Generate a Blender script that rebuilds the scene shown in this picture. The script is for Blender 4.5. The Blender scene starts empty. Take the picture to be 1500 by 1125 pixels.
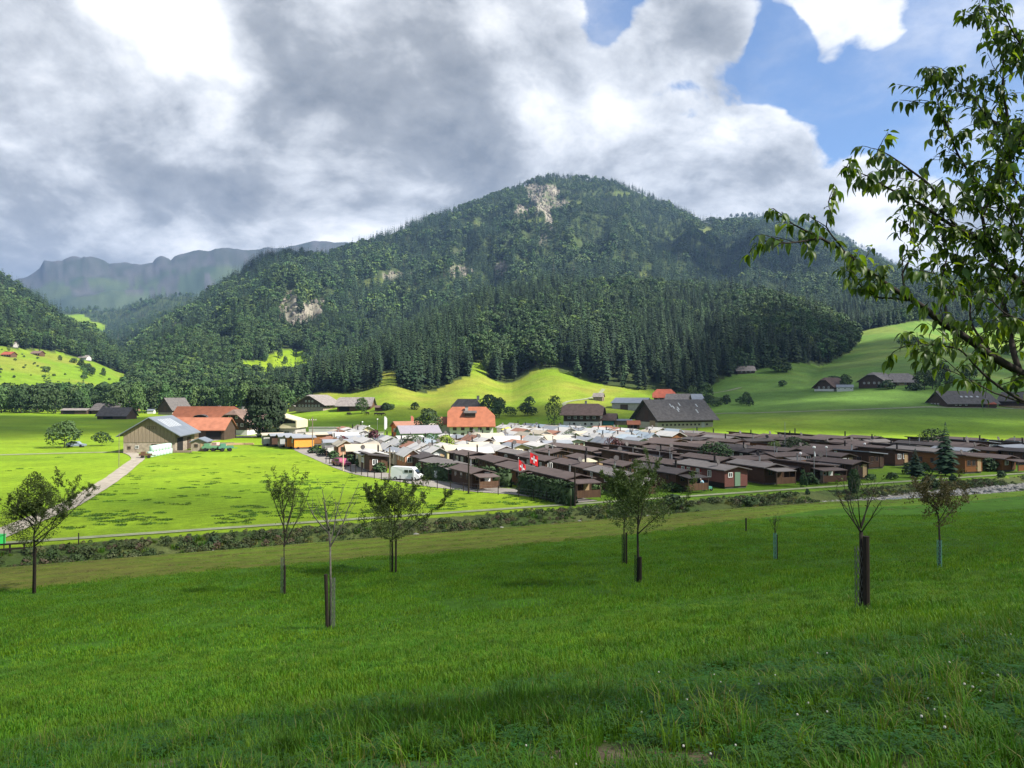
import bpy, bmesh, math, random
import numpy as np
from mathutils import Vector, Matrix, Quaternion, noise as mnoise

R = math.radians
SC = bpy.context.scene
COL = SC.collection
random.seed(7)
RNG = np.random.default_rng(11)

# ------------------------------------------------------------------ camera
EYE = 12.8                       # eye height over the valley floor
F = 1100.0                       # focal length in pixels of a 1500 px wide frame
HOR = 578.0                      # row of the horizon
cam_d = bpy.data.cameras.new("camera")
cam = bpy.data.objects.new("camera", cam_d); COL.objects.link(cam)
cam_d.sensor_width = 36.0
cam_d.lens = 36.0 * F / 1500.0
cam_d.clip_start = 0.05; cam_d.clip_end = 30000
PITCH = math.atan((HOR - 562.5) / F)
cam.location = (0, 0, EYE)
cam.rotation_euler = (R(90) + PITCH, 0, 0)
SC.camera = cam

# ------------------------------------------------------------------ sun
SUN_EL, SUN_AZ = R(44), R(112)          # azimuth clockwise from +Y (view direction)
SUNV = Vector((math.sin(SUN_AZ) * math.cos(SUN_EL), math.cos(SUN_AZ) * math.cos(SUN_EL), math.sin(SUN_EL)))
sl = bpy.data.lights.new("sun", 'SUN'); sl.energy = 5.0; sl.angle = R(0.53); sl.color = (1.0, 0.945, 0.86)
so = bpy.data.objects.new("sun", sl); COL.objects.link(so)
so.rotation_euler = SUNV.to_track_quat('Z', 'Y').to_euler()
so.location = (0, 0, 3000)

SC.view_settings.view_transform = 'Standard'
SC.view_settings.look = 'None'
SC.view_settings.exposure = 1.35
SC.view_settings.gamma = 1.0
SC.view_settings.use_curve_mapping = False
SC.cycles.max_bounces = 5
SC.cycles.diffuse_bounces = 2
SC.cycles.glossy_bounces = 2
SC.cycles.transmission_bounces = 3
SC.cycles.volume_bounces = 0
SC.cycles.transparent_max_bounces = 16
SC.cycles.use_adaptive_sampling = False
SC.cycles.use_denoising = True
try: SC.cycles.denoiser = 'OPENIMAGEDENOISE'
except Exception: pass

def pxdir(px, py):
    "unit direction of a place in the sky or land named by its column and row"
    v = Vector(((px - 750) / F, 1.0, (HOR - py) / F)); v.normalize(); return v

# ------------------------------------------------------------------ world: sky and its clouds
W = bpy.data.worlds.new("World"); SC.world = W; W.use_nodes = True
nt = W.node_tree; nt.nodes.clear()
def N(t, **k):
    n = nt.nodes.new(t)
    for a, b in k.items(): setattr(n, a, b)
    return n
def L(a, b): nt.links.new(a, b)
def M(op, a, b=None, c=None, clamp=False):
    n = N('ShaderNodeMath', operation=op); n.use_clamp = clamp
    for i, v in enumerate((a, b, c)):
        if v is None: continue
        if isinstance(v, (int, float)): n.inputs[i].default_value = v
        else: L(v, n.inputs[i])
    return n.outputs[0]
def VM(op, a, b=None):
    n = N('ShaderNodeVectorMath', operation=op)
    for i, v in enumerate((a, b)):
        if v is None: continue
        if isinstance(v, (tuple, list, Vector)): n.inputs[i].default_value = tuple(v)
        else: L(v, n.inputs[i])
    return n
def MR(v, a, b, c, d, smooth=True):
    n = N('ShaderNodeMapRange'); n.interpolation_type = 'SMOOTHSTEP' if smooth else 'LINEAR'
    L(v, n.inputs[0])
    for i, q in enumerate((a, b, c, d)): n.inputs[i + 1].default_value = q
    return n.outputs[0]
def MIX(f, a, b):
    n = N('ShaderNodeMix', data_type='RGBA')
    if isinstance(f, (int, float)): n.inputs[0].default_value = f
    else: L(f, n.inputs[0])
    for i, v in ((6, a), (7, b)):
        if isinstance(v, (tuple, list)): n.inputs[i].default_value = (*v[:3], 1)
        else: L(v, n.inputs[i])
    return n.outputs[2]

tc = N('ShaderNodeTexCoord'); D = tc.outputs['Generated']
sky = N('ShaderNodeTexSky'); sky.sky_type = 'NISHITA'; sky.sun_disc = False
sky.sun_elevation = SUN_EL; sky.sun_rotation = SUN_AZ
sky.altitude = 900; sky.air_density = 1.0; sky.dust_density = 0.7; sky.ozone_density = 2.5
sep = N('ShaderNodeSeparateXYZ'); L(D, sep.inputs[0])
X, Y, Z = sep.outputs
zz = M('ADD', M('MAXIMUM', Z, 0.0), 0.62)
cp = N('ShaderNodeCombineXYZ'); L(M('DIVIDE', X, zz), cp.inputs[0]); L(M('DIVIDE', Y, zz), cp.inputs[1]); L(M('MULTIPLY', Z, 0.9), cp.inputs[2])
P = cp.outputs[0]
# gentle warp so that edges billow
wn = N('ShaderNodeTexNoise'); wn.inputs['Scale'].default_value = 2.6; wn.inputs['Detail'].default_value = 4
L(P, wn.inputs['Vector'])
warp = VM('SCALE', VM('SUBTRACT', wn.outputs['Color'], (0.5, 0.5, 0.5)).outputs[0]); warp.inputs[3].default_value = 0.13
PW = VM('ADD', P, warp.outputs[0]).outputs[0]
def fbm(vec, scale, detail, rough=0.55, off=(0, 0, 0)):
    n = N('ShaderNodeTexNoise'); n.inputs['Scale'].default_value = scale
    n.inputs['Detail'].default_value = detail; n.inputs['Roughness'].default_value = rough
    L(VM('ADD', vec, off).outputs[0], n.inputs['Vector']); return n.outputs['Fac']
def blob(px, py, rad, amp):
    "a soft spot of the sky: amp at its centre, nothing beyond rad pixels"
    c = pxdir(px, py); dt = VM('DOT_PRODUCT', D, c).outputs['Value']
    n = N('ShaderNodeMapRange'); n.interpolation_type = 'SMOOTHSTEP'
    L(dt, n.inputs[0]); n.inputs[1].default_value = math.cos(rad / F); n.inputs[2].default_value = 1.0
    n.inputs[3].default_value = 0; n.inputs[4].default_value = amp
    return n.outputs[0]
def total(items, start):
    s = start
    for i in items: s = M('ADD', s, i) if not isinstance(s, (int, float)) else M('ADD', i, s)
    return s
OFF = (3.1, 1.7, 0)
def ridged(vec, scale, detail, off):
    n = N('ShaderNodeTexNoise'); n.noise_type = 'RIDGED_MULTIFRACTAL'; n.normalize = True
    n.inputs['Scale'].default_value = scale; n.inputs['Detail'].default_value = detail; n.inputs['Roughness'].default_value = 0.6
    n.inputs['Lacunarity'].default_value = 2.1; L(VM('ADD', vec, off).outputs[0], n.inputs['Vector']); return n.outputs['Fac']
base = fbm(PW, 3.4, 12, 0.54, OFF)
shift = fbm(PW, 3.4, 12, 0.54, (OFF[0] - 0.02, OFF[1] - 0.0, 0.055))
big = fbm(P, 1.6, 3, 0.5, (8.0, 2.0, 0))
puffs = ridged(PW, 5.0, 9, (4, 2, 1))
# how much of the sky the cloud deck covers: nearly all, broken open to the upper right
holes = [blob(1310, 150, 200, -0.26), blob(1450, 120, 200, -0.28), blob(1120, 120, 110, -0.12), blob(1010, 150, 75, -0.16),
         blob(905, 5, 60, -0.10), blob(835, 75, 60, -0.12), blob(340, -8, 50, -0.26), blob(945, 292, 40, -0.34), blob(898, 236, 50, -0.24), blob(985, 152, 60, -.26), blob(1060, 242, 40, -.34),
         blob(1180, 90, 100, -0.15), blob(1048, 240, 42, -0.2), blob(1390, 230, 90, -0.12), blob(1150, 60, 50, -0.2), blob(690, -4, 40, -0.4)]
fills = [blob(1265, 25, 120, 0.26), blob(1190, 60, 60, .12), blob(1330, 300, 120, 0.40), blob(1210, 235, 80, 0.22), blob(1100, 280, 120, 0.14), blob(480, 150, 420, 0.26),
         blob(80, 200, 380, 0.30), blob(1010, 60, 110, 0.26), blob(860, 230, 230, 0.20), blob(1010, 230, 130, 0.26), blob(1110, 190, 80, .20), blob(720, 60, 130, .18), blob(980, 340, 200, .16), blob(1170, 160, 60, .10), blob(1330, 390, 170, 0.3), blob(300, 330, 330, 0.3), blob(900, 330, 140, 0.06), blob(790, 200, 90, 0.12)]
cov = total(holes + fills, M('ADD', M('ADD', M('MULTIPLY', M('SUBTRACT', base, 0.5), 1.9), 0.57), M('MULTIPLY', M('SUBTRACT', puffs, 0.5), 0.10)))
dens = M('MAXIMUM', MR(cov, 0.44, 0.54, 0, 1), MR(fbm(PW, 2.6, 10, 0.6, (6, 1, 3)), 0.45, 0.72, 0.04, 0.75))
thin = MR(cov, 0.47, 0.70, 1, 0)
# self shading: thick parts turn grey, edges towards the sun stay white
edge = M('MULTIPLY', M('SUBTRACT', base, shift), 2.0)
lights = [blob(1000, 60, 220, .16), blob(900, 200, 200, .10), blob(1100, 200, 140, .16), blob(222, 2, 100, 0.72), blob(170, 310, 170, 0.22), blob(30, 260, 120, 0.16), blob(1330, 250, 120, 0.34), blob(1255, 28, 150, 0.34),
          blob(785, 185, 80, 0.26), blob(480, 230, 90, 0.14), blob(600, 300, 120, 0.16), blob(990, 200, 160, 0.14),
          blob(900, 320, 180, 0.18), blob(330, 300, 120, 0.10), blob(270, 378, 60, 0.24), blob(1180, 330, 160, 0.16), blob(340, 90, 60, 0.30), blob(310, 160, 40, 0.26), blob(600, 225, 60, .14)]
darks = [blob(430, 130, 150, -0.13), blob(620, 150, 230, -0.17), blob(740, 130, 120, -.08), blob(110, 160, 170, -0.14), blob(40, 60, 140, -0.10), blob(290, 235, 130, -0.10),
         blob(330, 350, 130, -0.12), blob(60, 350, 90, -0.06), blob(560, 280, 100, -0.06), blob(860, 160, 90, -0.06)]
lum = total(lights + darks, M('ADD', M('MULTIPLY', M('SUBTRACT', big, 0.5), -1.5), 0.455))
lum = M('ADD', lum, M('MULTIPLY', M('SUBTRACT', fbm(PW, 4.6, 14, 0.60, (2.3, 5, 2)), 0.5), -2.4))
lum = M('ADD', lum, M('MULTIPLY', M('SUBTRACT', fbm(PW, 13.0, 10, 0.6, (7, 5, 2)), 0.5), -0.7))
lum = M('ADD', lum, M('MULTIPLY', M('SUBTRACT', puffs, 0.5), 0.16))
lum = M('ADD', lum, M('MULTIPLY', thin, 0.16))
lum = M('ADD', lum, edge)
lum = MR(lum, -0.15, 1.12, 0.12, 1.12, False)
cr = N('ShaderNodeValToRGB'); L(lum, cr.inputs[0])
e = cr.color_ramp.elements
e[0].position = 0.10; e[0].color = (0.20, 0.22, 0.245, 1)
e[1].position = 1.0; e[1].color = (1.0, 1.0, 1.0, 1)
k = cr.color_ramp.elements.new(0.42); k.color = (0.35, 0.37, 0.395, 1)
k = cr.color_ramp.elements.new(0.70); k.color = (0.64, 0.66, 0.69, 1)
CLOUD_K = 5.4
cs = VM('SCALE', cr.outputs[0]); cs.inputs[3].default_value = CLOUD_K
skyt = N('ShaderNodeMix', data_type='RGBA', blend_type='MULTIPLY'); skyt.inputs[0].default_value = 1
L(sky.outputs[0], skyt.inputs[6]); skyt.inputs[7].default_value = (0.62, 0.72, 0.82, 1)
col = MIX(dens, skyt.outputs[2], cs.outputs[0])
# thin pale veil towards the skyline
veil = MR(Z, 0.0, 0.20, 0.40, 0.0)
col = MIX(veil, col, (2.6, 2.75, 2.95))
bg = N('ShaderNodeBackground'); bg.inputs[1].default_value = 0.092
L(col, bg.inputs[0]); wo = N('ShaderNodeOutputWorld'); L(bg.outputs[0], wo.inputs[0])
W.cycles.sampling_method = 'MANUAL'; W.cycles.sample_map_resolution = 1024

# ------------------------------------------------------------------ small helpers
def tag(o, label=None, cat=None, group=None, kind=None):
    if label: o["label"] = label
    if cat: o["category"] = cat
    if group: o["group"] = group
    if kind: o["kind"] = kind
    return o
def empty(name, loc=(0, 0, 0), rz=0.0, label=None, cat=None, group=None):
    o = bpy.data.objects.new(name, None); COL.objects.link(o)
    o.empty_display_size = 0.3
    o.location = loc; o.rotation_euler = (0, 0, rz)
    return tag(o, label, cat, group)
def link(name, me, parent=None, loc=None, rz=None):
    o = bpy.data.objects.new(name, me); COL.objects.link(o)
    if parent: o.parent = parent
    if loc is not None: o.location = loc
    if rz is not None: o.rotation_euler = (0, 0, rz)
    return o
def copy_tree(o, parent=None):
    c = o.copy(); COL.objects.link(c)
    if parent: c.parent = parent
    for ch in o.children: copy_tree(ch, c)
    return c

class MB:
    "collects faces, links them as one mesh object"
    def __init__(s): s.v = []; s.f = []; s.m = []; s.mats = []
    def mi(s, m):
        if m not in s.mats: s.mats.append(m)
        return s.mats.index(m)
    def face(s, pts, m=None):
        b = len(s.v); s.v += [tuple(p) for p in pts]; s.f.append(tuple(range(b, b + len(pts)))); s.m.append(s.mi(m) if m else 0)
    def box(s, cx, cy, cz, sx, sy, sz, m=None, rz=0.0, tilt=0.0, mat=None):
        "centre and full sizes"
        b = len(s.v); T = Matrix.Translation((cx, cy, cz)) @ Matrix.Rotation(rz, 4, 'Z') @ Matrix.Rotation(tilt, 4, 'X')
        if mat is not None: T = mat @ T
        for z in (-.5, .5):
            for x, y in ((-.5, -.5), (.5, -.5), (.5, .5), (-.5, .5)):
                s.v.append(tuple(T @ Vector((x * sx, y * sy, z * sz))))
        i = s.mi(m) if m else 0
        for q in ((0, 3, 2, 1), (4, 5, 6, 7), (0, 1, 5, 4), (1, 2, 6, 5), (2, 3, 7, 6), (3, 0, 4, 7)):
            s.f.append(tuple(b + k for k in q)); s.m.append(i)
    def slab(s, pts, t, m=None):
        "a flat polygon given thickness t downwards"
        b = len(s.v); n = len(pts); i = s.mi(m) if m else 0
        s.v += [tuple(p) for p in pts] + [(p[0], p[1], p[2] - t) for p in pts]
        s.f.append(tuple(range(b, b + n))); s.m.append(i)
        s.f.append(tuple(range(b + 2 * n - 1, b + n - 1, -1))); s.m.append(i)
        for k in range(n):
            j = (k + 1) % n; s.f.append((b + k, b + n + k, b + n + j, b + j)); s.m.append(i)
    def tube(s, pts, rad, n=6, m=None, cap=True):
        pts = [Vector(p) for p in pts]; b = len(s.v); i = s.mi(m) if m else 0
        if not isinstance(rad, (list, tuple)): rad = [rad] * len(pts)
        ref = None
        for k, p in enumerate(pts):
            d = (pts[min(k + 1, len(pts) - 1)] - pts[max(k - 1, 0)])
            if d.length < 1e-9: d = Vector((0, 0, 1))
            d.normalize()
            if ref is None: ref = Vector((1, 0, 0)) if abs(d.x) < .8 else Vector((0, 1, 0))
            u = d.cross(ref).normalized(); w = d.cross(u); ref = w.cross(d) * -1 if False else ref
            for q in range(n):
                a = 2 * math.pi * q / n
                s.v.append(tuple(p + (u * math.cos(a) + w * math.sin(a)) * rad[k]))
        for k in range(len(pts) - 1):
            for q in range(n):
                r = (q + 1) % n
                s.f.append((b + k * n + q, b + k * n + r, b + (k + 1) * n + r, b + (k + 1) * n + q)); s.m.append(i)
        if cap:
            s.f.append(tuple(b + q for q in range(n - 1, -1, -1))); s.m.append(i)
            e = b + (len(pts) - 1) * n; s.f.append(tuple(e + q for q in range(n))); s.m.append(i)
    def lathe(s, prof, n=12, m=None, c=(0, 0, 0)):
        b = len(s.v); i = s.mi(m) if m else 0
        for r, z in prof:
            for q in range(n):
                a = 2 * math.pi * q / n; s.v.append((c[0] + r * math.cos(a), c[1] + r * math.sin(a), c[2] + z))
        for k in range(len(prof) - 1):
            for q in range(n):
                r = (q + 1) % n
                s.f.append((b + k * n + q, b + k * n + r, b + (k + 1) * n + r, b + (k + 1) * n + q)); s.m.append(i)
    def mesh(s, name, mat=None):
        me = bpy.data.meshes.new(name); me.from_pydata(s.v, [], s.f)
        if s.mats and s.mats[0] is not None:
            for m in s.mats: me.materials.append(m)
            me.polygons.foreach_set('material_index', s.m)
        elif mat: me.materials.append(mat)
        me.update(); return me
    def build(s, name, mat=None, parent=None, loc=None, rz=None, smooth=False):
        me = s.mesh(name, mat)
        if smooth: me.polygons.foreach_set('use_smooth', [True] * len(me.polygons))
        return link(name, me, parent, loc, rz)

def grid_mesh(name, V, Fc, mats=(), attrs=None, smooth=True):
    "numpy verts and quads/tris to a mesh, optional colour attributes per vertex"
    me = bpy.data.meshes.new(name)
    V = np.asarray(V, dtype=np.float32); Fc = np.asarray(Fc, dtype=np.int32)
    k = Fc.shape[1]
    me.vertices.add(len(V)); me.vertices.foreach_set('co', V.ravel())
    me.loops.add(Fc.size); me.loops.foreach_set('vertex_index', Fc.ravel())
    me.polygons.add(len(Fc)); me.polygons.foreach_set('loop_start', np.arange(0, Fc.size, k, dtype=np.int32))
    me.polygons.foreach_set('loop_total', np.full(len(Fc), k, dtype=np.int32))
    if smooth: me.polygons.foreach_set('use_smooth', np.ones(len(Fc), dtype=bool))
    for m in mats: me.materials.append(m)
    for an, arr in (attrs or {}).items():
        a = me.attributes.new(an, 'FLOAT_COLOR', 'POINT')
        a.data.foreach_set('color', np.asarray(arr, dtype=np.float32).ravel())
    me.update(calc_edges=True); me.validate(); return me

# ------------------------------------------------------------------ materials
MATS = {}
def mat(name, color, rough=0.8, noise=0.0, nscale=3.0, spec=0.3, metal=0.0, rand=0.0, bump=0.0, bscale=20.0, color2=None, stretch=None,
        coord='Object', hue=0.0, trans=0.0, emit=0):
    if name in MATS: return MATS[name]
    m = bpy.data.materials.new(name); m.use_nodes = True; t = m.node_tree; ns = t.nodes; p = ns['Principled BSDF']; lk = t.links.new
    p.inputs['Roughness'].default_value = rough; p.inputs['Specular IOR Level'].default_value = spec; p.inputs['Metallic'].default_value = metal
    c = ns.new('ShaderNodeRGB'); c.outputs[0].default_value = (*color, 1); out = c.outputs[0]
    tcn = ns.new('ShaderNodeTexCoord'); vec = tcn.outputs[coord]
    if stretch:
        mp = ns.new('ShaderNodeMapping'); mp.inputs['Scale'].default_value = stretch; lk(vec, mp.inputs[0]); vec = mp.outputs[0]
    if noise or color2:
        nz = ns.new('ShaderNodeTexNoise'); nz.inputs['Scale'].default_value = nscale; nz.inputs['Detail'].default_value = 6; nz.inputs['Roughness'].default_value = 0.62
        lk(vec, nz.inputs['Vector'])
        c2 = color2 or tuple(x * (1 - noise) for x in color)
        mx = ns.new('ShaderNodeMix'); mx.data_type = 'RGBA'; mr = ns.new('ShaderNodeMapRange'); lk(nz.outputs['Fac'], mr.inputs[0])
        mr.inputs[1].default_value = 0.35; mr.inputs[2].default_value = 0.65
        lk(mr.outputs[0], mx.inputs[0]); lk(out, mx.inputs[6]); mx.inputs[7].default_value = (*c2, 1); out = mx.outputs[2]
    if rand or hue:
        oi = ns.new('ShaderNodeObjectInfo'); hs = ns.new('ShaderNodeHueSaturation')
        r1 = ns.new('ShaderNodeMapRange'); lk(oi.outputs['Random'], r1.inputs[0]); r1.inputs[3].default_value = 1 - rand; r1.inputs[4].default_value = 1 + rand
        lk(r1.outputs[0], hs.inputs['Value'])
        if hue:
            ml = ns.new('ShaderNodeMath'); ml.operation = 'MULTIPLY'; lk(oi.outputs['Random'], ml.inputs[0]); ml.inputs[1].default_value = 7.31
            fr = ns.new('ShaderNodeMath'); fr.operation = 'FRACT'; lk(ml.outputs[0], fr.inputs[0])
            r2 = ns.new('ShaderNodeMapRange'); lk(fr.outputs[0], r2.inputs[0]); r2.inputs[3].default_value = 0.5 - hue; r2.inputs[4].default_value = 0.5 + hue
            lk(r2.outputs[0], hs.inputs['Hue'])
        lk(out, hs.inputs['Color']); out = hs.outputs[0]
    lk(out, p.inputs['Base Color'])
    if bump:
        nb = ns.new('ShaderNodeTexNoise'); nb.inputs['Scale'].default_value = bscale; nb.inputs['Detail'].default_value = 5; lk(vec, nb.inputs['Vector'])
        b = ns.new('ShaderNodeBump'); b.inputs['Strength'].default_value = bump; lk(nb.outputs['Fac'], b.inputs['Height']); lk(b.outputs[0], p.inputs['Normal'])
    if trans:
        tr = ns.new('ShaderNodeBsdfTranslucent'); ms = ns.new('ShaderNodeMixShader'); ms.inputs[0].default_value = trans
        g = ns.new('ShaderNodeMix'); g.data_type = 'RGBA'; g.blend_type = 'MULTIPLY'; g.inputs[0].default_value = 1; lk(out, g.inputs[6]); g.inputs[7].default_value = (2.2, 2.1, 0.8, 1)
        lk(g.outputs[2], tr.inputs[0]); lk(p.outputs[0], ms.inputs[1]); lk(tr.outputs[0], ms.inputs[2])
        lk(ms.outputs[0], ns['Material Output'].inputs[0])
    MATS[name] = m; return m

# ------------------------------------------------------------------ numpy noise
_perm = np.random.default_rng(3).random((256, 256)).astype(np.float64)
def vnoise(x, y):
    xi = np.floor(x).astype(np.int64); yi = np.floor(y).astype(np.int64); fx = x - xi; fy = y - yi
    fx = fx * fx * (3 - 2 * fx); fy = fy * fy * (3 - 2 * fy)
    g = lambda a, b: _perm[a & 255, b & 255]
    return (g(xi, yi) * (1 - fx) + g(xi + 1, yi) * fx) * (1 - fy) + (g(xi, yi + 1) * (1 - fx) + g(xi + 1, yi + 1) * fx) * fy
def nfbm(x, y, oct=4, gain=0.5):
    s = 0; a = 1; t = 0
    for k in range(oct):
        s = s + a * (vnoise(x * 2 ** k + 17.3 * k, y * 2 ** k - 9.1 * k) * 2 - 1); t += a; a *= gain
    return s / t
# ------------------------------------------------------------------ the land: one height function for everything
PX0 = np.arange(-3000, 4500, 10.0)
def table(pairs, sm=2.0):
    a = np.array(sorted(pairs), dtype=float)
    v = np.interp(PX0, a[:, 0], a[:, 1])
    k = np.exp(-0.5 * (np.arange(-8, 9) / sm) ** 2); k /= k.sum()
    return np.convolve(np.pad(v, 8, mode='edge'), k, 'valid')
def T(tab, px): return np.interp(px, PX0, tab)
def zof(py, d): return EYE + (HOR - py) / F * d

S_PROF = np.array([(-400, 95), (-200, 45), (-120, 22), (-80, 12.6), (-66, 11.4), (-61, 11.18), (-58.3, 10.65), (-53, 9.05), (-48, 7.65), (-39, 5.35), (-30, 4.1), (-23, 3.3),
                   (-12, 2.15), (-3, 1.25), (0, 0.9), (1.6, 0.1), (3.2, -1.0), (4.5, -1.25), (7.5, -1.25), (9, -0.6), (11, -0.1), (13, 0), (4000, 0)], dtype=float)
_ss = np.arange(-400, 60, 0.25); _sv = np.interp(_ss, S_PROF[:, 0], S_PROF[:, 1])
_kk = np.exp(-0.5 * (np.arange(-6, 7) / 2.5) ** 2); _kk /= _kk.sum(); _sv = np.convolve(np.pad(_sv, 6, mode='edge'), _kk, 'valid')
def sdist(x, y): return (y - 68.1 - 0.452 * x) / 1.0974          # signed distance beyond the near bank of the stream
def adist(x, y): return (x + 0.452 * (y - 68.1)) / 1.0974        # distance along it

# near foothills: meadow up to the forest edge, then forest to the crest
nh_da = table([(-3000, 420), (300, 400), (450, 330), (900, 300), (1050, 270), (1300, 240), (4500, 240)])
nh_de = table([(-3000, 700), (250, 640), (380, 560), (430, 520), (500, 480), (610, 455), (700, 510), (790, 520), (900, 480), (1000, 470), (1100, 540), (1290, 610), (1340, 640), (4500, 700)], 1.2)
nr_de = table([(-3000, 950), (1000, 860), (1200, 860), (1310, 860), (1400, 950), (1500, 980), (4500, 1000)])
nr_ye = table([(-3000, 620), (1000, 600), (1100, 540), (1200, 500), (1300, 478), (1350, 468), (1420, 480), (1500, 492), (1700, 500), (4500, 520)], 1.5)
nr_yc = table([(-3000, 640), (1000, 600), (1100, 530), (1200, 480), (1300, 440), (1350, 422), (1400, 415), (1500, 415), (4500, 420)], 1.5)
nr_dc = table([(-3000, 1150), (1310, 1150), (1500, 1300), (4500, 1400)])
nh_ye = table([(-3000, 592), (250, 592), (380, 588), (430, 584), (470, 572), (500, 578), (545, 570), (575, 558), (605, 580), (640, 572), (665, 556), (690, 546), (715, 552), (745, 571), (770, 548), (790, 536),
               (815, 541), (850, 553), (880, 562), (940, 572), (1000, 578), (1035, 574), (1050, 556), (1080, 549), (1110, 542), (1160, 529), (1200, 536), (1250, 542), (1285, 545), (1310, 549), (1350, 556), (1400, 566), (1500, 580), (1700, 592), (4500, 592)], 1.5)
nh_yc = table([(-3000, 580), (300, 576), (400, 570), (430, 558), (480, 522), (520, 497), (560, 482), (620, 452), (680, 424), (740, 406), (800, 398), (860, 400), (920, 396), (1000, 402), (1080, 406), (1150, 418), (1200, 434),
               (1250, 458), (1272, 476), (1290, 500), (1305, 522), (1330, 542), (1400, 566), (1500, 580), (4500, 590)], 1.0)
nh_dc = table([(-3000, 800), (300, 700), (430, 640), (560, 800), (700, 930), (800, 1000), (1000, 1000), (1200, 850), (1290, 720), (1400, 700), (4500, 760)], 1.2)
# the mountain behind
mn_yc = table([(-3000, 575), (100, 575), (150, 548), (180, 510), (200, 494), (225, 474), (250, 456), (285, 434), (320, 412), (350, 391), (375, 370), (400, 366), (430, 361), (470, 369), (500, 362), (530, 350), (600, 322), (680, 296), (740, 271), (770, 262), (788, 251), (800, 249), (860, 253),
               (900, 258), (930, 268), (960, 283), (1000, 303), (1030, 316), (1060, 320), (1090, 318), (1130, 322), (1180, 332), (1230, 352), (1275, 370), (1320, 390), (1370, 402), (1420, 400), (1500, 405), (1700, 430), (4500, 470)], 0.9)
mn_dc = table([(-3000, 900), (150, 1250), (250, 1450), (375, 1700), (440, 1800), (520, 1950), (600, 2100), (800, 2350), (1000, 2300), (1150, 2200), (1320, 1950), (1500, 1850), (4500, 1900)])
mn_df = table([(-3000, 700), (150, 640), (300, 660), (430, 700), (500, 800), (600, 1000), (800, 1150), (1000, 1150), (1200, 1000), (1320, 1150), (1500, 1250), (4500, 1300)])
mn_yf = table([(-3000, 590), (150, 588), (300, 582), (430, 570), (500, 560), (600, 500), (800, 450), (1000, 450), (1200, 480), (1320, 430), (1500, 425), (4500, 500)])
# left hillside
lf_yc = table([(-3000, 330), (-600, 300), (-300, 310), (-100, 350), (-40, 382), (0, 402), (30, 418), (60, 436), (100, 458), (130, 476), (160, 503), (190, 524), (230, 556), (270, 580), (320, 600), (4500, 660)], 0.9)
lf_dc = table([(-3000, 1500), (-300, 1500), (0, 1400), (130, 1250), (190, 1100), (230, 900), (320, 800), (4500, 800)])
lf_df = table([(-3000, 560), (0, 560), (200, 580), (320, 620), (4500, 640)])
# further ranges: crest row, distance, and how far in front of it the slope begins
def far_tab(p, sm): return table(p, sm)
rb_yc = table([(-3000, 700), (960, 420), (1020, 345), (1045, 326), (1062, 316), (1090, 311), (1120, 309), (1150, 310), (1190, 322), (1230, 338), (1270, 362), (1330, 390), (1500, 420), (4500, 600)], 0.7)
md_yc = table([(-3000, 640), (-60, 470), (60, 452), (100, 451), (140, 449), (165, 452), (190, 444), (215, 434), (240, 429), (265, 430), (300, 428), (350, 420), (420, 440), (560, 520), (4500, 700)], 0.7)
m2_yc = table([(-3000, 640), (60, 520), (120, 490), (170, 486), (200, 474), (225, 462), (260, 448), (300, 440), (400, 450), (560, 540), (4500, 700)], 0.7)
fr_pts = [(-3000, 520), (-700, 470), (-200, 450), (-40, 430), (20, 410), (32, 405), (45, 398), (58, 392), (61, 382), (72, 379), (84, 377), (88, 380), (96, 376), (108, 374), (118, 374), (121, 371), (132, 371), (138, 375), (150, 380), (158, 383), (166, 380),
          (180, 382), (192, 385), (206, 384), (223, 383), (226, 377), (236, 374), (246, 375), (249, 378), (254, 371), (264, 369), (276, 368), (292, 364), (312, 362), (340, 362), (375, 363), (395, 362), (430, 356), (470, 351), (505, 350), (525, 356), (560, 376), (700, 420), (900, 450), (4500, 520)]
_fp = np.array(fr_pts, dtype=float)
def fr_yc(px): return np.interp(px, _fp[:, 0], _fp[:, 1]) - 1.5 * nfbm(px / 9.0, px * 0 + 4.2, 3)

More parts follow.
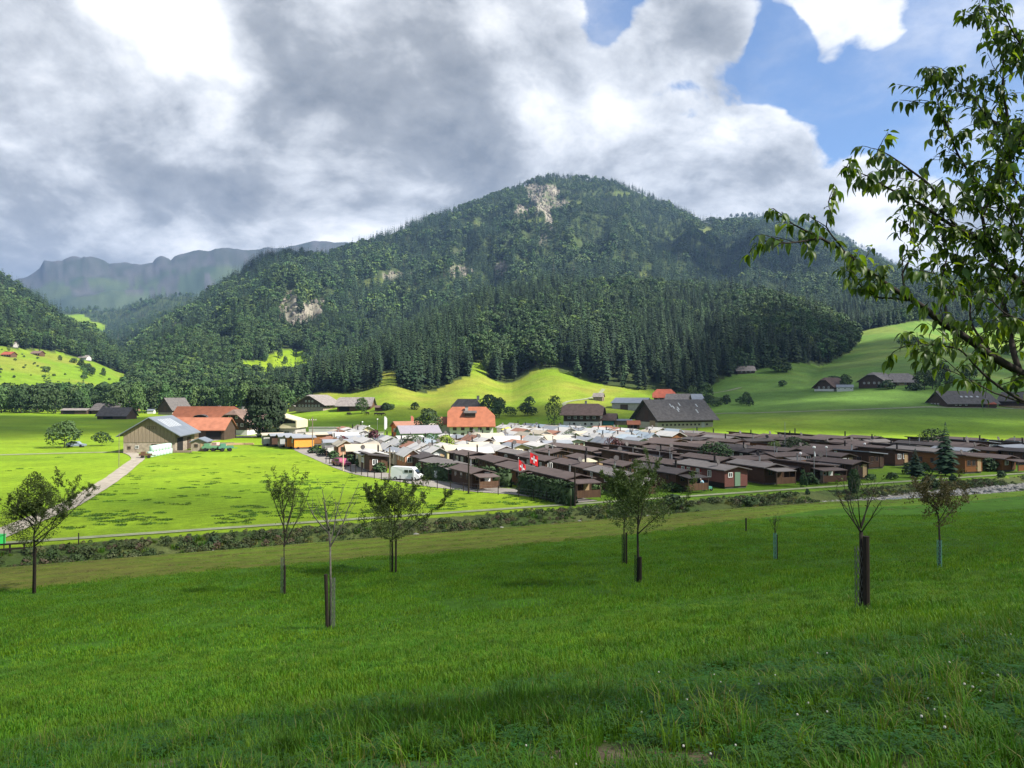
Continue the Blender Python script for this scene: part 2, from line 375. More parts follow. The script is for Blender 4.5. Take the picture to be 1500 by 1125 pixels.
fr_sm = table([tuple(q) for q in fr_pts], 6.0)
def layers(x, y):
    x = np.asarray(x, dtype=np.float64); y = np.asarray(y, dtype=np.float64)
    r = np.hypot(x, y) + 1e-9; th = np.arctan2(x, y)
    thc = np.clip(th, -R(68), R(68)); d = r * np.maximum(np.cos(thc), 0.0)
    px = 750 + F * np.tan(thc)
    behind = np.clip((np.abs(th) - R(75)) / R(35), 0, 1)
    s = sdist(x, y)
    z0 = np.interp(s, _ss, _sv, right=0.0)
    z0 = z0 + np.where(s < 0, 0.10 * nfbm(x / 9, y / 9, 3) * np.clip(-s / 10, 0, 1) * np.clip((r - 5) / 12, 0, 1), 0.0)
    # a low swell in the mown strip, right of the middle
    a = adist(x, y)
    z0 = z0 + 0.55 * np.exp(-((a - 26) / 11) ** 2 - ((s + 9) / 6.0) ** 2)
    w = np.clip((a - 38) / 25, 0, 1) * (r < 900)
    z0 = z0 - w * 0.95 * np.exp(-((s + 0.5) / 3.6) ** 2); z0 = np.where((s > 1.5) & (s < 9.5), np.maximum(z0, -1.25 + .80 * w), z0)
    z0 = z0 + np.where(s > 18, 0.05 * nfbm(x / 25, y / 25, 2), 0) * np.clip((s - 18) / 20, 0, 1)
    Zs = [z0]
    rel = nfbm(x / 130, y / 130, 4)
    gul = 1 - np.abs(nfbm(px / 90 + 3.3, d / 900, 4)) * 2.2
    # near hill
    da, de, ye, yc, dc = T(nh_da, px), T(nh_de, px), T(nh_ye, px), T(nh_yc, px), T(nh_dc, px)
    ze = np.maximum(zof(ye, de), 0.2); zc = np.maximum(zof(yc, dc) - 24, ze + 0.2)
    t = np.clip((d - da) / (de - da), 0, 1); pw = np.where(px > 1260, 1.25, 1.5)
    u = np.clip((d - de) / (dc - de), 0, 1)
    z = ze * t ** pw + (zc - ze) * (u ** 0.92) + rel * 10 * np.sin(np.pi * u) ** .8 * (zc - ze) / 120 + 1.2 * nfbm(x / 38, y / 38, 2) * t * (1 - u) * np.clip(ze / 15, 0, 1)
    z = np.where(d > dc, zc - 0.30 * (d - dc), z); Zs.append(z)
    # mountain
    dc, df, yc, yf = T(mn_dc, px), T(mn_df, px), T(mn_yc, px), T(mn_yf, px)
    zc = zof(yc, dc) - 15; zf = zof(yf, df); u = np.clip((d - df) / (dc - df), 0, 1)
    env = np.sin(np.pi * np.clip(u, 0, 1)) ** .9
    z = zf + (zc - zf) * (0.15 * u + 0.85 * u ** 1.12) + env * (gul * 58 - 30 + rel * 30) * np.clip((zc - zf) / 500, 0, 1)
    z = np.where(d < df, zf - 0.6 * (df - d), z); z = np.where(d > dc, zc - 0.45 * (d - dc), z); Zs.append(z)
    # left hillside
    dc, df, yc = T(lf_dc, px), T(lf_df, px), T(lf_yc, px)
    zc = zof(yc, dc) - 12; u = np.clip((d - df) / (dc - df), 0, 1)
    z = zc * u ** 1.05 + rel * 9 * np.sin(np.pi * u) * np.clip(zc / 200, 0, 1) + 3.5 * nfbm(x / 70, y / 70, 2) * np.sin(np.pi * np.clip(u * 2, 0, 1))
    z = np.where(d > dc, zc - 0.4 * (d - dc), z); z = np.where(d < df, -0.05 * (df - d) - 0.3, z); Zs.append(z)
    # far ranges
    for tab, dc, run, wig in ((rb_yc, 3300, 900, 25), (m2_yc, 2100, 700, 16), (md_yc, 3000, 900, 30)):
        zc = zof(T(tab, px), dc) - 10; u = (d - (dc - run)) / run
        z = zc * (0.35 + 0.65 * np.clip(u, 0, 1)) + env * 0 + wig * nfbm(px / 60, d / 300, 4) * np.clip(u, 0, 1) * np.clip((1 - u) * 5, 0, 1)
        z = np.where(u < 0, zc * 0.35 + u * 900, z); z = np.where(d > dc, zc - 0.4 * (d - dc), z); Zs.append(z)
    dc = 5000.0; u = (d - 3600) / 1400; uu = np.clip(u, 0, 1) ** 7; zc = zof(fr_yc(px), dc) * uu + zof(T(fr_sm, px), dc) * (1 - uu)
    cl = np.clip((u - 0.80) / 0.20, 0, 1)                       # crags along the top
    z = zc * (0.30 + 0.52 * np.clip(u / .8, 0, 1) ** 1.2 + 0.18 * cl ** 1.0) + (95 * nfbm(x / 330 + 4, y / 330, 5) - 25 * np.abs(nfbm(x / 120, y / 120, 3))) * np.clip(u * 2, 0, 1) * np.clip((1 - u) * 6, 0, 1)
    z = np.where(u < 0, zc * 0.3 + u * 1200, z); z = np.where(d > dc, zc - 0.35 * (d - dc), z); Zs.append(z)
    de, ye, yc, dc = T(nr_de, px), T(nr_ye, px), T(nr_yc, px), T(nr_dc, px)
    ze = zof(ye, de); zc = np.maximum(zof(yc, dc) - 20, ze); t = np.clip((d - 240) / (de - 240), 0, 1); u = np.clip((d - de) / (dc - de), 0, 1)
    z = ze * t ** 1.25 + (zc - ze) * u + rel * 5 * t * np.clip(ze / 60, 0, 1) + 1.5 * nfbm(x / 42, y / 42, 2) * t * np.clip(ze / 60, 0, 1)
    z = np.where(d > dc, zc - 0.3 * (d - dc), z); Zs.append(z)
    Zs = np.stack(Zs)
    # behind and beside the viewer the valley side simply goes on rising
    Zs[1:] = Zs[1:] * (1 - behind) - 30 * behind
    return Zs, px, d, s
def H(x, y):
    Zs, px, d, s = layers(x, y)
    base = Zs[0]; top = Zs[1:].max(0)
    return np.where(d > 150, np.maximum(base, top), base)
def hz(x, y): return float(H(np.array([x]), np.array([y]))[0])
_dd = np.concatenate([np.geomspace(1.5, 60, 500), np.geomspace(60.2, 700, 1400), np.geomspace(702, 6000, 1200)])
def at(px, py, up=0.0):
    "the point of the ground that stands at this column and row"
    x = (px - 750) / F * _dd; z = H(x, _dd) + up; row = HOR - (z - EYE) / _dd * F
    hit = np.nonzero(row <= py)[0]
    i = hit[0] if len(hit) else len(_dd) - 1
    if i > 0 and row[i - 1] > py:
        k = (row[i - 1] - py) / (row[i - 1] - row[i] + 1e-9); dd = _dd[i - 1] + k * (_dd[i] - _dd[i - 1])
    else: dd = _dd[i]
    xx = (px - 750) / F * dd
    return Vector((xx, dd, hz(xx, dd)))

# ------------------------------------------------------------------ what covers the ground where
def ell(px, py, cx, cy, rx, ry): return ((px - cx) / rx) ** 2 + ((py - cy) / ry) ** 2 < 1
ROCKS = [(424, 452, 13, 30), (460, 452, 22, 13), (448, 470, 18, 9), (792, 282, 24, 13), (768, 308, 24, 8), (812, 302, 22, 12), (806, 328, 7, 14), (795, 352, 6, 8), (665, 372, 11, 6), (672, 396, 18, 7),
         (735, 392, 12, 11), (585, 405, 24, 6), (262, 480, 9, 11), (640, 560, 0.1, 0.1)]
CLEAR = [(340, 504, 28, 5), (375, 540, 45, 12), (425, 527, 34, 13), (440, 545, 30, 12), (400, 550, 50, 10), (952, 411, 11, 5), (943, 402, 9, 4), (1040, 320, 26, 6), (780, 326, 20, 5), (838, 300, 14, 5), (1035, 340, 14, 6), (560, 413, 30, 5),
         (905, 285, 22, 4), (540, 345, 18, 4), (700, 330, 14, 5), (745, 362, 10, 6), (125, 448, 22, 5), (105, 470, 28, 10), (130, 480, 25, 9), (55, 475, 10, 6), (20, 480, 16, 8), (605, 425, 10, 4), (700, 545, 12, 16), (530, 420, 12, 4)]
def cover(x, y, z, Zs=None, px=None, d=None, s=None):
    "0 meadow, 1 forest, 2 rock, 3 far slope"
    if Zs is None: Zs, px, d, s = layers(x, y)
    lay = Zs.argmax(0); lay = np.where(d > 150, lay, 0)
    py = HOR - (z - EYE) / np.maximum(d, 1) * F
    jx = 10 * nfbm(x / 60, y / 60, 3); jy = 7 * nfbm(x / 45 + 9, y / 45, 3)
    c = np.zeros(x.shape, dtype=int)
    de = T(nh_de, px)
    c = np.where((lay == 1) & (d > de - 2) & (px > 395) & (px < 1330), 1, c)
    c = np.where((lay == 8) & (d > T(nr_de, px) + 6), 1, c)
    c = np.where((lay == 1) & (px <= 395) & (d > 560), 1, c)
    c = np.where((lay == 1) & (px > 556) & (px < 582) & (py > 545), 0, c)
    c = np.where((lay == 2), 1, c)
    # left hillside: meadow below, woods above, broken by clearings
    edge = np.interp(px + jx, [-600, -60, 0, 30, 60, 90, 120, 150, 175, 200, 260], [490, 500, 508, 512, 512, 517, 526, 538, 548, 560, 590]) + jy * .5
    c = np.where((lay == 3) & (py < edge), 1, c)
    c = np.where((lay >= 4) & (lay < 7), 1, c); c = np.where(lay == 7, 3, c)
    for cx, cy, rx, ry in CLEAR: c = np.where((c == 1) & ell(px + jx * .6, py + jy * .5, cx, cy, rx, ry), 0, c)
    for cx, cy, rx, ry in ROCKS: c = np.where((lay > 0) & ell(px + jx * .7, py + jy * .8, cx, cy, rx, ry), 2, c)
    return c, lay, py

# ------------------------------------------------------------------ ground meshes
BARE = [(at(a_, b_).x, at(a_, b_).y, r_) for a_, b_, r_ in ((905, 1105, .34), (990, 1112, .2), (830, 1096, .15), (330, 1098, .18), (250, 1116, .30), (420, 1116, .22), (90, 1120, .25), (1290, 1122, .15), (600, 1122, .2))]
def terrain():
    fine = np.radians(np.arange(-39, 39.01, 0.125)); coarse_l = np.radians(np.arange(-180, -39, 3.0)); coarse_r = np.radians(np.arange(42, 180, 3.0))
    th = np.concatenate([coarse_l, fine, coarse_r]); nth = len(th)
    rr = [0.0001, 0.7, 1.4]
    while rr[-1] < 7400: rr.append(rr[-1] * (1.0165 if rr[-1] > 2200 else 1.0145 if rr[-1] > 400 else 1.0055 if 46 < rr[-1] < 135 else 1.017) + 0.12 * (rr[-1] < 10))
    rr = np.array(rr); nr = len(rr)
    TH, RR = np.meshgrid(th, rr); Xg = RR * np.sin(TH); Yg = RR * np.cos(TH)
    Zs, px, d, s = layers(Xg, Yg)
    z = np.where(d > 150, np.maximum(Zs[0], Zs[1:].max(0)), Zs[0])
    cv, lay, py = cover(Xg, Yg, z, Zs, px, d, s)
    # ground colours (the ground's own: grass, forest litter, bare rock, earth; shade painted in where noted)
    n1 = nfbm(Xg / 45, Yg / 45, 4); n2 = nfbm(Xg / 9, Yg / 9, 4); n3 = nfbm(Xg / 160 + 5, Yg / 160, 3)
    def mixc(a, b, t): t = np.clip(t, 0, 1)[..., None]; return a * (1 - t) + b * t
    C = lambda *v: np.array(v, dtype=float)
    meadow = mixc(C(.125, .215, .008), C(.165, .235, .010), .5 + n1) 
    meadow = mixc(meadow, C(.085, .165, .008), np.clip(n2, 0, 1) * .7)
    hillg = mixc(C(.125, .195, .012), C(.19, .20, .028), .45 + n1 * 1.3 + n2 * .4)
    col = mixc(meadow, hillg, np.where(lay == 1, np.clip((z - 1.5) / 5, 0, 1) * np.clip((px - 380) / 40, 0, 1) * np.clip((1040 - px) / 90, 0, 1), 0))
    col = np.where(((lay == 3))[..., None], mixc(C(.120, .20, .012), C(.165, .19, .025), n1 * 1.6 + (py < 535) * .5), col)
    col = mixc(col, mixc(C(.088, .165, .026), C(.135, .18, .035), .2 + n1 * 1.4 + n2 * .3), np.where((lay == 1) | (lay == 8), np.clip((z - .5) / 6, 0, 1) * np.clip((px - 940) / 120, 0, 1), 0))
    col = np.where(((lay == 2) & (py < 480))[..., None], mixc(C(.060, .085, .018), C(.095, .11, .03), .4 + n2 + n1), col)
    col = mixc(col, mixc(C(.060, .125, .008), C(.085, .15, .010), .5 + n2), np.clip((s - 12.6) / .5, 0, 1) * np.clip((62 - s) / 15, 0, 1) * np.clip((px - 760) / 90, 0, 1) * (d < 200))  # park meadow painted darker where it lies in shade
    fg = (s < 0); mowedge = 15.5 + 2.2 * nfbm(Xg / 22, Yg / 22, 2) + np.clip((px - 950) / 110, 0, 1) * -3.5
    near = mixc(C(.035, .095, .005), C(.050, .12, .006), .5 + n1 + n2 * .6)
    mown = mixc(C(.085, .125, .010), C(.115, .105, .020), .35 + n2 * 1.1 + n1 * .5)
    mown = mixc(mown, C(.080, .145, .008), np.clip((px - 1020) / 250, 0, 1) * .9)
    mown = mixc(mown, C(.10, .078, .024), np.clip(np.sin(s * 2.2 + 3 * n1) * .35, 0, 1) * (px < 1150))
    col = np.where((s < -mowedge)[..., None] & fg[..., None], near, np.where(fg[..., None], mown, col))
    band = (s >= 0) & (s < 12.6) & (d < 260)
    bankc = mixc(C(.040, .066, .016), C(.085, .098, .033), .5 + n2 * 1.5)
    col = np.where(band[..., None], bankc, col)
    bed = (s > 3.2) & (s < 8.6) & (d < 260)
    col = np.where((bed & (px > 1120))[..., None], mixc(C(.22, .21, .19), C(.10, .10, .075), .3 + n2 * 1.5), col)
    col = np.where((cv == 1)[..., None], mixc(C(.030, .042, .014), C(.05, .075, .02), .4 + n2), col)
    col = np.where((cv == 2)[..., None], mixc(C(.21, .19, .15), C(.075, .085, .045), .42 + n2 * .9 + nfbm(Xg / 22, Yg / 60, 3) * 1.5), col)
    farc = mixc(C(.028, .045, .022), C(.05, .07, .03), .5 + n3 * 2 + n1 * .4)  # shade over the far range painted in as darker ground
    crag = (lay == 7) & (d > 4720); scree = (lay == 7) & (d > 4350) & (nfbm(px / 18, d / 400, 3) > .12)
    farc = np.where((crag | scree)[..., None], mixc(C(.060, .060, .058), C(.03, .038, .026), .5 + nfbm(Xg / 160, z / 16, 4) * 1.4), farc)
    col = np.where((lay == 7)[..., None], farc, col)
    # worn bare spots beside the viewer
    for bx, by, br in BARE:
        q = np.hypot((Xg - bx) / 1.7, Yg - by) / br
        col = mixc(col, np.broadcast_to(C(.13, .10, .065), col.shape), np.clip(1.6 - q * 1.2, 0, 1) * (RR < 8))
    colr = np.concatenate([col, np.ones(col.shape[:-1] + (1,))], -1)
    V = np.stack([Xg, Yg, z], -1).reshape(-1, 3)
    I = np.arange(nr * nth).reshape(nr, nth)
    wrap = np.concatenate([I, I[:, :1]], 1)
    q = np.stack([wrap[:-1, :-1], wrap[:-1, 1:], wrap[1:, 1:], wrap[1:, :-1]], -1)   # winding fixed below
    q = q[..., ::-1]
    fl = lay[:-1, :]; fd = d[:-1, :]; fs = s[:-1, :]
    names = np.zeros(fl.shape, dtype=int)
    names = np.where((fs < 0) & (RR[:-1] < 900), 1, names)
    names = np.where((fs >= 0) & (fs < 12.6) & (fd < 260), 2, names)
    names = np.where(((fl == 1) | (fl == 8)) & (fd > 300) & (z[:-1] > 1.5), 3, names); names = np.where(fl == 2, 4, names); names = np.where(fl == 3, 5, names)
    names = np.where((fl >= 4) & (fl < 7), 6, names); names = np.where(fl == 7, 7, names)
    gm = ground_material()
    lab = {0: ('valley_meadow', 'flat bright green meadow on the valley floor'), 1: ('near_slope', 'grassy slope falling away from the viewer to the stream'),
           2: ('stream_bank', 'overgrown banks and stony bed of the stream'), 3: ('foothills', 'green foothills rising under the forest'), 4: ('mountain', 'steep wooded mountain behind the valley'),
           5: ('left_hillside', 'meadow and woods on the hillside at left'), 6: ('back_ridges', 'hazy wooded ridges behind the valley'), 7: ('far_range', 'hazy rocky mountain range in the far distance')}
    for k, (nm, lb) in lab.items():
        sel = (names == k)
        if not sel.any(): continue
        f = q[sel]; u, inv = np.unique(f, return_inverse=True)
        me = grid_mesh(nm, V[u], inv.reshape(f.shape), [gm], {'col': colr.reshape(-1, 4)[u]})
        o = link(nm, me); o['kind'] = 'structure'; o['label'] = lb
    return rr, th, z

def ground_material():
    m = bpy.data.materials.new('ground'); m.use_nodes = True; t = m.node_tree; ns = t.nodes; lk = t.links.new; p = ns['Principled BSDF']
    p.inputs['Roughness'].default_value = 0.95; p.inputs['Specular IOR Level'].default_value = 0.12
    a = ns.new('ShaderNodeAttribute'); a.attribute_name = 'col'
    g = ns.new('ShaderNodeNewGeometry')
    out = a.outputs['Color']
    for sc, lo, hi, vs in ((6.0, .72, 1.28, 1), (0.9, .80, 1.20, 1), (0.11, .84, 1.16, 1)):
        n = ns.new('ShaderNodeTexNoise'); n.inputs['Scale'].default_value = sc; n.inputs['Detail'].default_value = 4; lk(g.outputs['Position'], n.inputs['Vector'])
        mr = ns.new('ShaderNodeMapRange'); lk(n.outputs['Fac'], mr.inputs[0]); mr.inputs[1].default_value = .3; mr.inputs[2].default_value = .7; mr.inputs[3].default_value = lo; mr.inputs[4].default_value = hi
        v = ns.new('ShaderNodeVectorMath'); v.operation = 'SCALE'; lk(out, v.inputs[0]); lk(mr.outputs[0], v.inputs['Scale']); out = v.outputs[0]
    lk(out, p.inputs['Base Color'])
    n = ns.new('ShaderNodeTexNoise'); n.inputs['Scale'].default_value = 3.0; n.inputs['Detail'].default_value = 6; lk(g.outputs['Position'], n.inputs['Vector'])
    b = ns.new('ShaderNodeBump'); b.inputs['Strength'].default_value = .5; b.inputs['Distance'].default_value = .15; lk(n.outputs['Fac'], b.inputs['Height']); lk(b.outputs[0], p.inputs['Normal'])
    return m
RRg, THg, ZG = terrain()

# how high the land and its woods stand against the eye, for every direction and range
_el = (ZG - EYE) / np.maximum(RRg[:, None], 1); _cm = np.maximum.accumulate(_el, 0)
def hidden_by_land(x, y, ztop, slack=0.0):
    r = np.hypot(x, y); th = np.arctan2(x, y)
    i = np.clip(np.searchsorted(RRg, r * 0.97) - 1, 0, len(RRg) - 1); j = np.clip(np.searchsorted(THg, th), 0, len(THg) - 1)
    return (ztop - EYE) / r < _cm[i, j] - slack

# ------------------------------------------------------------------ roads, paths and water
def resample(pts, step):
    pts = [Vector(p) for p in pts]; out = []
    # Catmull-Rom through the points
    P = [pts[0] * 2 - pts[1]] + pts + [pts[-1] * 2 - pts[-2]]
    for i in range(1, len(P) - 2):
        n = max(2, int((P[i + 1] - P[i]).length / step))
        for k in range(n):
            t = k / n; a, b, c, e = P[i - 1], P[i], P[i + 1], P[i + 2]
            out.append(0.5 * ((2 * b) + (c - a) * t + (2 * a - 5 * b + 4 * c - e) * t * t + (3 * b - a - 3 * c + e) * t ** 3))
    out.append(pts[-1]); return out
def ribbon(name, pts, w, lift, m, label, step=2.0, nw=3):
    c = resample([Vector((p[0], p[1], 0)) for p in pts], step); V = []; Fq = []
    for i, p in enumerate(c):
        t = (c[min(i + 1, len(c) - 1)] - c[max(i - 1, 0)]); t.normalize(); nrm = Vector((-t.y, t.x, 0))
        ww = w * (1 + 0.10 * mnoise.noise(Vector((p.x * .25, p.y * .25, 2))))
        for k in range(nw + 1):
            q = p + nrm * ww * (k / nw - .5); V.append((q.x, q.y, hz(q.x, q.y) + lift))
    for i in range(len(c) - 1):
        for k in range(nw):
            a = i * (nw + 1) + k; Fq.append((a, a + nw + 1, a + nw + 2, a + 1))
    me = grid_mesh(name, V, Fq, [m]); o = link(name, me); o['kind'] = 'structure'; o['label'] = label; return o
M_GRAVEL = mat('gravel', (.33, .295, .24), .95, .35, .8, .1, bump=.4, bscale=4, coord='Object')
M_PALEPATH = mat('pale_path', (.24, .26, .16), .95, .35, .7, .1)
M_ASPH = mat('asphalt', (.24, .22, .195), .9, .25, .6, .2)
px_ = lambda *l: [at(a, b) for a, b in l]
ribbon('gravel_road', px_((-60, 812), (0, 783), (50, 762), (100, 741), (140, 718), (172, 697), (192, 681), (203, 672), (197, 666), (186, 662)), 2.5, .09, M_GRAVEL, 'pale gravel farm road winding through the meadow to the barn', 1.5)
ribbon('farm_track', px_((-80, 668), (0, 666.5), (90, 664), (160, 662.5), (186, 662)), 2.6, .06, M_PALEPATH, 'narrow track across the meadow left of the barn', 3)
def sline(a0, a1, s): return [(0.911 * a - 0.412 * s + 0.0, 68.1 + 0.412 * a + 0.911 * s) for a in np.linspace(a0, a1, 24)]
ribbon('footpath', sline(-60, 120, 14.9), 1.2, .06, M_PALEPATH, 'thin pale footpath running along the far bank of the stream', 3)
ribbon('camp_road', px_((440, 655), (455, 662), (480, 672), (510, 684), (545, 694), (600, 703), (660, 712), (720, 718), (765, 721), (800, 726), (850, 736)), 5.0, .05, M_ASPH, 'pale road along the edge of the mobile home park', 1.5)
ribbon('valley_road', px_((1020, 608.5), (1100, 605.5), (1200, 602), (1300, 598.5), (1370, 596.5), (1460, 598), (1560, 600)), 3.0, .12, M_PALEPATH, 'pale lane across the right side of the valley', 4)
ribbon('hill_path', px_((822, 606), (830, 598), (826, 592), (835, 588), (862, 584), (878, 577), (884, 570)), 2.2, .2, M_PALEPATH, 'curving pale track climbing the green slope behind the chalet', 4)
ribbon('meadow_lane', px_((735, 624), (790, 622), (825, 621), (870, 622), (900, 621)), 2.0, .08, M_PALEPATH, 'faint lane through the meadow to the brown chalet', 4)
ribbon('slope_track', px_((1042, 577), (1065, 573), (1085, 568)), 2.5, .2, M_PALEPATH, 'faint track rising on the slope right of the woods', 4)
ribbon('farmyard', px_((230, 652), (262, 648), (300, 645), (330, 641), (380, 639), (430, 641), (480, 641), (540, 640)), 8, .05, M_GRAVEL, 'dusty yard between the orange roofed farm and the mobile homes', 3)
M_WATER = mat('stream_water', (.035, .045, .04), .12, .3, 1, .5, bump=.25, bscale=5)
def water():
    V = []; Fq = []
    al = np.arange(-70, 190, 2.0)
    for i, a in enumerate(al):
        for k, s in enumerate((4.0 + .5 * math.sin(a * .2), 6.4 + .7 * math.sin(a * .13 + 2))): V.append((0.911 * a - 0.412 * s, 68.1 + 0.412 * a + 0.911 * s, -1.12 + .74 * min(1, max(0, (a - 38) / 25))))
        if i: b = 2 * i; Fq.append((b - 2, b, b + 1, b - 1))
    o = link('stream_water', grid_mesh('stream_water', V, Fq, [M_WATER])); o['kind'] = 'structure'; o['label'] = 'shallow water of the stream between its stony banks'
water()
# ------------------------------------------------------------------ plant prototypes
def leafmat(name, c, c2, rand=.22, hue=.012, trans=0.0, nscale=.35, rough=.7, spec=.25):
    return mat(name, c, rough, 0, nscale, spec, color2=c2, rand=rand, hue=hue, trans=trans)
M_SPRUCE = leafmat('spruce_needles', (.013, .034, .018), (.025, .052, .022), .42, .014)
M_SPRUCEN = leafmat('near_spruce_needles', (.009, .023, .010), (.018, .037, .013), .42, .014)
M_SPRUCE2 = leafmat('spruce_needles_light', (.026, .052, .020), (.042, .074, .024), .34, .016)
M_BEECH = leafmat('beech_leaves', (.032, .068, .018), (.055, .098, .024), .34, .02)
M_BEECH2 = leafmat('broad_leaves_dark', (.026, .054, .016), (.044, .080, .022), .3, .015)
M_LIME = leafmat('bright_leaves', (.070, .115, .022), (.10, .15, .03), .16, .012)
M_DEAD = leafmat('dead_twigs', (.11, .09, .07), (.15, .125, .10), .2, .01)
M_BARK = mat('bark', (.075, .06, .048), .95, .45, 9, .1, bump=.6, bscale=30)
M_BARKG = mat('grey_bark', (.13, .12, .10), .95, .45, 7, .1, bump=.5, bscale=30)

def quads_mesh(name, C, U, Vv, mat_, normals_up=False):
    "one quad per centre with half axes U and V"
    n = len(C); V = np.empty((n, 4, 3)); V[:, 0] = C - U - Vv; V[:, 1] = C + U - Vv; V[:, 2] = C + U + Vv; V[:, 3] = C - U + Vv
    Fq = np.arange(n * 4).reshape(n, 4); return grid_mesh(name, V.reshape(-1, 3), Fq, [mat_], smooth=False)
def rand_dirs(n, rng):
    v = rng.normal(size=(n, 3)); return v / np.linalg.norm(v, axis=1)[:, None]
def leaf_axes(C, out, size, rng, aspect=.7, wild=.75):
    "leaf quads facing roughly outwards"
    n = len(C); nrm = out + wild * rand_dirs(n, rng); nrm /= np.linalg.norm(nrm, axis=1)[:, None] + 1e-9
    a = np.cross(nrm, rand_dirs(n, rng)); a /= np.linalg.norm(a, axis=1)[:, None] + 1e-9; b = np.cross(nrm, a)
    s = size * rng.uniform(.6, 1.3, (n, 1)); return a * s, b * s * aspect

def conifer(name, h, w, seed, m, tiers=15, per=9, ragged=.28):
    "a spruce: drooping boughs in tiers, widest low down, each bough a few serrated blades"
    rng = np.random.default_rng(seed); V = []; Fc = []
    def blade(p0, dirv, ln, wd, droop):
        side = np.array([-dirv[1], dirv[0], 0]); b = len(V)
        p1 = p0 + dirv * ln * .55 + np.array([0, 0, -droop * .25]); p2 = p0 + dirv * ln + np.array([0, 0, -droop])
        V.extend([p0, p1 + side * wd * .5 + (0, 0, -droop * .35), p2, p1 - side * wd * .5 + (0, 0, -droop * .35), p1 + (0, 0, wd * .10)])
        Fc.extend([(b, b + 1, b + 4), (b + 1, b + 2, b + 4), (b + 2, b + 3, b + 4), (b + 3, b, b + 4)])
    for k in range(tiers):
        t = k / (tiers - 1); z = h * (.07 + .90 * t ** .92); rad = w * .5 * ((1 - t) ** .82 * (.55 + .45 * min(1, t * 6)) + .035)
        n = max(4, int(per * (1.15 - .6 * t)))
        for j in range(n):
            a = 2 * math.pi * (j + rng.random() * .8) / n + k * 1.3; q = rad * rng.uniform(1 - ragged, 1 + ragged * .6)
            dv = np.array([math.cos(a), math.sin(a), 0.0])
            zz = z + rng.uniform(-.35, .35) * h / tiers
            blade(np.array([0, 0, zz + q * .12]) + dv * q * .05, dv, q, q * rng.uniform(.55, .8), q * rng.uniform(.35, .62))
    b = len(V); V.extend([np.array([.10 * w * .5, 0, h * .93]), np.array([-.05 * w * .5, .08 * w * .5, h * .93]), np.array([-.05 * w * .5, -.08 * w * .5, h * .93]), np.array([0, 0, h])])
    Fc.extend([(b, b + 1, b + 3), (b + 1, b + 2, b + 3), (b + 2, b, b + 3)])
    # inner dark core so that one does not look through the crown
    for k in range(4):
        pass
    return grid_mesh(name, np.array(V), np.array(Fc), [m], smooth=False)
def trunk_mesh(name, h, r, m, n=6, lean=0.0):
    b = MB(); b.tube([(0, 0, -.6), (lean * .3, 0, h * .4), (lean, 0, h)], [r, r * .75, r * .25], n, m); return b.mesh(name)
def broadleaf(name, h, w, seed, m, n=900, leaf=.5, crown0=.18, lobes=9, flat=.8, dense=1.0):
    "a broadleaved crown: leaf clumps on and inside a cluster of uneven lobes"
    rng = np.random.default_rng(seed); cs = []; rs = []
    hc = h * (1 - crown0)
    for k in range(lobes):
        t = (k + .5) / lobes; z = h * crown0 + hc * (.16 + .70 * t); rr = w * .5 * math.sin(math.pi * (.22 + .66 * t)) * .62; a = k * 2.4 + rng.random()
        cs.append((rr * math.cos(a) * rng.uniform(.5, 1), rr * math.sin(a) * rng.uniform(.5, 1), z)); rs.append(w * rng.uniform(.21, .31) * (1.05 - .35 * t))
    cs.append((0, 0, h - w * .24)); rs.append(w * .24); cs.append((0, 0, h * crown0 + hc * .45)); rs.append(w * .36)
    cs = np.array(cs); rs = np.array(rs); pick = rng.choice(len(cs), n, p=rs ** 2 / (rs ** 2).sum()); dv = rand_dirs(n, rng); dv[:, 2] = np.abs(dv[:, 2]) * np.where(rng.random(n) < .72, 1, -1)
    rad = rs[pick] * rng.uniform(.72, 1.06, n) ** .7
    C = cs[pick] + dv * rad[:, None] * np.array([1, 1, flat]); keep = C[:, 2] > h * crown0 * .8; C = C[keep]; dv = dv[keep]
    # drop what lies deep inside another lobe
    inside = np.zeros(len(C), bool)
    for c, r in zip(cs, rs): inside |= (((C - c) / np.array([1, 1, flat])) ** 2).sum(1) < (r * .62) ** 2
    C = C[~inside]; dv = dv[~inside]
    U, Vv = leaf_axes(C, dv, leaf, rng); return quads_mesh(name, C, U, Vv, m)

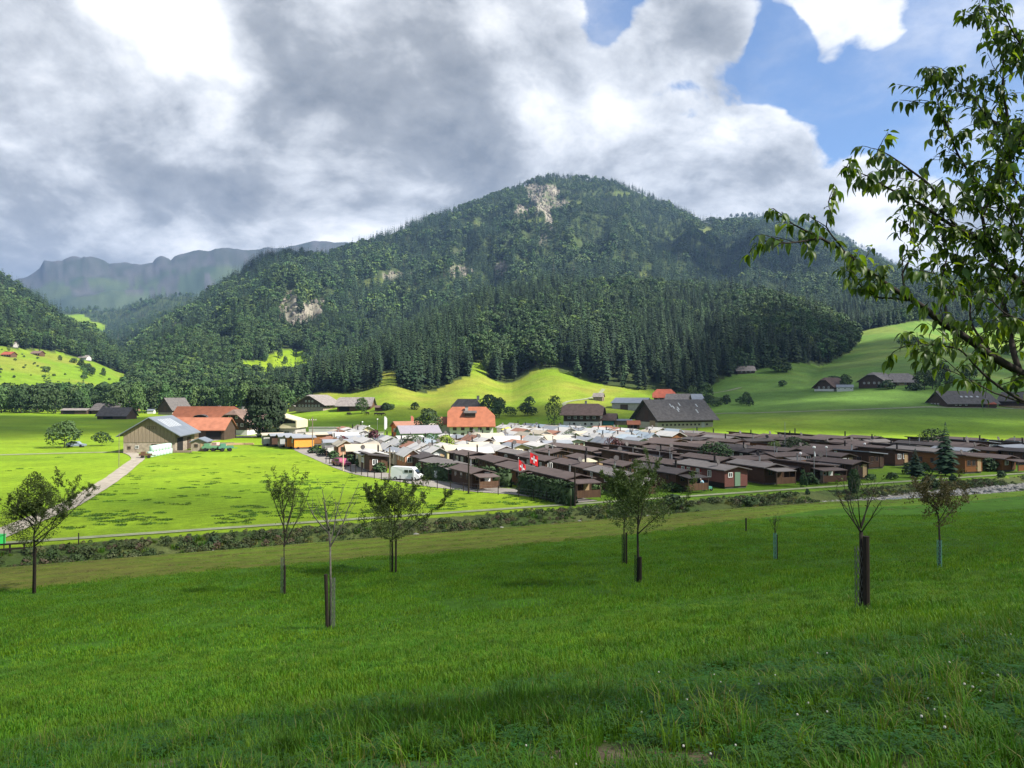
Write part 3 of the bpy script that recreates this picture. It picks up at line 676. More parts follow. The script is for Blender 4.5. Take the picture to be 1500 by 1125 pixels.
# ------------------------------------------------------------------ many copies at once (only for what nobody could count)
def scatter(name, protos, pts, rot, scl, idx, label, tiltx=None):
    me = bpy.data.meshes.new(name); n = len(pts); me.vertices.add(n); me.vertices.foreach_set('co', np.asarray(pts, dtype=np.float32).ravel())
    a = me.attributes.new('rot', 'FLOAT_VECTOR', 'POINT'); rv = np.zeros((n, 3), dtype=np.float32); rv[:, 2] = rot
    if tiltx is not None: rv[:, 0] = tiltx
    a.data.foreach_set('vector', rv.ravel())
    scl = np.asarray(scl, dtype=np.float32)
    if scl.ndim == 1: scl = np.repeat(scl[:, None], 3, 1)
    a = me.attributes.new('scl', 'FLOAT_VECTOR', 'POINT'); a.data.foreach_set('vector', scl.ravel())
    a = me.attributes.new('pick', 'INT', 'POINT'); a.data.foreach_set('value', np.asarray(idx, dtype=np.int32))
    o = link(name, me); c = bpy.data.collections.new(name + '_kinds')
    for i, p in enumerate(protos):
        ob = bpy.data.objects.new('%s_kind_%02d' % (name, i), p); c.objects.link(ob)
    g = bpy.data.node_groups.new(name, 'GeometryNodeTree'); g.interface.new_socket('Geometry', in_out='INPUT', socket_type='NodeSocketGeometry'); g.interface.new_socket('Geometry', in_out='OUTPUT', socket_type='NodeSocketGeometry')
    gi = g.nodes.new('NodeGroupInput'); go = g.nodes.new('NodeGroupOutput'); ip = g.nodes.new('GeometryNodeInstanceOnPoints'); ci = g.nodes.new('GeometryNodeCollectionInfo')
    ci.inputs['Collection'].default_value = c; ci.inputs['Separate Children'].default_value = True; ci.inputs['Reset Children'].default_value = True
    def attr(nm, ty):
        q = g.nodes.new('GeometryNodeInputNamedAttribute'); q.data_type = ty; q.inputs['Name'].default_value = nm; return q.outputs['Attribute']
    lk = g.links.new; lk(gi.outputs[0], ip.inputs['Points']); lk(ci.outputs[0], ip.inputs['Instance']); ip.inputs['Pick Instance'].default_value = True
    lk(attr('pick', 'INT'), ip.inputs['Instance Index']); er = g.nodes.new('FunctionNodeEulerToRotation'); lk(attr('rot', 'FLOAT_VECTOR'), er.inputs[0]); lk(er.outputs[0], ip.inputs['Rotation'])
    lk(attr('scl', 'FLOAT_VECTOR'), ip.inputs['Scale']); lk(ip.outputs[0], go.inputs[0])
    md = o.modifiers.new('nodes', 'NODES'); md.node_group = g
    o['kind'] = 'stuff'; o['label'] = label; return o

# prototypes are 1 unit high, scaled to the tree
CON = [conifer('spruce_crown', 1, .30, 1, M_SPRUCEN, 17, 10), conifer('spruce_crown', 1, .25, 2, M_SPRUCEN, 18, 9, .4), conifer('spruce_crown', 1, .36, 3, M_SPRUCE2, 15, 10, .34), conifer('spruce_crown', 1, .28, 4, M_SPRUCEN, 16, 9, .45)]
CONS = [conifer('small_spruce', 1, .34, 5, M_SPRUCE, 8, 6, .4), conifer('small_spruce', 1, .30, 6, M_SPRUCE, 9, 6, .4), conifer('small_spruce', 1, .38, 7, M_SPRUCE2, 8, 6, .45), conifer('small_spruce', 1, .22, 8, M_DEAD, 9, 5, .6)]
BRO = [broadleaf('leafy_crown', 1, .70, 11, M_BEECH, 620, .034, .10), broadleaf('leafy_crown', 1, .62, 12, M_BEECH2, 620, .034, .08), broadleaf('leafy_crown', 1, .78, 13, M_BEECH2, 620, .036, .12), broadleaf('leafy_crown', 1, .66, 14, M_LIME, 560, .034, .10)]
BROS = [broadleaf('small_leafy_crown', 1, .85, 15, M_BEECH, 130, .075, .02, 6), broadleaf('small_leafy_crown', 1, .75, 16, M_BEECH2, 130, .075, .02, 6), broadleaf('small_leafy_crown', 1, .9, 17, M_LIME, 120, .075, .02, 6)]
TRUNK = trunk_mesh('trunk', .55, .014, M_BARK)

# ------------------------------------------------------------------ the woods
def sample_sector(pa, pb, d0, d1, spacing, rng):
    "points spread evenly over the land between two columns and two ranges"
    ta, tb = math.atan((pa - 750) / F), math.atan((pb - 750) / F)
    area = .5 * (math.tan(tb) - math.tan(ta)) * (d1 ** 2 - d0 ** 2); n = int(area / spacing ** 2)
    u = rng.random(n); d = np.sqrt(d0 ** 2 + u * (d1 ** 2 - d0 ** 2)); tx = math.tan(ta) + (math.tan(tb) - math.tan(ta)) * rng.random(n); return tx * d, d
def woods():
    rng = np.random.default_rng(21); X_, Y_, Zz, Hh, Kd, SP = [], [], [], [], [], []
    for d0, d1, spc in ((440, 900, 5.4), (900, 1400, 6.4), (1400, 2600, 7.8), (2600, 3400, 13)):
        x, y = sample_sector(-90, 1640, d0, d1, spc, rng); Zs, px, d, s = layers(x, y); z = np.maximum(Zs[0], Zs[1:].max(0)); c, lay, py = cover(x, y, z, Zs, px, d, s)
        keep = (c == 1)
        # scattered trees on the clearings, thin growth on the screes
        thin = nfbm(x / 50, y / 50, 3)
        keep |= (c == 2) & (rng.random(len(x)) < .30) & (thin > -.15)
        keep |= (c == 0) & (lay == 3) & (py < 560) & (rng.random(len(x)) < .035) & (thin > .02)
        gap = (nfbm(x / 26 + 7, y / 26, 3) < -.33) & (d > 700); keep &= ~gap
        x, y, z, px, py, lay, c, d = (q[keep] for q in (x, y, z, px, py, lay, c, d))
        # kind of tree: spruce on the near hill and high up, beech in bands lower down
        nn = nfbm(x / 70 + 30, y / 70, 3) + .35 * nfbm(x / 16, y / 16, 2); pb = np.where(lay == 2, .09, .10) + np.where((lay == 1) & (px > 820) & (d > 780), .12, 0) + np.where((lay == 3), .30, 0) + np.where((lay == 2) & (px < 450) & (py > 490), .40, 0)
        pb = pb + np.where((lay == 1) & (px < 440), .35, 0)
        broad = (nn + .5) + rng.normal(0, .18, len(x)) < pb + .15
        h = np.where(broad, rng.uniform(12, 21, len(x)), rng.uniform(14, 29, len(x)) * (1 + .25 * nfbm(x / 30 + 3, y / 30, 2))) * np.where(c == 2, .55, 1) * np.where((c == 0), .55, 1) * np.where((lay == 2) & (py < 300), .72, 1) * np.where(lay >= 4, .9, 1)
        vis = ~hidden_by_land(x, y, z + h, .004)
        X_.append(x[vis]); Y_.append(y[vis]); Zz.append(z[vis]); Hh.append(h[vis]); Kd.append(broad[vis]); SP.append(px[vis] * 0 + lay[vis])
    x, y, z, h, b, lay = map(np.concatenate, (X_, Y_, Zz, Hh, Kd, SP)); return x, y, z, h, b.astype(bool), lay
wx, wy, wz, wh, wb, wl = woods()
print('forest trees', len(wx), 'broad', wb.sum())
def woods_build():
    rng = np.random.default_rng(5); px = 750 + F * wx / wy; inframe = (px > -10) & (px < 1510)
    # trees nearer the eye that stand in front: how much of each shows
    size = wh / wy; row_top = HOR - (wz + wh - EYE) / wy * F; row_bot = HOR - (wz - EYE) / wy * F
    order = np.argsort(wy); cols = np.full(1700, 2000.0); show = np.zeros(len(wx)); done = np.zeros(1700)
    for i in order:
        a = int(np.clip(px[i] - size[i] * F * .13 + 100, 0, 1699)); e = int(np.clip(px[i] + size[i] * F * .13 + 101, a + 1, 1700))
        seg = cols[a:e]; show[i] = np.clip(seg - row_top[i], 0, size[i] * F).mean() / (size[i] * F) if inframe[i] else 0
        cols[a:e] = np.minimum(seg, row_top[i] + size[i] * F * .25)
    score = size * np.where(inframe, 1, 0) * np.clip(show, 0, 1) ** .5 * np.where(show > .12, 1, 0)
    single = np.zeros(len(wx), bool)
    for kind in (False, True):
        idx = np.nonzero((wb == kind) & (score > 0))[0]; idx = idx[np.argsort(-score[idx])][:(285 if not kind else 200)]; single[idx] = True
    # where a tree belongs, for its label and group
    def place(i):
        p, l = px[i], wl[i]
        if l == 3: return 'hillside at the left edge'
        if p < 430: return 'valley mouth left of the big farm'
        if p < 560: return 'lower left corner of the near forest'
        if p < 665: return 'dark wood above the brown chalets'
        if p < 800: return 'tongue of forest above the orange roofed inn'
        if p < 1050: return 'foot of the forest above the large barn'
        if p < 1310: return 'dark forest edge on the right slope'
        return 'wood high on the right hillside'
    def root(kind, i):
        j = rng.integers(0, 4 if not kind else 3)
        e = empty('spruce_tree' if not kind else 'broadleaf_tree', (wx[i], wy[i], wz[i] - .2), rng.uniform(0, 6.28)); e.scale = (wh[i] * rng.uniform(.9, 1.12),) * 2 + (wh[i],)
        link('crown', (CON if not kind else BRO)[j], e); link('trunk', TRUNK, e)
        if not kind: tag(e, 'tall dark spruce standing in the ' + place(i), 'spruce', 'spruces in the ' + place(i))
        else: tag(e, 'round leafy tree among the spruces in the ' + place(i), 'tree', 'leafy trees in the ' + place(i))
    for i in np.nonzero(single)[0]: root(bool(wb[i]), i)
    rest = ~single
    bins = (('near_forest', (wl == 1) | (wl == 8), 'dense dark spruce forest on the near hill'), ('mountain_forest', (wl == 2), 'dense forest covering the mountain'), ('hillside_woods', (wl == 3), 'mixed woods on the left hillside'), ('distant_forest', (wl >= 4) & (wl != 8), 'hazy woods on the ridges behind'))
    for nm, sel, lb in bins:
        s = rest & sel; n = s.sum()
        if not n: continue
        d = wy[s]; br = wb[s]; near = d < 1150; r = rng.random(n)
        idx = np.where(near, np.where(br, 4 + np.where(r < .42, 0, np.where(r < .75, 1, np.where(r < .93, 2, 3))), np.floor(r * 4)), np.where(br, 12 + np.where(r < .5, 0, np.where(r < .88, 1, 2)), 8 + np.where(r < .012, 3, np.floor(rng.random(n) * 3))))
        sx = wh[s] * rng.uniform(.82, 1.2, n); scl = np.stack([sx, sx, wh[s]], 1)
        scatter(nm, CON + BRO + CONS + BROS, np.stack([wx[s], wy[s], wz[s] - .3], 1), rng.uniform(0, 6.28, n), scl, idx.astype(int), lb)
woods_build()

# ---- broken rock on the bare scars of the mountain
def outcrops():
    rng = np.random.default_rng(31); X_, Y_ = sample_sector(200, 900, 700, 2500, 7.5, rng); z = H(X_, Y_); c, lay, py = cover(X_, Y_, z); k = (c == 2) & (lay == 2) & ~hidden_by_land(X_, Y_, z + 6, .002) & (rng.random(len(X_)) < .55); x, y, z = X_[k], Y_[k], z[k]; m = mat('mountain_rock', (.19, .17, .14), .95, .45, .35, .1, rand=.35); ms = []
    for sd in range(4):
        bm = bmesh.new(); bmesh.ops.create_icosphere(bm, subdivisions=2, radius=1)
        for v in bm.verts: n = v.co.normalized(); v.co = n * (1 + .5 * mnoise.noise(n * 1.3 + Vector((sd * 3.1, 0, 0))) + .2 * mnoise.noise(n * 4 + Vector((sd, 2, 0)))); v.co = Vector((round(v.co.x * 3) / 3 * .5 + v.co.x * .5, v.co.y, v.co.z * 1.1))
        me = bpy.data.meshes.new('crag'); bm.to_mesh(me); bm.free(); me.materials.append(m); ms.append(me)
    n = len(x); s_ = rng.uniform(1.5, 5.5, n); scatter('rock_outcrops', ms, np.stack([x, y, z - .4 * s_], 1), rng.uniform(0, 6.28, n), np.stack([s_, s_ * .8, s_ * rng.uniform(.5, 1.5, n)], 1), rng.integers(0, 4, n), 'broken grey rock on the bare scars of the mountain'); print('crags', n)
outcrops()
# ------------------------------------------------------------------ unseen clouds, added and shaped to shade parts of the valley
def shade_cloud_mat(k):
    m = bpy.data.materials.new('shade_cloud'); m.use_nodes = True; t = m.node_tree; ns = t.nodes; p = ns['Principled BSDF']
    p.inputs['Base Color'].default_value = (.9, .9, .92, 1); p.inputs['Roughness'].default_value = 1; p.inputs['Specular IOR Level'].default_value = 0
    tr = ns.new('ShaderNodeBsdfTransparent'); mx = ns.new('ShaderNodeMixShader'); mx.inputs[0].default_value = k
    t.links.new(tr.outputs[0], mx.inputs[1]); t.links.new(p.outputs[0], mx.inputs[2]); t.links.new(mx.outputs[0], ns['Material Output'].inputs[0]); return m
M_SHADE_CLOUD = shade_cloud_mat(.15); M_THIN = shade_cloud_mat(.26)
def puff(seed, M_SHADE_CLOUD):
    bm = bmesh.new(); bmesh.ops.create_icosphere(bm, subdivisions=3, radius=1)
    for v in bm.verts:
        n = v.co.normalized(); v.co = n * (1 + .32 * mnoise.fractal(n * 1.7 + Vector((seed, 0, 0)), 1, 2, 4)); v.co.z *= .6
    me = bpy.data.meshes.new('shade_puff'); bm.to_mesh(me); bm.free(); me.materials.append(M_SHADE_CLOUD)
    me.polygons.foreach_set('use_smooth', [True] * len(me.polygons)); return me
PUFFS = [puff(i * 7.7, M_SHADE_CLOUD) for i in range(4)]; THIN = [puff(i * 5.7, M_THIN) for i in range(4)]
def in_poly(x, y, P):
    P = np.array(P, dtype=float); c = np.zeros(x.shape, bool)
    for i in range(len(P)):
        (x1, y1), (x2, y2) = P[i - 1], P[i]
        k = ((y1 > y) != (y2 > y)) & (x < (x2 - x1) * (y - y1) / (y2 - y1 + 1e-12) + x1); c ^= k
    return c
def edge_dist(x, y, P):
    P = np.array(P, dtype=float); best = np.full(x.shape, 1e9)
    for i in range(len(P)):
        a, b = P[i - 1], P[i]; ab = b - a; t = np.clip(((x - a[0]) * ab[0] + (y - a[1]) * ab[1]) / (ab @ ab), 0, 1)
        best = np.minimum(best, np.hypot(x - a[0] - t * ab[0], y - a[1] - t * ab[1]))
    return best
def shade_cloud_over(poly, zg, rad, soft, seed, alt=1500, holes=-.5, kinds=None, gap=1.0):
    rng = np.random.default_rng(seed); P = np.array(poly, float); lo, hi = P.min(0), P.max(0); sp = rad * gap
    gx, gy = np.meshgrid(np.arange(lo[0], hi[0], sp), np.arange(lo[1], hi[1], sp)); x = gx.ravel() + rng.uniform(-.5, .5, gx.size) * sp; y = gy.ravel() + rng.uniform(-.5, .5, gx.size) * sp
    k = in_poly(x, y, poly); x, y = x[k], y[k]; e = edge_dist(x, y, poly)
    k = rng.random(len(x)) < np.clip(e / soft, .12, 1); k &= nfbm(x / (rad * 7), y / (rad * 7), 3) > holes; x, y, e = x[k], y[k], e[k]
    up = (alt - zg) + rng.uniform(-.5, .5, len(x)) * rad * 1.5; sv = np.array(SUNV) / SUNV.z
    pts = np.stack([x + sv[0] * up, y + sv[1] * up, zg + up], 1)
    scatter('shade_cloud', kinds or PUFFS, pts, rng.uniform(0, 6.28, len(x)), rad * rng.uniform(.7, 1.15, len(x)) * np.clip(.55 + e / soft * .45, .55, 1), rng.integers(0, 4, len(x)), 'unseen puffy clouds shaped to shade parts of the valley')
shade_cloud_over([(-420, -260), (-260, 84), (-130, 82), (-62, 96), (-37, 106), (-20, 111), (-9, 122), (4, 130), (20, 146), (37, 180), (53, 196), (85, 192), (110, 212), (260, 235), (420, -260)], 2, 19, 24, 1, 1420, -2, None, 1.1)
shade_cloud_over([(-470, 200), (-122, 198), (-122, 243), (-80, 247), (-40, 245), (30, 245), (70, 241), (120, 238), (170, 205), (460, 205), (800, 300), (760, 800), (340, 760), (165, 800), (85, 640), (80, 395), (-120, 390), (-190, 440), (-480, 470)], 6, 26, 22, 2, 1480, -.6, THIN)
shade_cloud_over([(-820, 1450), (-380, 1500), (-330, 1900), (-500, 2150), (-900, 1900)], 260, 60, 120, 3, 1700, -.15, THIN)
shade_cloud_over([(150, 1500), (520, 1350), (800, 1600), (700, 2000), (250, 2050)], 300, 60, 140, 4, 1700, -.05, THIN)

# ------------------------------------------------------------------ haze
def haze():
    b = MB(); s = 7600.0; zlo, zhi = float(ZG.min()) - 1.0, max(float(ZG.max()) + 15, 1130)
    b.box(0, 0, (zlo + zhi) / 2, 2 * s, 2 * s, zhi - zlo)
    m = bpy.data.materials.new('haze'); m.use_nodes = True; ns = m.node_tree.nodes; ns.remove(ns['Principled BSDF'])
    v = ns.new('ShaderNodeVolumePrincipled'); v.inputs['Color'].default_value = (.36, .58, 1.0, 1); v.inputs['Density'].default_value = 0.000068; v.inputs['Anisotropy'].default_value = 0.15
    m.node_tree.links.new(v.outputs[0], ns['Material Output'].inputs['Volume']); o = b.build('haze', m); o['kind'] = 'stuff'; o['label'] = 'thin bluish haze filling the whole valley'
haze()
# ------------------------------------------------------------------ building materials
WOODD = mat('dark_timber', (.085, .058, .042), .85, .45, 1.2, .15, stretch=(6, 6, .6), rand=.12)
WOODM = mat('brown_timber', (.115, .066, .040), .85, .4, 1.2, .15, stretch=(6, 6, .6), rand=.15)
WOODG = mat('weathered_boards', (.27, .215, .155), .9, .38, 1.0, .1, stretch=(3.2, 3.2, .25))
WOODL = mat('light_timber', (.42, .30, .17), .8, .3, 1.5, .15, stretch=(5, 5, .5))
ROOFD = mat('dark_roof', (.115, .105, .10), .8, .4, .9, .2, rand=.12)
ROOFB = mat('brown_roof', (.17, .115, .092), .85, .35, .8, .2, rand=.15)
ROOFG = mat('shingle_roof', (.23, .205, .19), .85, .4, .9, .2)
ORANGE = mat('orange_tiles', (.30, .108, .058), .8, .25, .7, .2, bump=.2, bscale=3)
ORANGE2 = mat('pale_orange_tiles', (.34, .135, .080), .8, .3, .5, .2)
REDTILE = mat('red_tiles', (.33, .085, .05), .8, .3, .7, .2)
METAL = mat('metal_sheet', (.19, .215, .25), .45, .2, .5, .5, metal=.3)
METALL = mat('pale_sheet', (.40, .42, .43), .5, .15, .5, .4)
WHITE = mat('white_plaster', (.55, .54, .51), .8, .12, .8, .2)
CREAM = mat('cream_plaster', (.47, .43, .30), .8, .12, .8, .2)
CONC = mat('concrete', (.38, .36, .33), .9, .25, .8, .1)
STONEW = mat('stone_wall', (.33, .275, .215), .9, .4, 1.6, .1)
GLASS = mat('window_glass', (.02, .025, .03), .12, 0, 1, .6)
FRAMEW = mat('white_frame', (.75, .75, .73), .6, 0, 1, .3)
FRAMEB = mat('brown_frame', (.10, .06, .04), .7, 0, 1, .3)
BLACK = mat('dark_void', (.012, .011, .010), .9)
STEEL = mat('steel_grey', (.32, .33, .34), .4, 0, 1, .5, metal=.6)
TEAL = mat('teal_cover', (.03, .19, .20), .6)
POLEW = mat('pole_wood', (.20, .165, .125), .9, .3, 4, .1)
_mesh_cache = {}
def window_part(parent, p, w, h, axis, sgn, frame=FRAMEW, pane=GLASS, name='window'):
    "a framed window set proud of a wall: axis 'x' wall faces +-x, 'y' wall faces +-y"
    key = (round(w, 2), round(h, 2), axis, sgn, frame.name, pane.name)
    if key not in _mesh_cache:
        a, b = MB(), MB(); t = .09
        if axis == 'x':
            for (cy, cz, sy, sz) in ((0, h / 2 - t / 2, w, t), (0, -h / 2 + t / 2, w, t), (w / 2 - t / 2, 0, t, h - 2 * t), (-w / 2 + t / 2, 0, t, h - 2 * t), (0, 0, t * .7, h - 2 * t)): a.box(sgn * .035, cy, cz, .07, sy, sz)
            b.box(sgn * .012, 0, 0, .024, w - .02, h - .02)
        else:
            for (cx, cz, sx, sz) in ((0, h / 2 - t / 2, w, t), (0, -h / 2 + t / 2, w, t), (w / 2 - t / 2, 0, t, h - 2 * t), (-w / 2 + t / 2, 0, t, h - 2 * t), (0, 0, t * .7, h - 2 * t)): a.box(cx, sgn * .035, cz, sx, .07, sz)
            b.box(0, sgn * .012, 0, w - .02, .024, h - .02)
        _mesh_cache[key] = (a.mesh('window', frame), b.mesh('pane', pane))
    ma, mb = _mesh_cache[key]; o = link(name, ma, parent, p); link('pane', mb, o); return o
def slab_part(parent, name, p, w, h, axis, sgn, m, t=.08):
    key = ('s', round(w, 2), round(h, 2), axis, sgn, m.name, t)
    if key not in _mesh_cache:
        a = MB(); a.box(*( (sgn * t / 2, 0, 0, t, w, h) if axis == 'x' else (0, sgn * t / 2, 0, w, t, h)), m); _mesh_cache[key] = a.mesh(name, m)
    return link(name, _mesh_cache[key], parent, p)
def walls_mesh(b, w, l, hw, hr, k0, k1, m, base=0.0, mb=None, z0=-.6):
    "walls with pointed gables at both ends; k clips the gable top for hipped ends"
    x, y = w / 2, l / 2; zr = hw + hr
    def gab(yy, k, flip):
        if k >= 1: top = [(x, yy, hw), (-x, yy, hw)]
        elif k <= 0: top = [(x, yy, hw), (0, yy, zr), (-x, yy, hw)]
        else: top = [(x, yy, hw), (x * k, yy, zr - hr * k), (-x * k, yy, zr - hr * k), (-x, yy, hw)]
        pts = [(-x, yy, base), (x, yy, base)] + top
        b.face(pts if not flip else pts[::-1], m)
    gab(-y, k0, False); gab(y, k1, True)
    for sx in (-1, 1):
        q = [(sx * x, -y, base), (sx * x, y, base), (sx * x, y, hw), (sx * x, -y, hw)]; b.face(q if sx > 0 else q[::-1], m)
    if base > 0 and mb:
        b.box(0, 0, (base + z0) / 2, w - .04, l - .04, base - z0, mb)
    elif base > 0 or z0 < 0:
        b.box(0, 0, (base + z0) / 2, w - .02, l - .02, base - z0 + .0, m)
def roof_mesh(b, w, l, hw, hr, ov, oe, k0, k1, m, t=.18, rise=.12, shift=0.0):
    X, Yh = w / 2 + ov, l / 2 + oe; sl_ = hr / (w / 2); ze = hw - ov * sl_ + rise; zr = hw + hr + rise; D = zr - ze
    for sx in (-1, 1):
        pts = []
        for ye, k in ((-Yh, k0), (Yh, k1)):
            sg = 1 if ye > 0 else -1; hyp = (sx * X * k, ye, zr - D * k); rid = (0, ye - sg * X * k * .85, zr)
            seq = [(sx * X, ye, ze)] if k >= 1 else [(sx * X, ye, ze), hyp]
            pts.append(seq + [rid])
        poly = pts[0] + pts[1][::-1]
        if pts[0][-1] == pts[1][-1]: poly = pts[0] + pts[1][::-1][1:]
        if sx > 0: poly = poly[::-1]
        b.slab(poly[::-1], t, m)
    for ye, k in ((-Yh, k0), (Yh, k1)):
        if k <= 0: continue
        sg = 1 if ye > 0 else -1; tri = [(-X * k, ye, zr - D * k), (X * k, ye, zr - D * k), (0, ye - sg * X * k * .85, zr)]
        if sg > 0: tri = [tri[1], tri[0], tri[2]]
        b.slab(tri, t, m)
def house(name, label, loc, rz, w, l, hw, hr, wall, roof, cat='house', ov=.9, oe=.9, k=(0, 0), base=0.0, basem=None, wins=(), doors=(), chim=(), group=None, sink=0.0, t=.2, boards=None):
    r = empty(name, (loc[0], loc[1], loc[2] - sink), rz, label, cat, group)
    b = MB(); walls_mesh(b, w, l, hw, hr, k[0], k[1], wall, base, basem); b.build('wall', None, r)
    b = MB(); roof_mesh(b, w, l, hw, hr, ov, oe, k[0], k[1], roof, t); ro = b.build('roof', None, r)
    for q in wins:          # (side, along, z, w, h[, frame[, pane]])
        side, u, z, ww, hh = q[:5]; fr = q[5] if len(q) > 5 else FRAMEW; pn = q[6] if len(q) > 6 else GLASS
        if side in 'fb': sg = -1 if side == 'f' else 1; window_part(r, (u, sg * l / 2, z), ww, hh, 'y', sg, fr, pn)
        else: sg = -1 if side == 'l' else 1; window_part(r, (sg * w / 2, u, z), ww, hh, 'x', sg, fr, pn)
    for q in doors:
        side, u, z, ww, hh, m = q[:6]; nm = q[6] if len(q) > 6 else 'door'
        if side in 'fb': sg = -1 if side == 'f' else 1; slab_part(r, nm, (u, sg * l / 2, z), ww, hh, 'y', sg, m)
        else: sg = -1 if side == 'l' else 1; slab_part(r, nm, (sg * w / 2, u, z), ww, hh, 'x', sg, m)
    for x, y, s, h in chim:
        b = MB(); z = hw + hr * (1 - abs(x) / (w / 2)); b.box(x, y, z + h / 2 - .3, s, s, h + .6, CONC); b.box(x, y, z + h + .03, s + .16, s + .16, .1, ROOFD); b.build('chimney', None, ro)
    if boards:              # thin battens over the gable boards
        side, m, n = boards; sg = -1 if side == 'f' else 1
        for i in range(n):
            x = -w / 2 + (i + .5) * w / n; top = hw + hr * (1 - abs(x) / (w / 2)) - .15
            bb = MB(); bb.box(0, 0, 0, w / n - .10, .05, top - max(base, 2.3)); bb.build('board', m, r, (x, sg * (l / 2 + .025), (top + max(base, 2.3)) / 2))
    return r
def row(side, us, z, w, h, fr=FRAMEW, pn=GLASS): return [(side, u, z, w, h, fr, pn) for u in us]

# ---- big grey barn at left
barn = house('grey_barn', 'weathered grey board barn with blue grey sheet metal roof beside the orange roofed farm', (-79.6 - 8 * math.sin(R(9)), 165 + 8, 0), R(9), 10.8, 16, 4.4, 3.35, WOODG, METAL, 'barn', ov=1.25, oe=1.0, base=2.3, basem=STONEW,
             wins=[('f', .4, 5.5, 1.8, .6, FRAMEB, BLACK), ('f', -2.6, 1.3, .8, .7, WHITE), ('f', 1.0, 1.5, 1.2, .9, FRAMEB), ('f', 2.7, 1.4, .9, .8, WHITE), ('f', -4.2, 1.2, .7, .6, FRAMEB)], doors=[('r', -4.5, 1.6, 4.4, 3.0, BLACK), ('r', 3, 1.5, 3, 2.8, WOODD)], boards=('f', WOODG, 14))
for i in range(6):          # pale translucent strips in the metal roof
    b = MB(); x0, x1 = 1.0, 3.7; sl_ = 3.35 / 5.4; y0 = -6 + i * 1.7
    z = lambda x: 7.75 - x * sl_ + .135
    b.slab([(x0, y0, z(x0)), (x1, y0, z(x1)), (x1, y0 + .7, z(x1)), (x0, y0 + .7, z(x0))], .02, METALL)
    b.build('skylight', None, barn)
# annex right of it, open shed
p = at(285, 661)
house('stone_annex', 'low stone and timber lean-to shed at the right corner of the grey barn', (p.x + .4, p.y + 3, 0), R(9), 3.2, 5.5, 2.2, .7, STONEW, METAL, 'shed', ov=.35, oe=.4, wins=[('f', -.5, 1.3, .8, .7, FRAMEB)], doors=[('f', .9, 1.0, .9, 1.9, WOODL)])
# ---- orange roofed farm
p = at(299, 644.5)
house('cart_shed', 'low cart shed with pale orange tiled roof and dark open front', (p.x * (1 + 5 / p.y), p.y + 5, 0), R(90), 9, 15.2, 3.2, 2.9, WOODD, ORANGE2, 'shed', ov=.8, oe=.5, k=(0, .1), doors=[('l', -4.6, 1.5, 4.2, 2.9, BLACK, 'opening'), ('l', .2, 1.4, 1.2, 2.4, WOODL), ('l', 4.5, 1.5, 4, 2.6, WOODM, 'gate')])
p = at(305, 637.5)
house('orange_farmhouse', 'long farmhouse with bright orange hipped roof and curved dormer behind the cart shed', (p.x * (1 + 12 / p.y) + .3, p.y + 12, 0), R(90), 13, 19.5, 4.2, 4.6, WOODD, ORANGE, 'farmhouse', ov=1.2, oe=.8, k=(.32, .0), wins=row('l', (-7, -4.5, -1.5, 1.5, 4.5, 7), 3.0, 1.0, 1.1) + row('f', (-3, 0, 3), 3, 1, 1.1), chim=[(1.2, -3, .8, 1.2)])
q = MB(); 
for i in range(9):
    a0, a1 = math.pi * i / 9, math.pi * (i + 1) / 9; q.slab([(-2.4 * math.cos(a1), -.6, .2 + 1.15 * math.sin(a1)), (-2.4 * math.cos(a0), -.6, .2 + 1.15 * math.sin(a0)), (-2.4 * math.cos(a0), 3.2, .2 + 1.15 * math.sin(a0)), (-2.4 * math.cos(a1), 3.2, .2 + 1.15 * math.sin(a1))], .15, ROOFD)
q.box(0, 0, .6, 3.9, .2, 1.0, BLACK)
fh = [o for o in COL.objects if o.name == 'orange_farmhouse'][0]
dm = q.build('dormer', None, fh, (-5.4, .5, 5.0), R(-90))
p = at(352, 637.5)
house('dark_chalet', 'dark timber chalet with balcony, between the long orange roof and the huge dark tree', (p.x * (1 + 6 / p.y) + .5, p.y + 6, 0), R(-8), 9.5, 11, 4.4, 3.6, WOODD, ROOFB, 'chalet', ov=1.2, oe=1.6, k=(.35, .35), base=1.6, basem=WHITE, wins=row('f', (-3, -1, 1, 3), 3.2, .9, 1.0) + row('f', (-1.2, 1.2), 5.6, .8, .9), doors=[('f', 0, 4.5, 8, .9, WOODM, 'balcony')], chim=[(0, 1, .7, 1)])
p = at(372, 637)
house('brown_annex', 'long brown roofed timber wing right of the dark chalet, beside the big tree', (p.x * (1 + 14 / p.y) + .4, p.y + 14, 0), R(80), 7, 9, 3.8, 2.8, WOODD, ROOFB, 'farm building', wins=row('l', (-2.5, 0, 2.5), 2.6, .9, .9))
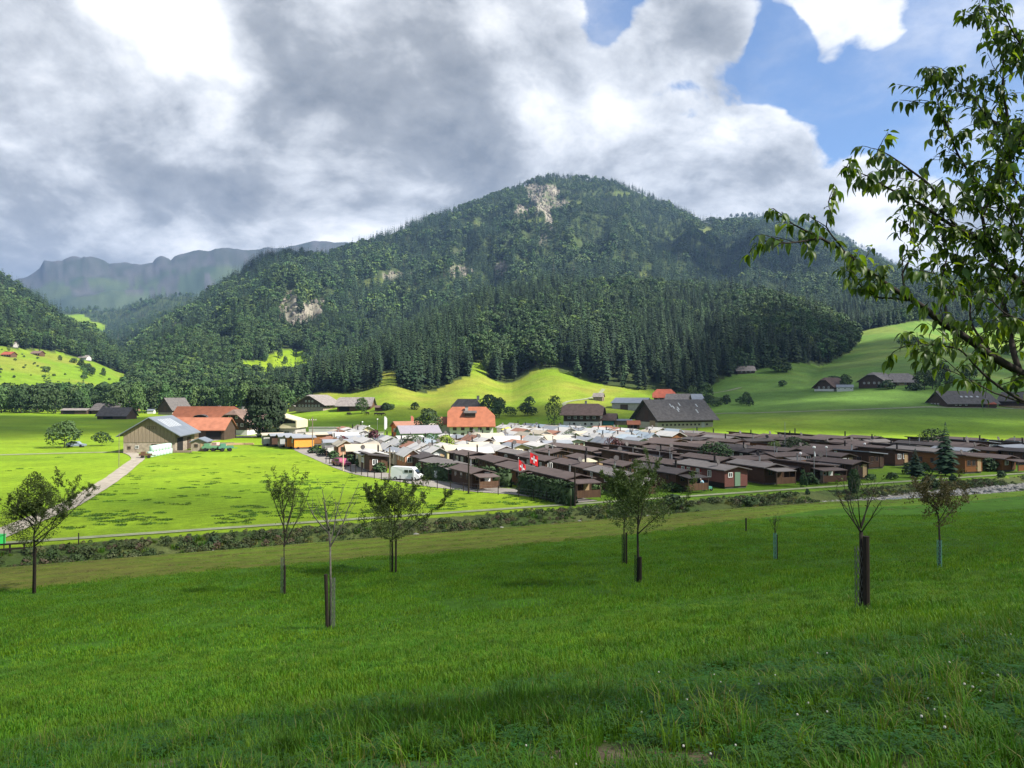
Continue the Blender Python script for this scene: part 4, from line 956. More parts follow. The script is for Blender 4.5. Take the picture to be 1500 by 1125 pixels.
# ---- modern white house and flat buildings
p = at(421, 641)
r_ = empty('modern_house', (p.x * (1 + 5 / p.y), p.y + 5, 0), R(-4), 'modern house with pale timber gable frame and long window band', 'house')
b = MB(); b.box(0, 0, 1.3, 8.4, 9, 3.2, CONC); b.box(0, 0, 3.5, 8.6, 9.2, 1.4, CREAM); b.build('wall', None, r_)
pts = [(-4.6, 4.6), (-2.6, 6.6), (-1.9, 6.75), (4.6, 5.0), (4.6, 2.9), (-4.6, 2.9)]; b = MB()
for i in range(len(pts)):
    (x0, z0), (x1, z1) = pts[i], pts[(i + 1) % len(pts)]; L_ = math.hypot(x1 - x0, z1 - z0); b.box((x0 + x1) / 2, 0, (z0 + z1) / 2, L_ + .2, 9.8, .32, CREAM, mat=None) if False else None
    a = math.atan2(z1 - z0, x1 - x0); Mx = Matrix.Translation(((x0 + x1) / 2, -.2, (z0 + z1) / 2)) @ Matrix.Rotation(-a, 4, 'Y'); b.box(0, 0, 0, L_ + .15, 9.8, .3, CREAM if i > 0 else ROOFD, mat=Mx)
b.build('gable_frame', None, r_)
b = MB(); b.face([(-4.3, -4.2, 3.2), (4.4, -4.2, 3.2), (4.4, -4.2, 4.9), (-1.9, -4.2, 6.5), (-2.6, -4.2, 6.4), (-4.3, -4.2, 4.6)], GLASS); b.build('window_front', None, r_)
for i in range(4): slab_part(r_, 'mullion', (-2.6 + i * 1.9, -4.2, 4.55), .12, 2.5 - .2 * i, 'y', -1, WOODM)
for u in (-2.4, -.2, 1.6): window_part(r_, (u, -4.5, 1.5), 1.5, .9, 'y', -1, STEEL)
slab_part(r_, 'side_roof', (-4.75, 0, 4.6), 9, 1.6, 'x', -1, ROOFD)
for px0, px1, py, h, m, lb in ((376, 412, 640, 2.2, WHITE, 'low white flat roofed building left of the modern house'), (412, 560, 641, 1.5, WHITE, 'long low white wall behind the parked wagons'), (452, 508, 636.5, 2.2, WHITE, 'long white flat roofed hall right of the modern house')):
    a, c = at(px0, py), at(px1, py); o = MB(); w = c.x - a.x; o.box(0, 0, h / 2 - .2, w, 3.0 if h > 2 else .5, h + .4, m); o.box(0, 0, h + .04, w + .3, 3.3 if h > 2 else .7, .14, CONC)
    e = o.build('white_hall' if h > 2 else 'white_wall', None, None, ((a.x + c.x) / 2, a.y + 2, 0)); tag(e, lb, 'building' if h > 2 else 'wall')
# ---- inn with orange roof
p = at(690, 640)
inn = house('orange_roofed_inn', 'white plastered inn with bright orange hipped roof standing behind the mobile homes', (p.x * (1 + 6.5 / p.y), p.y + 6.5, 0), R(90 + 4), 12, 13.2, 3.9, 5.0, WHITE, ORANGE, 'inn', ov=1.0, oe=.7, k=(.45, .25), wins=row('l', (-5, -2.6, 0, 2.6, 5), 2.6, 1.1, 1.3, FRAMEB) + row('l', (-5, -2.6, 2.6, 5), .8, 1.0, .9, FRAMEB) + row('b', (-3, 0, 3), 3.5, 1.0, 1.2, FRAMEB) + row('b', (0,), 6, 1.0, 1.0, FRAMEB), doors=[('l', 0, .9, 1.2, 1.9, WOODM)], chim=[(-1.5, 1.4, .9, 1.3)])
b = MB(); b.box(0, 0, .5, 3.2, 2, 1.2, WOODD); b.slab([(-2, -1.4, 1.15), (2, -1.4, 1.15), (2, 1.4, 1.75), (-2, 1.4, 1.75)], .15, ROOFD); b.build('dormer', None, inn, (-3.1, .3, 6.1), R(-90))
b = MB(); b.box(0, 0, 2.0, 3.4, 5.5, 4.6, WHITE); roof_mesh(b, 3.4, 5.5, 4.2, 1.6, .6, .5, 0, 0, ORANGE2); b.build('side_wing', None, inn, (-1, 7.4, 0))
# ---- buildings of the middle distance
p = at(860, 625)
house('brown_chalet', 'broad dark chalet with brown roof and white base in the meadow right of the inn', (p.x * (1 + 8 / p.y) - 1.5, p.y + 8, p.z), R(78), 13.5, 14.5, 5.4, 3.6, WOODD, ROOFB, 'chalet', ov=1.8, oe=1.4, k=(.35, .3), base=2.0, basem=WHITE,
      wins=row('l', (-5, -2.5, 0, 2.5, 5), 3.6, 1.1, 1.1) + row('l', (-4, -1.5, 3), 1.1, .9, .8, FRAMEB) + row('f', (-3, 0, 3), 3.6, 1, 1), chim=[(0, -1, .8, 1.2)])
p = at(884, 624)
house('chalet_annex', 'low annex with sloping brown roof and teal cover against the brown chalet', (p.x * (1 + 10 / p.y) + 1, p.y + 10, p.z), R(78), 11, 8, 2.4, 2.4, WOODD, ROOFB, 'annex', ov=.8, oe=.8, doors=[('l', -1.5, 1.2, 4.5, 2.2, TEAL, 'tarpaulin')])
p = at(992, 628)
big = house('large_dark_barn', 'largest dark barn with huge dark roof and cream ground floor in mid valley', (p.x * (1 + 9 / p.y) - 1.4, p.y + 9, p.z), R(-70), 17, 24, 4.6, 6.2, WOODD, ROOFD, 'barn', ov=2.0, oe=1.6, base=2.4, basem=CREAM,
      wins=row('r', [-10 + i * 1.75 for i in range(12)], 1.5, .8, .7, FRAMEB), doors=[('f', 0, 5.2, 2.6, 3.4, WOODM), ('f', 4.5, 1.6, 4, 2.8, WOODL), ('r', 7.5, 1.3, 1.4, 2.0, WHITE)])
random.seed(4)
for i in range(9):
    x = random.uniform(2.2, 6.6); y = random.uniform(-5, 9); sl_ = 6.2 / 8.5; b = MB(); z = 4.6 + 6.2 - abs(x) * sl_ + .15; b.slab([(x - .7, y, z + .7 * sl_), (x + .7, y, z - .7 * sl_), (x + .7, y + .5, z - .7 * sl_), (x - .7, y + .5, z + .7 * sl_)], .03, METALL); b.build('skylight', None, big)
p = at(927, 629)
house('small_red_roofed_shed', 'small open shed with red orange roof left of the large dark barn', (p.x * (1 + 3 / p.y) + .2, p.y + 3, p.z), R(85), 4, 4.2, 2.0, 1.1, WOODM, ORANGE, 'shed', ov=.6, oe=.4, doors=[('l', 0, 1, 2.2, 1.8, BLACK, 'opening')])
p = at(905, 624)
house('flat_green_shed', 'long low shed with flat mossy roof between the brown chalet and the large barn', (p.x * (1 + 8 / p.y), p.y + 8, p.z), R(84), 5, 11, 2.0, .5, WOODG, METAL, 'shed', ov=.4, oe=.4)
p = at(926, 601)
house('pale_sheet_shed', 'pale shed with grey metal roof on the slope behind the large barn', (p.x * (1 + 6 / p.y), p.y + 6, p.z), R(62), 13, 17, 3.8, 2.4, CONC, METAL, 'barn', ov=.7, oe=.6, wins=row('f', (-3, -1, 1, 3), 2.8, 1.4, 1.0, FRAMEB), doors=[('l', 2, 1.5, 4, 2.8, WOODD)])
p = at(974, 593)
house('red_roofed_house', 'house with red tiled hipped roof behind the large barn', (p.x * (1 + 8 / p.y) - .5, p.y + 8, p.z), R(80), 10, 11, 4.5, 4.0, WOODM, REDTILE, 'house', k=(.5, .5), wins=row('l', (-3, 0, 3), 3, 1, 1))
p = at(996, 597)
house('grey_roofed_house', 'grey roofed timber house just right of the red tiled roof', (p.x * (1 + 3 / p.y) - 1, p.y + 3, p.z), R(66), 10, 11, 3.8, 3.4, WOODG, ROOFG, 'house', wins=row('l', (-3, 0, 3), 2.4, 1, 1) + row('f', (-2, 2), 2.4, 1, 1))
p = at(1009, 597)
house('solar_roofed_house', 'small house with solar panels glinting on its roof by the round bush', (p.x * (1 + 9 / p.y) + 2, p.y + 9, p.z), R(100), 9, 9, 3.5, 3.6, WHITE, METAL, 'house', wins=row('l', (-2, 2), 2.4, 1, 1))
p = at(877, 587)
house('hay_hut', 'little grey hay hut beside the curving track on the bright slope', (p.x * (1 + 2 / p.y), p.y + 2, p.z), R(70), 4.6, 5.2, 2.4, 1.8, WOODG, ROOFG, 'hut', ov=.5, oe=.5, doors=[('f', 0, 1, 1.2, 1.8, WOODD)])
p = at(470, 601.5)
house('brown_gabled_farmhouse', 'wide dark farmhouse with broad front gable on the meadow below the left woods', (p.x * (1 + 9 / p.y) - 1.5, p.y + 9, p.z), R(-18), 17, 17, 3.8, 4.6, WOODD, ROOFG, 'farmhouse', ov=1.8, oe=1.5, k=(.12, .12), base=1.8, basem=STONEW, wins=row('f', (-6, -4, -2, 0, 2, 4, 6), 2.6, 1, 1) + row('f', (-2, 0, 2), 5, .9, .9) + row('r', (-5, -2, 2, 5), 2.6, 1, 1), doors=[('r', 0, 1.0, 3, 2, WOODL)])
p = at(522, 602.5)
house('long_brown_barn', 'long brown barn with grey shingle roof right of the gabled farmhouse', (p.x * (1 + 7 / p.y), p.y + 7, p.z), R(88), 11, 17.5, 3.4, 3.8, WOODM, ROOFG, 'barn', ov=1.2, oe=1, k=(0, .2), doors=[('l', 5, 1.4, 5.5, 2.8, BLACK, 'opening'), ('l', -5, 1.4, 3, 2.6, WOODM)])
p = at(556, 602)
house('tiny_field_hut', 'tiny brown hut in the meadow right of the long brown barn', (p.x * (1 + 2 / p.y), p.y + 2, p.z), R(85), 3, 4, 1.8, .9, WOODM, ROOFB, 'hut', ov=.3, oe=.3)
p = at(432, 603)
house('grey_lean_to', 'low grey lean-to at the left of the gabled farmhouse', (p.x * (1 + 7 / p.y) + 1.5, p.y + 7, p.z), R(-18), 6, 8, 2.0, 1.4, WOODG, ROOFG, 'shed', ov=.4, oe=.4)
# ---- inn's neighbour
p = at(684, 614)
house('grey_roofed_hall', 'dark grey mansard roofed house directly behind the orange roofed inn', (p.x * (1 + 9 / p.y), p.y + 9, p.z), R(90), 9, 12.5, 4.5, 4.6, WOODD, ROOFD, 'house', k=(.6, .6), wins=row('l', (-4, 0, 4), 3.5, 1, 1), chim=[(0, -5.2, 1.2, 1.6)])
# ---- right side farms
p = at(1219, 573)
house('small_chalet', 'small brown roofed chalet with white wall on the right slope, leftmost farm there', (p.x * (1 + 7 / p.y) - .5, p.y + 7, p.z), R(-58), 12, 13, 2.6, 4.8, WOODD, ROOFB, 'chalet', ov=1.2, oe=1, k=(.25, .2), base=1.2, basem=WHITE, wins=row('r', (-4, -1, 2, 5), 2, 1, 1) + row('f', (-3, 0, 3), 2, 1, 1))
p = at(1247, 573)
house('white_annex', 'low white walled annex beside the small chalet on the right slope', (p.x * (1 + 4 / p.y) - 3.5, p.y + 4, p.z), R(70), 4, 8, 2.2, 1.2, WHITE, METAL, 'annex', ov=.3, oe=.3, wins=row('l', (-3, 0, 3), 1.4, .9, .7))
p = at(1297, 567.5)
house('double_roofed_farm', 'dark farmhouse with two grey roofs in front of the hillside bushes', (p.x * (1 + 8 / p.y) - 4, p.y + 8, p.z), R(-52), 14, 14, 3.6, 4.4, WOODD, ROOFG, 'farmhouse', ov=1.2, oe=1, k=(.25, 0), wins=row('f', (-4, -1.5, 1.5, 4), 2.4, 1, 1) + row('r', (-4, 0, 4), 2.2, 1, 1))
house('grey_hipped_barn', 'grey hipped roof wing at the right of the two roofed farm', (p.x * (1 + 10 / p.y) + 7.5, p.y + 10, p.z), R(92), 12, 13, 3.4, 4.2, WOODM, ROOFG, 'barn', ov=1.1, oe=.9, k=(.4, .4), wins=row('l', (-4, 0, 4), 2.2, 1, 1), doors=[('l', 2, 1.2, 3, 2.2, WOODL)])
p = at(1274, 568)
house('field_shelter', 'small brown shelter just left of the two roofed farm', (p.x * (1 + 5 / p.y), p.y + 5, p.z), R(88), 4, 6, 1.8, .8, WOODM, ROOFB, 'shed', ov=.3, oe=.3)
p = at(1412, 597.5)
lb_ = house('long_dark_barn', 'long dark hipped barn in the meadow at right with a row of skylights', (p.x * (1 + 8 / p.y) - 1, p.y + 8, p.z), R(-80), 12, 24.5, 2.5, 4.8, WOODD, ROOFD, 'barn', ov=1.1, oe=1, k=(0, .3), wins=row('f', (-3.5, -1.5, .5), 1.5, 1, .9) + row('r', (-8, -6, -3), 1.4, 1, .8))
for y in (-3.5, -1, 1.5, 4.5):
    b = MB(); x = 3.2; sl_ = 4.8 / 6; z = 7.3 - 3.2 * sl_ + .16; b.slab([(x - .35, y, z + .35 * sl_), (x + .35, y, z - .35 * sl_), (x + .35, y + 1.1, z - .35 * sl_), (x - .35, y + 1.1, z + .35 * sl_)], .04, METALL); b.build('skylight', None, lb_)
p = at(1444, 598)
house('red_roofed_lean_to', 'low lean-to with rust red roof at the right end of the long dark barn', (p.x * (1 + 3.6 / p.y) - 1, p.y + 3.6, p.z), R(86), 5, 7.5, 1.9, 1.0, WOODD, REDTILE, 'shed', ov=.4, oe=.3, doors=[('l', 1.5, .9, 1.6, 1.7, BLACK, 'opening')])
p = at(1489, 600)
house('brown_barn_at_edge', 'dark barn with light timber base, farthest right in the meadow', (p.x * (1 + 9 / p.y) + 4, p.y + 9, p.z), R(40), 13, 17, 4, 3.6, WOODD, ROOFD, 'barn', ov=1, oe=.9, base=1.5, basem=WOODL, wins=[('f', 1.0, 2.4, 2.2, 1.8, FRAMEW, METALL)], doors=[('f', -3.5, 1.2, 1.6, 2.4, BLACK, 'opening')])
p = at(1091, 548)
house('slope_chalet', 'small dark chalet at the top of the track on the right slope', (p.x * (1 + 5 / p.y), p.y + 5, p.z), R(86), 8, 12, 2.8, 3.0, WOODD, ROOFG, 'chalet', k=(.2, .2), wins=row('l', (-3, 0, 3), 1.8, .9, .9))
p = at(1291, 471.5)
house('high_meadow_hut', 'tiny hay hut at the top of the high bright meadow beneath the branch', (p.x * (1 + 4 / p.y), p.y + 4, p.z), R(85), 6, 9, 2.4, 2.6, WOODG, ROOFG, 'hut')
# ---- left side farms
p = at(113, 607)
house('open_shed', 'long low open shed in front of the tree line at far left', (p.x * (1 + 4 / p.y), p.y + 4, p.z), R(90), 7, 16, 2.6, 1.0, WOODD, ROOFG, 'shed', ov=.6, oe=.4, doors=[('l', 3, 1.1, 7, 2, BLACK, 'opening')])
p = at(160, 607)
house('dark_barn_behind', 'dark barn with grey roof in the group of three at the left tree line', (p.x * (1 + 8 / p.y), p.y + 8, p.z), R(86), 11, 16, 3.0, 3.8, WOODD, ROOFD, 'barn', k=(.2, .2))
p = at(172, 614)
house('low_dark_barn', 'low dark barn with large grey roof, frontmost of the left group', (p.x * (1 + 3 / p.y), p.y + 3, p.z), R(88), 10, 15.5, 2.3, 3.7, WOODD, ROOFD, 'barn', ov=1, oe=.7, doors=[('l', 2, .9, 5, 1.6, BLACK, 'opening')])
p = at(187, 604)
house('pink_walled_farmhouse', 'farmhouse with pinkish lit gable and arched roof behind the dark barns', (p.x * (1 + 9 / p.y), p.y + 9, p.z), R(8), 11, 14, 4.6, 4.2, mat('pink_wall', (.55, .33, .24), .8, .15), ROOFG, 'farmhouse', ov=1.4, oe=1.4, k=(.4, .2), wins=row('f', (-3, -1, 1, 3), 3, 1, 1.1) + row('r', (-3, 0, 3), 3, 1, 1))
p = at(256, 607.5)
house('black_gabled_barn', 'steep black gabled barn standing alone left of the orange farm roof', (p.x * (1 + 7 / p.y), p.y + 7, p.z), R(-25), 12, 14, 3.6, 6.6, WOODD, ROOFD, 'barn', ov=1.0, oe=.9, base=1.4, basem=STONEW, doors=[('f', 0, 3.6, 2.2, 3, WOODM)])
p = at(222, 606)
house('tiny_white_hut', 'tiny white hut at the foot of the trees between the two left farms', (p.x * (1 + 2 / p.y), p.y + 2, p.z), R(90), 3, 4, 2, .8, WHITE, METAL, 'hut', ov=.3, oe=.3)
for px, py, lb, wm, rm in ((13, 523, 'reddish hut furthest left on the hillside meadow', WOODM, REDTILE), (55, 521, 'small brown hut half hidden by bushes on the left meadow', WOODM, ROOFB), (124, 527, 'pale roofed farmhouse high on the left meadow', WHITE, ROOFG), (88, 512, 'sunlit hut above the left meadow', WOODL, ROOFG), (17, 508, 'grey roofed house highest on the left hillside', CONC, ROOFG)):
    p = at(px, py); house('hillside_house', lb, (p.x * (1 + 3 / p.y), p.y + 3, p.z), R(80), 8, 11 if px != 88 else 6, 3, 2.6, wm, rm, 'house', wins=row('l', (-3, 0, 3), 1.8, 1, 1))
# ------------------------------------------------------------------ the mobile home park
CW = lambda nm, c, **k: mat(nm, c, .75, .12, 1.0, .2, **k)
W_BROWN = mat('home_brown_boards', (.082, .046, .031), .85, .3, 1.5, .15, stretch=(.5, .5, 7), rand=.2)
W_DARK = mat('home_dark_boards', (.045, .031, .025), .85, .3, 1.5, .15, stretch=(.5, .5, 7), rand=.2)
W_RED = mat('home_red_boards', (.17, .072, .06), .85, .2, 1.5, .15, stretch=(.5, .5, 7), rand=.06)
W_OCHRE = mat('home_ochre_boards', (.20, .085, .032), .85, .3, 1.5, .15, stretch=(.5, .5, 7), rand=.1)
W_WHITE = CW('home_white_panels', (.50, .495, .48)); W_CREAM = CW('home_cream_panels', (.47, .40, .25)); W_GREY = CW('home_grey_panels', (.30, .315, .315)); W_PINK = CW('home_salmon_panels', (.42, .22, .14)); W_GREEN = CW('home_sage_panels', (.42, .48, .36))
R_BROWN = mat('felt_roof_brown', (.098, .076, .070), .9, .25, .8, .15, rand=.16); R_DARK = mat('felt_roof_dark', (.060, .053, .053), .9, .3, .8, .15, rand=.16); R_GREYB = mat('felt_roof_taupe', (.155, .14, .134), .9, .2, .8, .15, rand=.1)
R_WHITE = mat('white_roof_sheet', (.43, .42, .40), .6, .15, .5, .3); R_CREAM = mat('cream_roof_sheet', (.38, .335, .26), .6, .15, .5, .3); R_GREY = mat('grey_roof_sheet', (.21, .225, .25), .6, .15, .5, .3); R_BLUE = mat('pale_blue_roof_sheet', (.30, .355, .40), .5, .12, .5, .4); R_ORANGE = mat('terracotta_roof', (.28, .14, .095), .8, .2, .5, .2)
SHUT = mat('shutter_red', (.23, .03, .025), .7); SHUTG = mat('green_door', (.15, .33, .12), .7); YELLOW = mat('cream_shutter', (.62, .50, .25), .7)
U = Vector((-.375, .927, 0)); V_ = Vector((.927, .375, 0)); RZH = math.atan2(.375, .927)
WN = {'wall': {}, 'name': {W_BROWN.name: 'brown', W_DARK.name: 'dark brown', W_RED.name: 'brick red', W_OCHRE.name: 'ochre', W_WHITE.name: 'white', W_CREAM.name: 'cream', W_GREY.name: 'grey', W_PINK.name: 'salmon', W_GREEN.name: 'sage green',
      R_BROWN.name: 'brown', R_DARK.name: 'blackish', R_GREYB.name: 'taupe', R_WHITE.name: 'white', R_CREAM.name: 'cream', R_GREY.name: 'grey', R_BLUE.name: 'pale blue', R_ORANGE.name: 'terracotta'}}
_home_cache = {}
FLUE = MB(); FLUE.tube([(0, 0, -.3), (0, 0, .95)], .11, 8, STEEL); FLUE.tube([(0, 0, .98), (0, 0, 1.12)], .17, 8, ROOFD); FLUE_ME = FLUE.mesh('flue')
FLUE2 = MB(); FLUE2.tube([(0, 0, -.3), (0, 0, 1.15)], .15, 8, BLACK); FLUE2.tube([(0, 0, 1.2), (0, 0, 1.3)], .2, 8, BLACK); FLUE_ME2 = FLUE2.mesh('flue')
b = MB(); b.tube([(0, 0, -.2), (0, 0, .6)], .03, 5, STEEL); b.lathe([(.02, 0), (.22, .04), (.38, .14), (.42, .2)], 14, STEEL); 
DISH_ME = b.mesh('dish')
_d = bpy.data.meshes.new('satellite_dish')
bm = bmesh.new(); bmesh.ops.create_cone(bm, cap_ends=True, segments=14, radius1=.42, radius2=.40, depth=.06, matrix=Matrix.Translation((0, -.1, .65)) @ Matrix.Rotation(R(72), 4, 'X')); bmesh.ops.create_cone(bm, cap_ends=True, segments=6, radius1=.03, radius2=.03, depth=.8, matrix=Matrix.Translation((0, 0, .25))); bm.to_mesh(_d); bm.free(); _d.materials.append(ROOFD)
def home(loc, rz, w, l, hw, hr, wm, rm, style, feats, rng, name='mobile_home', detail=True):
    r = empty(name, loc, rz)
    key = (round(w, 1), round(l, 1), hw, hr, style)
    kb = (key, wm.name); kr = (key, rm.name)
    if kb not in _home_cache:
        b = MB()
        if style == 'mono':     # single pitch
            x, y = w / 2, l / 2; b.face([(-x, -y, 0), (x, -y, 0), (x, -y, hw), (-x, -y, hw + hr)], wm); b.face([(x, y, 0), (-x, y, 0), (-x, y, hw + hr), (x, y, hw)], wm); b.face([(x, -y, 0), (x, y, 0), (x, y, hw), (x, -y, hw)], wm); b.face([(-x, y, 0), (-x, -y, 0), (-x, -y, hw + hr), (-x, y, hw + hr)], wm)
        else: walls_mesh(b, w, l, hw, hr, 0, 0, wm, 0.0, None, 0.0)
        _home_cache[kb] = b.mesh('wall')
    if kr not in _home_cache:
        b = MB(); X, Yh = w / 2 + .42, l / 2 + .5
        if style == 'mono': s_ = hr / w; b.slab([(-X, -Yh, hw + hr + .42 * s_ + .13), (X, -Yh, hw - .42 * s_ + .13), (X, Yh, hw - .42 * s_ + .13), (-X, Yh, hw + hr + .42 * s_ + .13)], .16, rm)
        else: roof_mesh(b, w, l, hw, hr, .42, .5, 0, 0, rm, .13, .10)
        _home_cache[kr] = b.mesh('roof')
    link('wall', _home_cache[kb], r); ro = link('roof', _home_cache[kr], r)
    kp = ('plinth', round(w, 1), round(l, 1))
    if kp not in _home_cache: b = MB(); b.box(0, 0, -.18, w - .25, l - .25, .42, ROOFD); _home_cache[kp] = b.mesh('plinth')
    link('plinth', _home_cache[kp], r)
    fr = FRAMEW if rng.random() < (.75 if wm in (W_WHITE, W_CREAM, W_GREY, W_RED) else .28) else FRAMEB; zc = min(1.45, hw - .65)
    nl = int(l // 2.3)
    for i in range(nl):
        if rng.random() < .75: window_part(r, (-w / 2, -l / 2 + (i + .7) * l / (nl + .4), zc), 1.0 if rng.random() < .6 else .7, .85, 'x', -1, fr)
        if detail and rng.random() < .5: window_part(r, (w / 2, -l / 2 + (i + .7) * l / (nl + .4), zc), 1.0, .85, 'x', 1, fr)
    nf = 2 if w > 3.4 else 1
    for i in range(nf + (1 if rng.random() < .5 else 0)):
        window_part(r, (-w / 2 + (i + .75) * w / (nf + 1.5), -l / 2, zc), .85, .95, 'y', -1, fr)
    slab_part(r, 'door', (w / 2 - .75, -l / 2, 1.0), .8, 1.95, 'y', -1, rng.choice([FRAMEW, WOODM, WOODL, WOODD]))
    zr = hw + hr * .6
    if 'flue' in feats: link('flue', FLUE_ME if rng.random() < .4 else FLUE_ME2, ro, (w * rng.uniform(.1, .3), l * rng.uniform(-.35, .35), zr))
    if 'dish' in feats: link('satellite_dish', _d, ro, (-w * .25, l * rng.uniform(-.4, .4), zr), rng.uniform(-.5, .5))
    if 'porch' in feats:        # roofed porch before the end wall
        b = MB(); b.slab([(-w / 2, -l / 2 - 2.6, hw - .35), (w / 2, -l / 2 - 2.6, hw - .35), (w / 2, -l / 2 - .03, hw - .12), (-w / 2, -l / 2 - .03, hw - .12)], .1, rm); pr = b.build('porch_roof', None, r)
        for sx in (-1, 1): b = MB(); b.box(sx * (w / 2 - .1), -l / 2 - 2.45, (hw - .5) / 2, .1, .1, hw - .5, WOODD); b.build('post', None, pr)
        b = MB(); b.box(0, -l / 2 - 2.45, .55, w - .3, .05, .9, rng.choice([wm, WOODM, WOODD])); b.build('railing', None, r)
    if 'awning' in feats:
        b = MB(); b.slab([(-w / 2 - 2.3, -l * .3, hw - .55), (-w / 2 - .02, -l * .3, hw - .15), (-w / 2 - .02, l * .25, hw - .15), (-w / 2 - 2.3, l * .25, hw - .55)], .07, rm if rng.random() < .5 else R_GREYB); a_ = b.build('awning', None, r)
        for yy in (-l * .28, l * .23): b = MB(); b.box(-w / 2 - 2.2, yy, (hw - .62) / 2, .08, .08, hw - .62, WOODM); b.build('post', None, a_)
    return r
rng = random.Random(42)
homes = []
def inside_camp(x, y):
    px = 750 + F * x / y; row = HOR + F * EYE / y; s = sdist(x, y)
    if s < 22 and x > -2 or s < 19: return False
    back = np.interp(px, [380, 440, 500, 545, 600, 700, 760, 830, 900, 1000, 1100, 1200, 1300, 1400, 1500, 1600], [645, 645, 638, 636, 634, 635, 634, 635.5, 640, 645, 648, 651, 654, 656.5, 660, 662])
    if row < back or px > 1560: return False
    edge = np.interp(row, [630, 645, 660, 672, 684, 694, 704, 712, 718, 724, 740], [500, 478, 474, 492, 522, 560, 618, 680, 740, 775, 840])
    if px < edge + 6: return False
    # leave room for the inn, the green hall and the orange hut
    if 650 < px < 735 and row < 652: return False
    if 540 < px < 650 and row < 655: return False
    return True
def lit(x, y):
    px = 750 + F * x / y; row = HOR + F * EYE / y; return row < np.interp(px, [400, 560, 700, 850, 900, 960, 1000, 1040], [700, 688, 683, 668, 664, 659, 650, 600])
corner = Vector((32.5, 103, 0)); placed = []
for i in range(-24, 14):
    for j in range(0, 26):
        base = corner + V_ * (i * 6.1) + U * (j * 9.0 + (i % 2) * 3 + rng.uniform(-1, 1)); x = base.x + rng.uniform(-.5, .5); y = base.y + rng.uniform(-.5, .5)
        if inside_camp(x, y) and lit(x, y) and rng.random() < .93: placed.append((i, 100 + j, x, y))
for i in range(-14, 20):
    off = rng.uniform(-1.5, 1.5) if i not in (0, 1) else 0
    for j in range(0, 17):
        base = corner + V_ * (i * 8.1) + U * (j * 12.0 + off + 6.0) - V_ * 1.9
        x = base.x + rng.uniform(-.5, .5) * (j > 0); y = base.y + rng.uniform(-.7, .7) * (j > 0)
        if not inside_camp(x, y) or lit(x, y - 3): continue
        placed.append((i, j, x, y))
rows = {}
for q in placed: rows.setdefault(q[1], []).append(q)
ordw = ['first', 'second', 'third', 'fourth', 'fifth', 'sixth', 'seventh', 'eighth', 'ninth', 'tenth', 'eleventh', 'twelfth', 'thirteenth', 'fourteenth', 'fifteenth', 'sixteenth', 'seventeenth', 'eighteenth', 'nineteenth', 'twentieth', '21st', '22nd', '23rd', '24th', '25th', '26th', '27th', '28th', '29th', '30th']
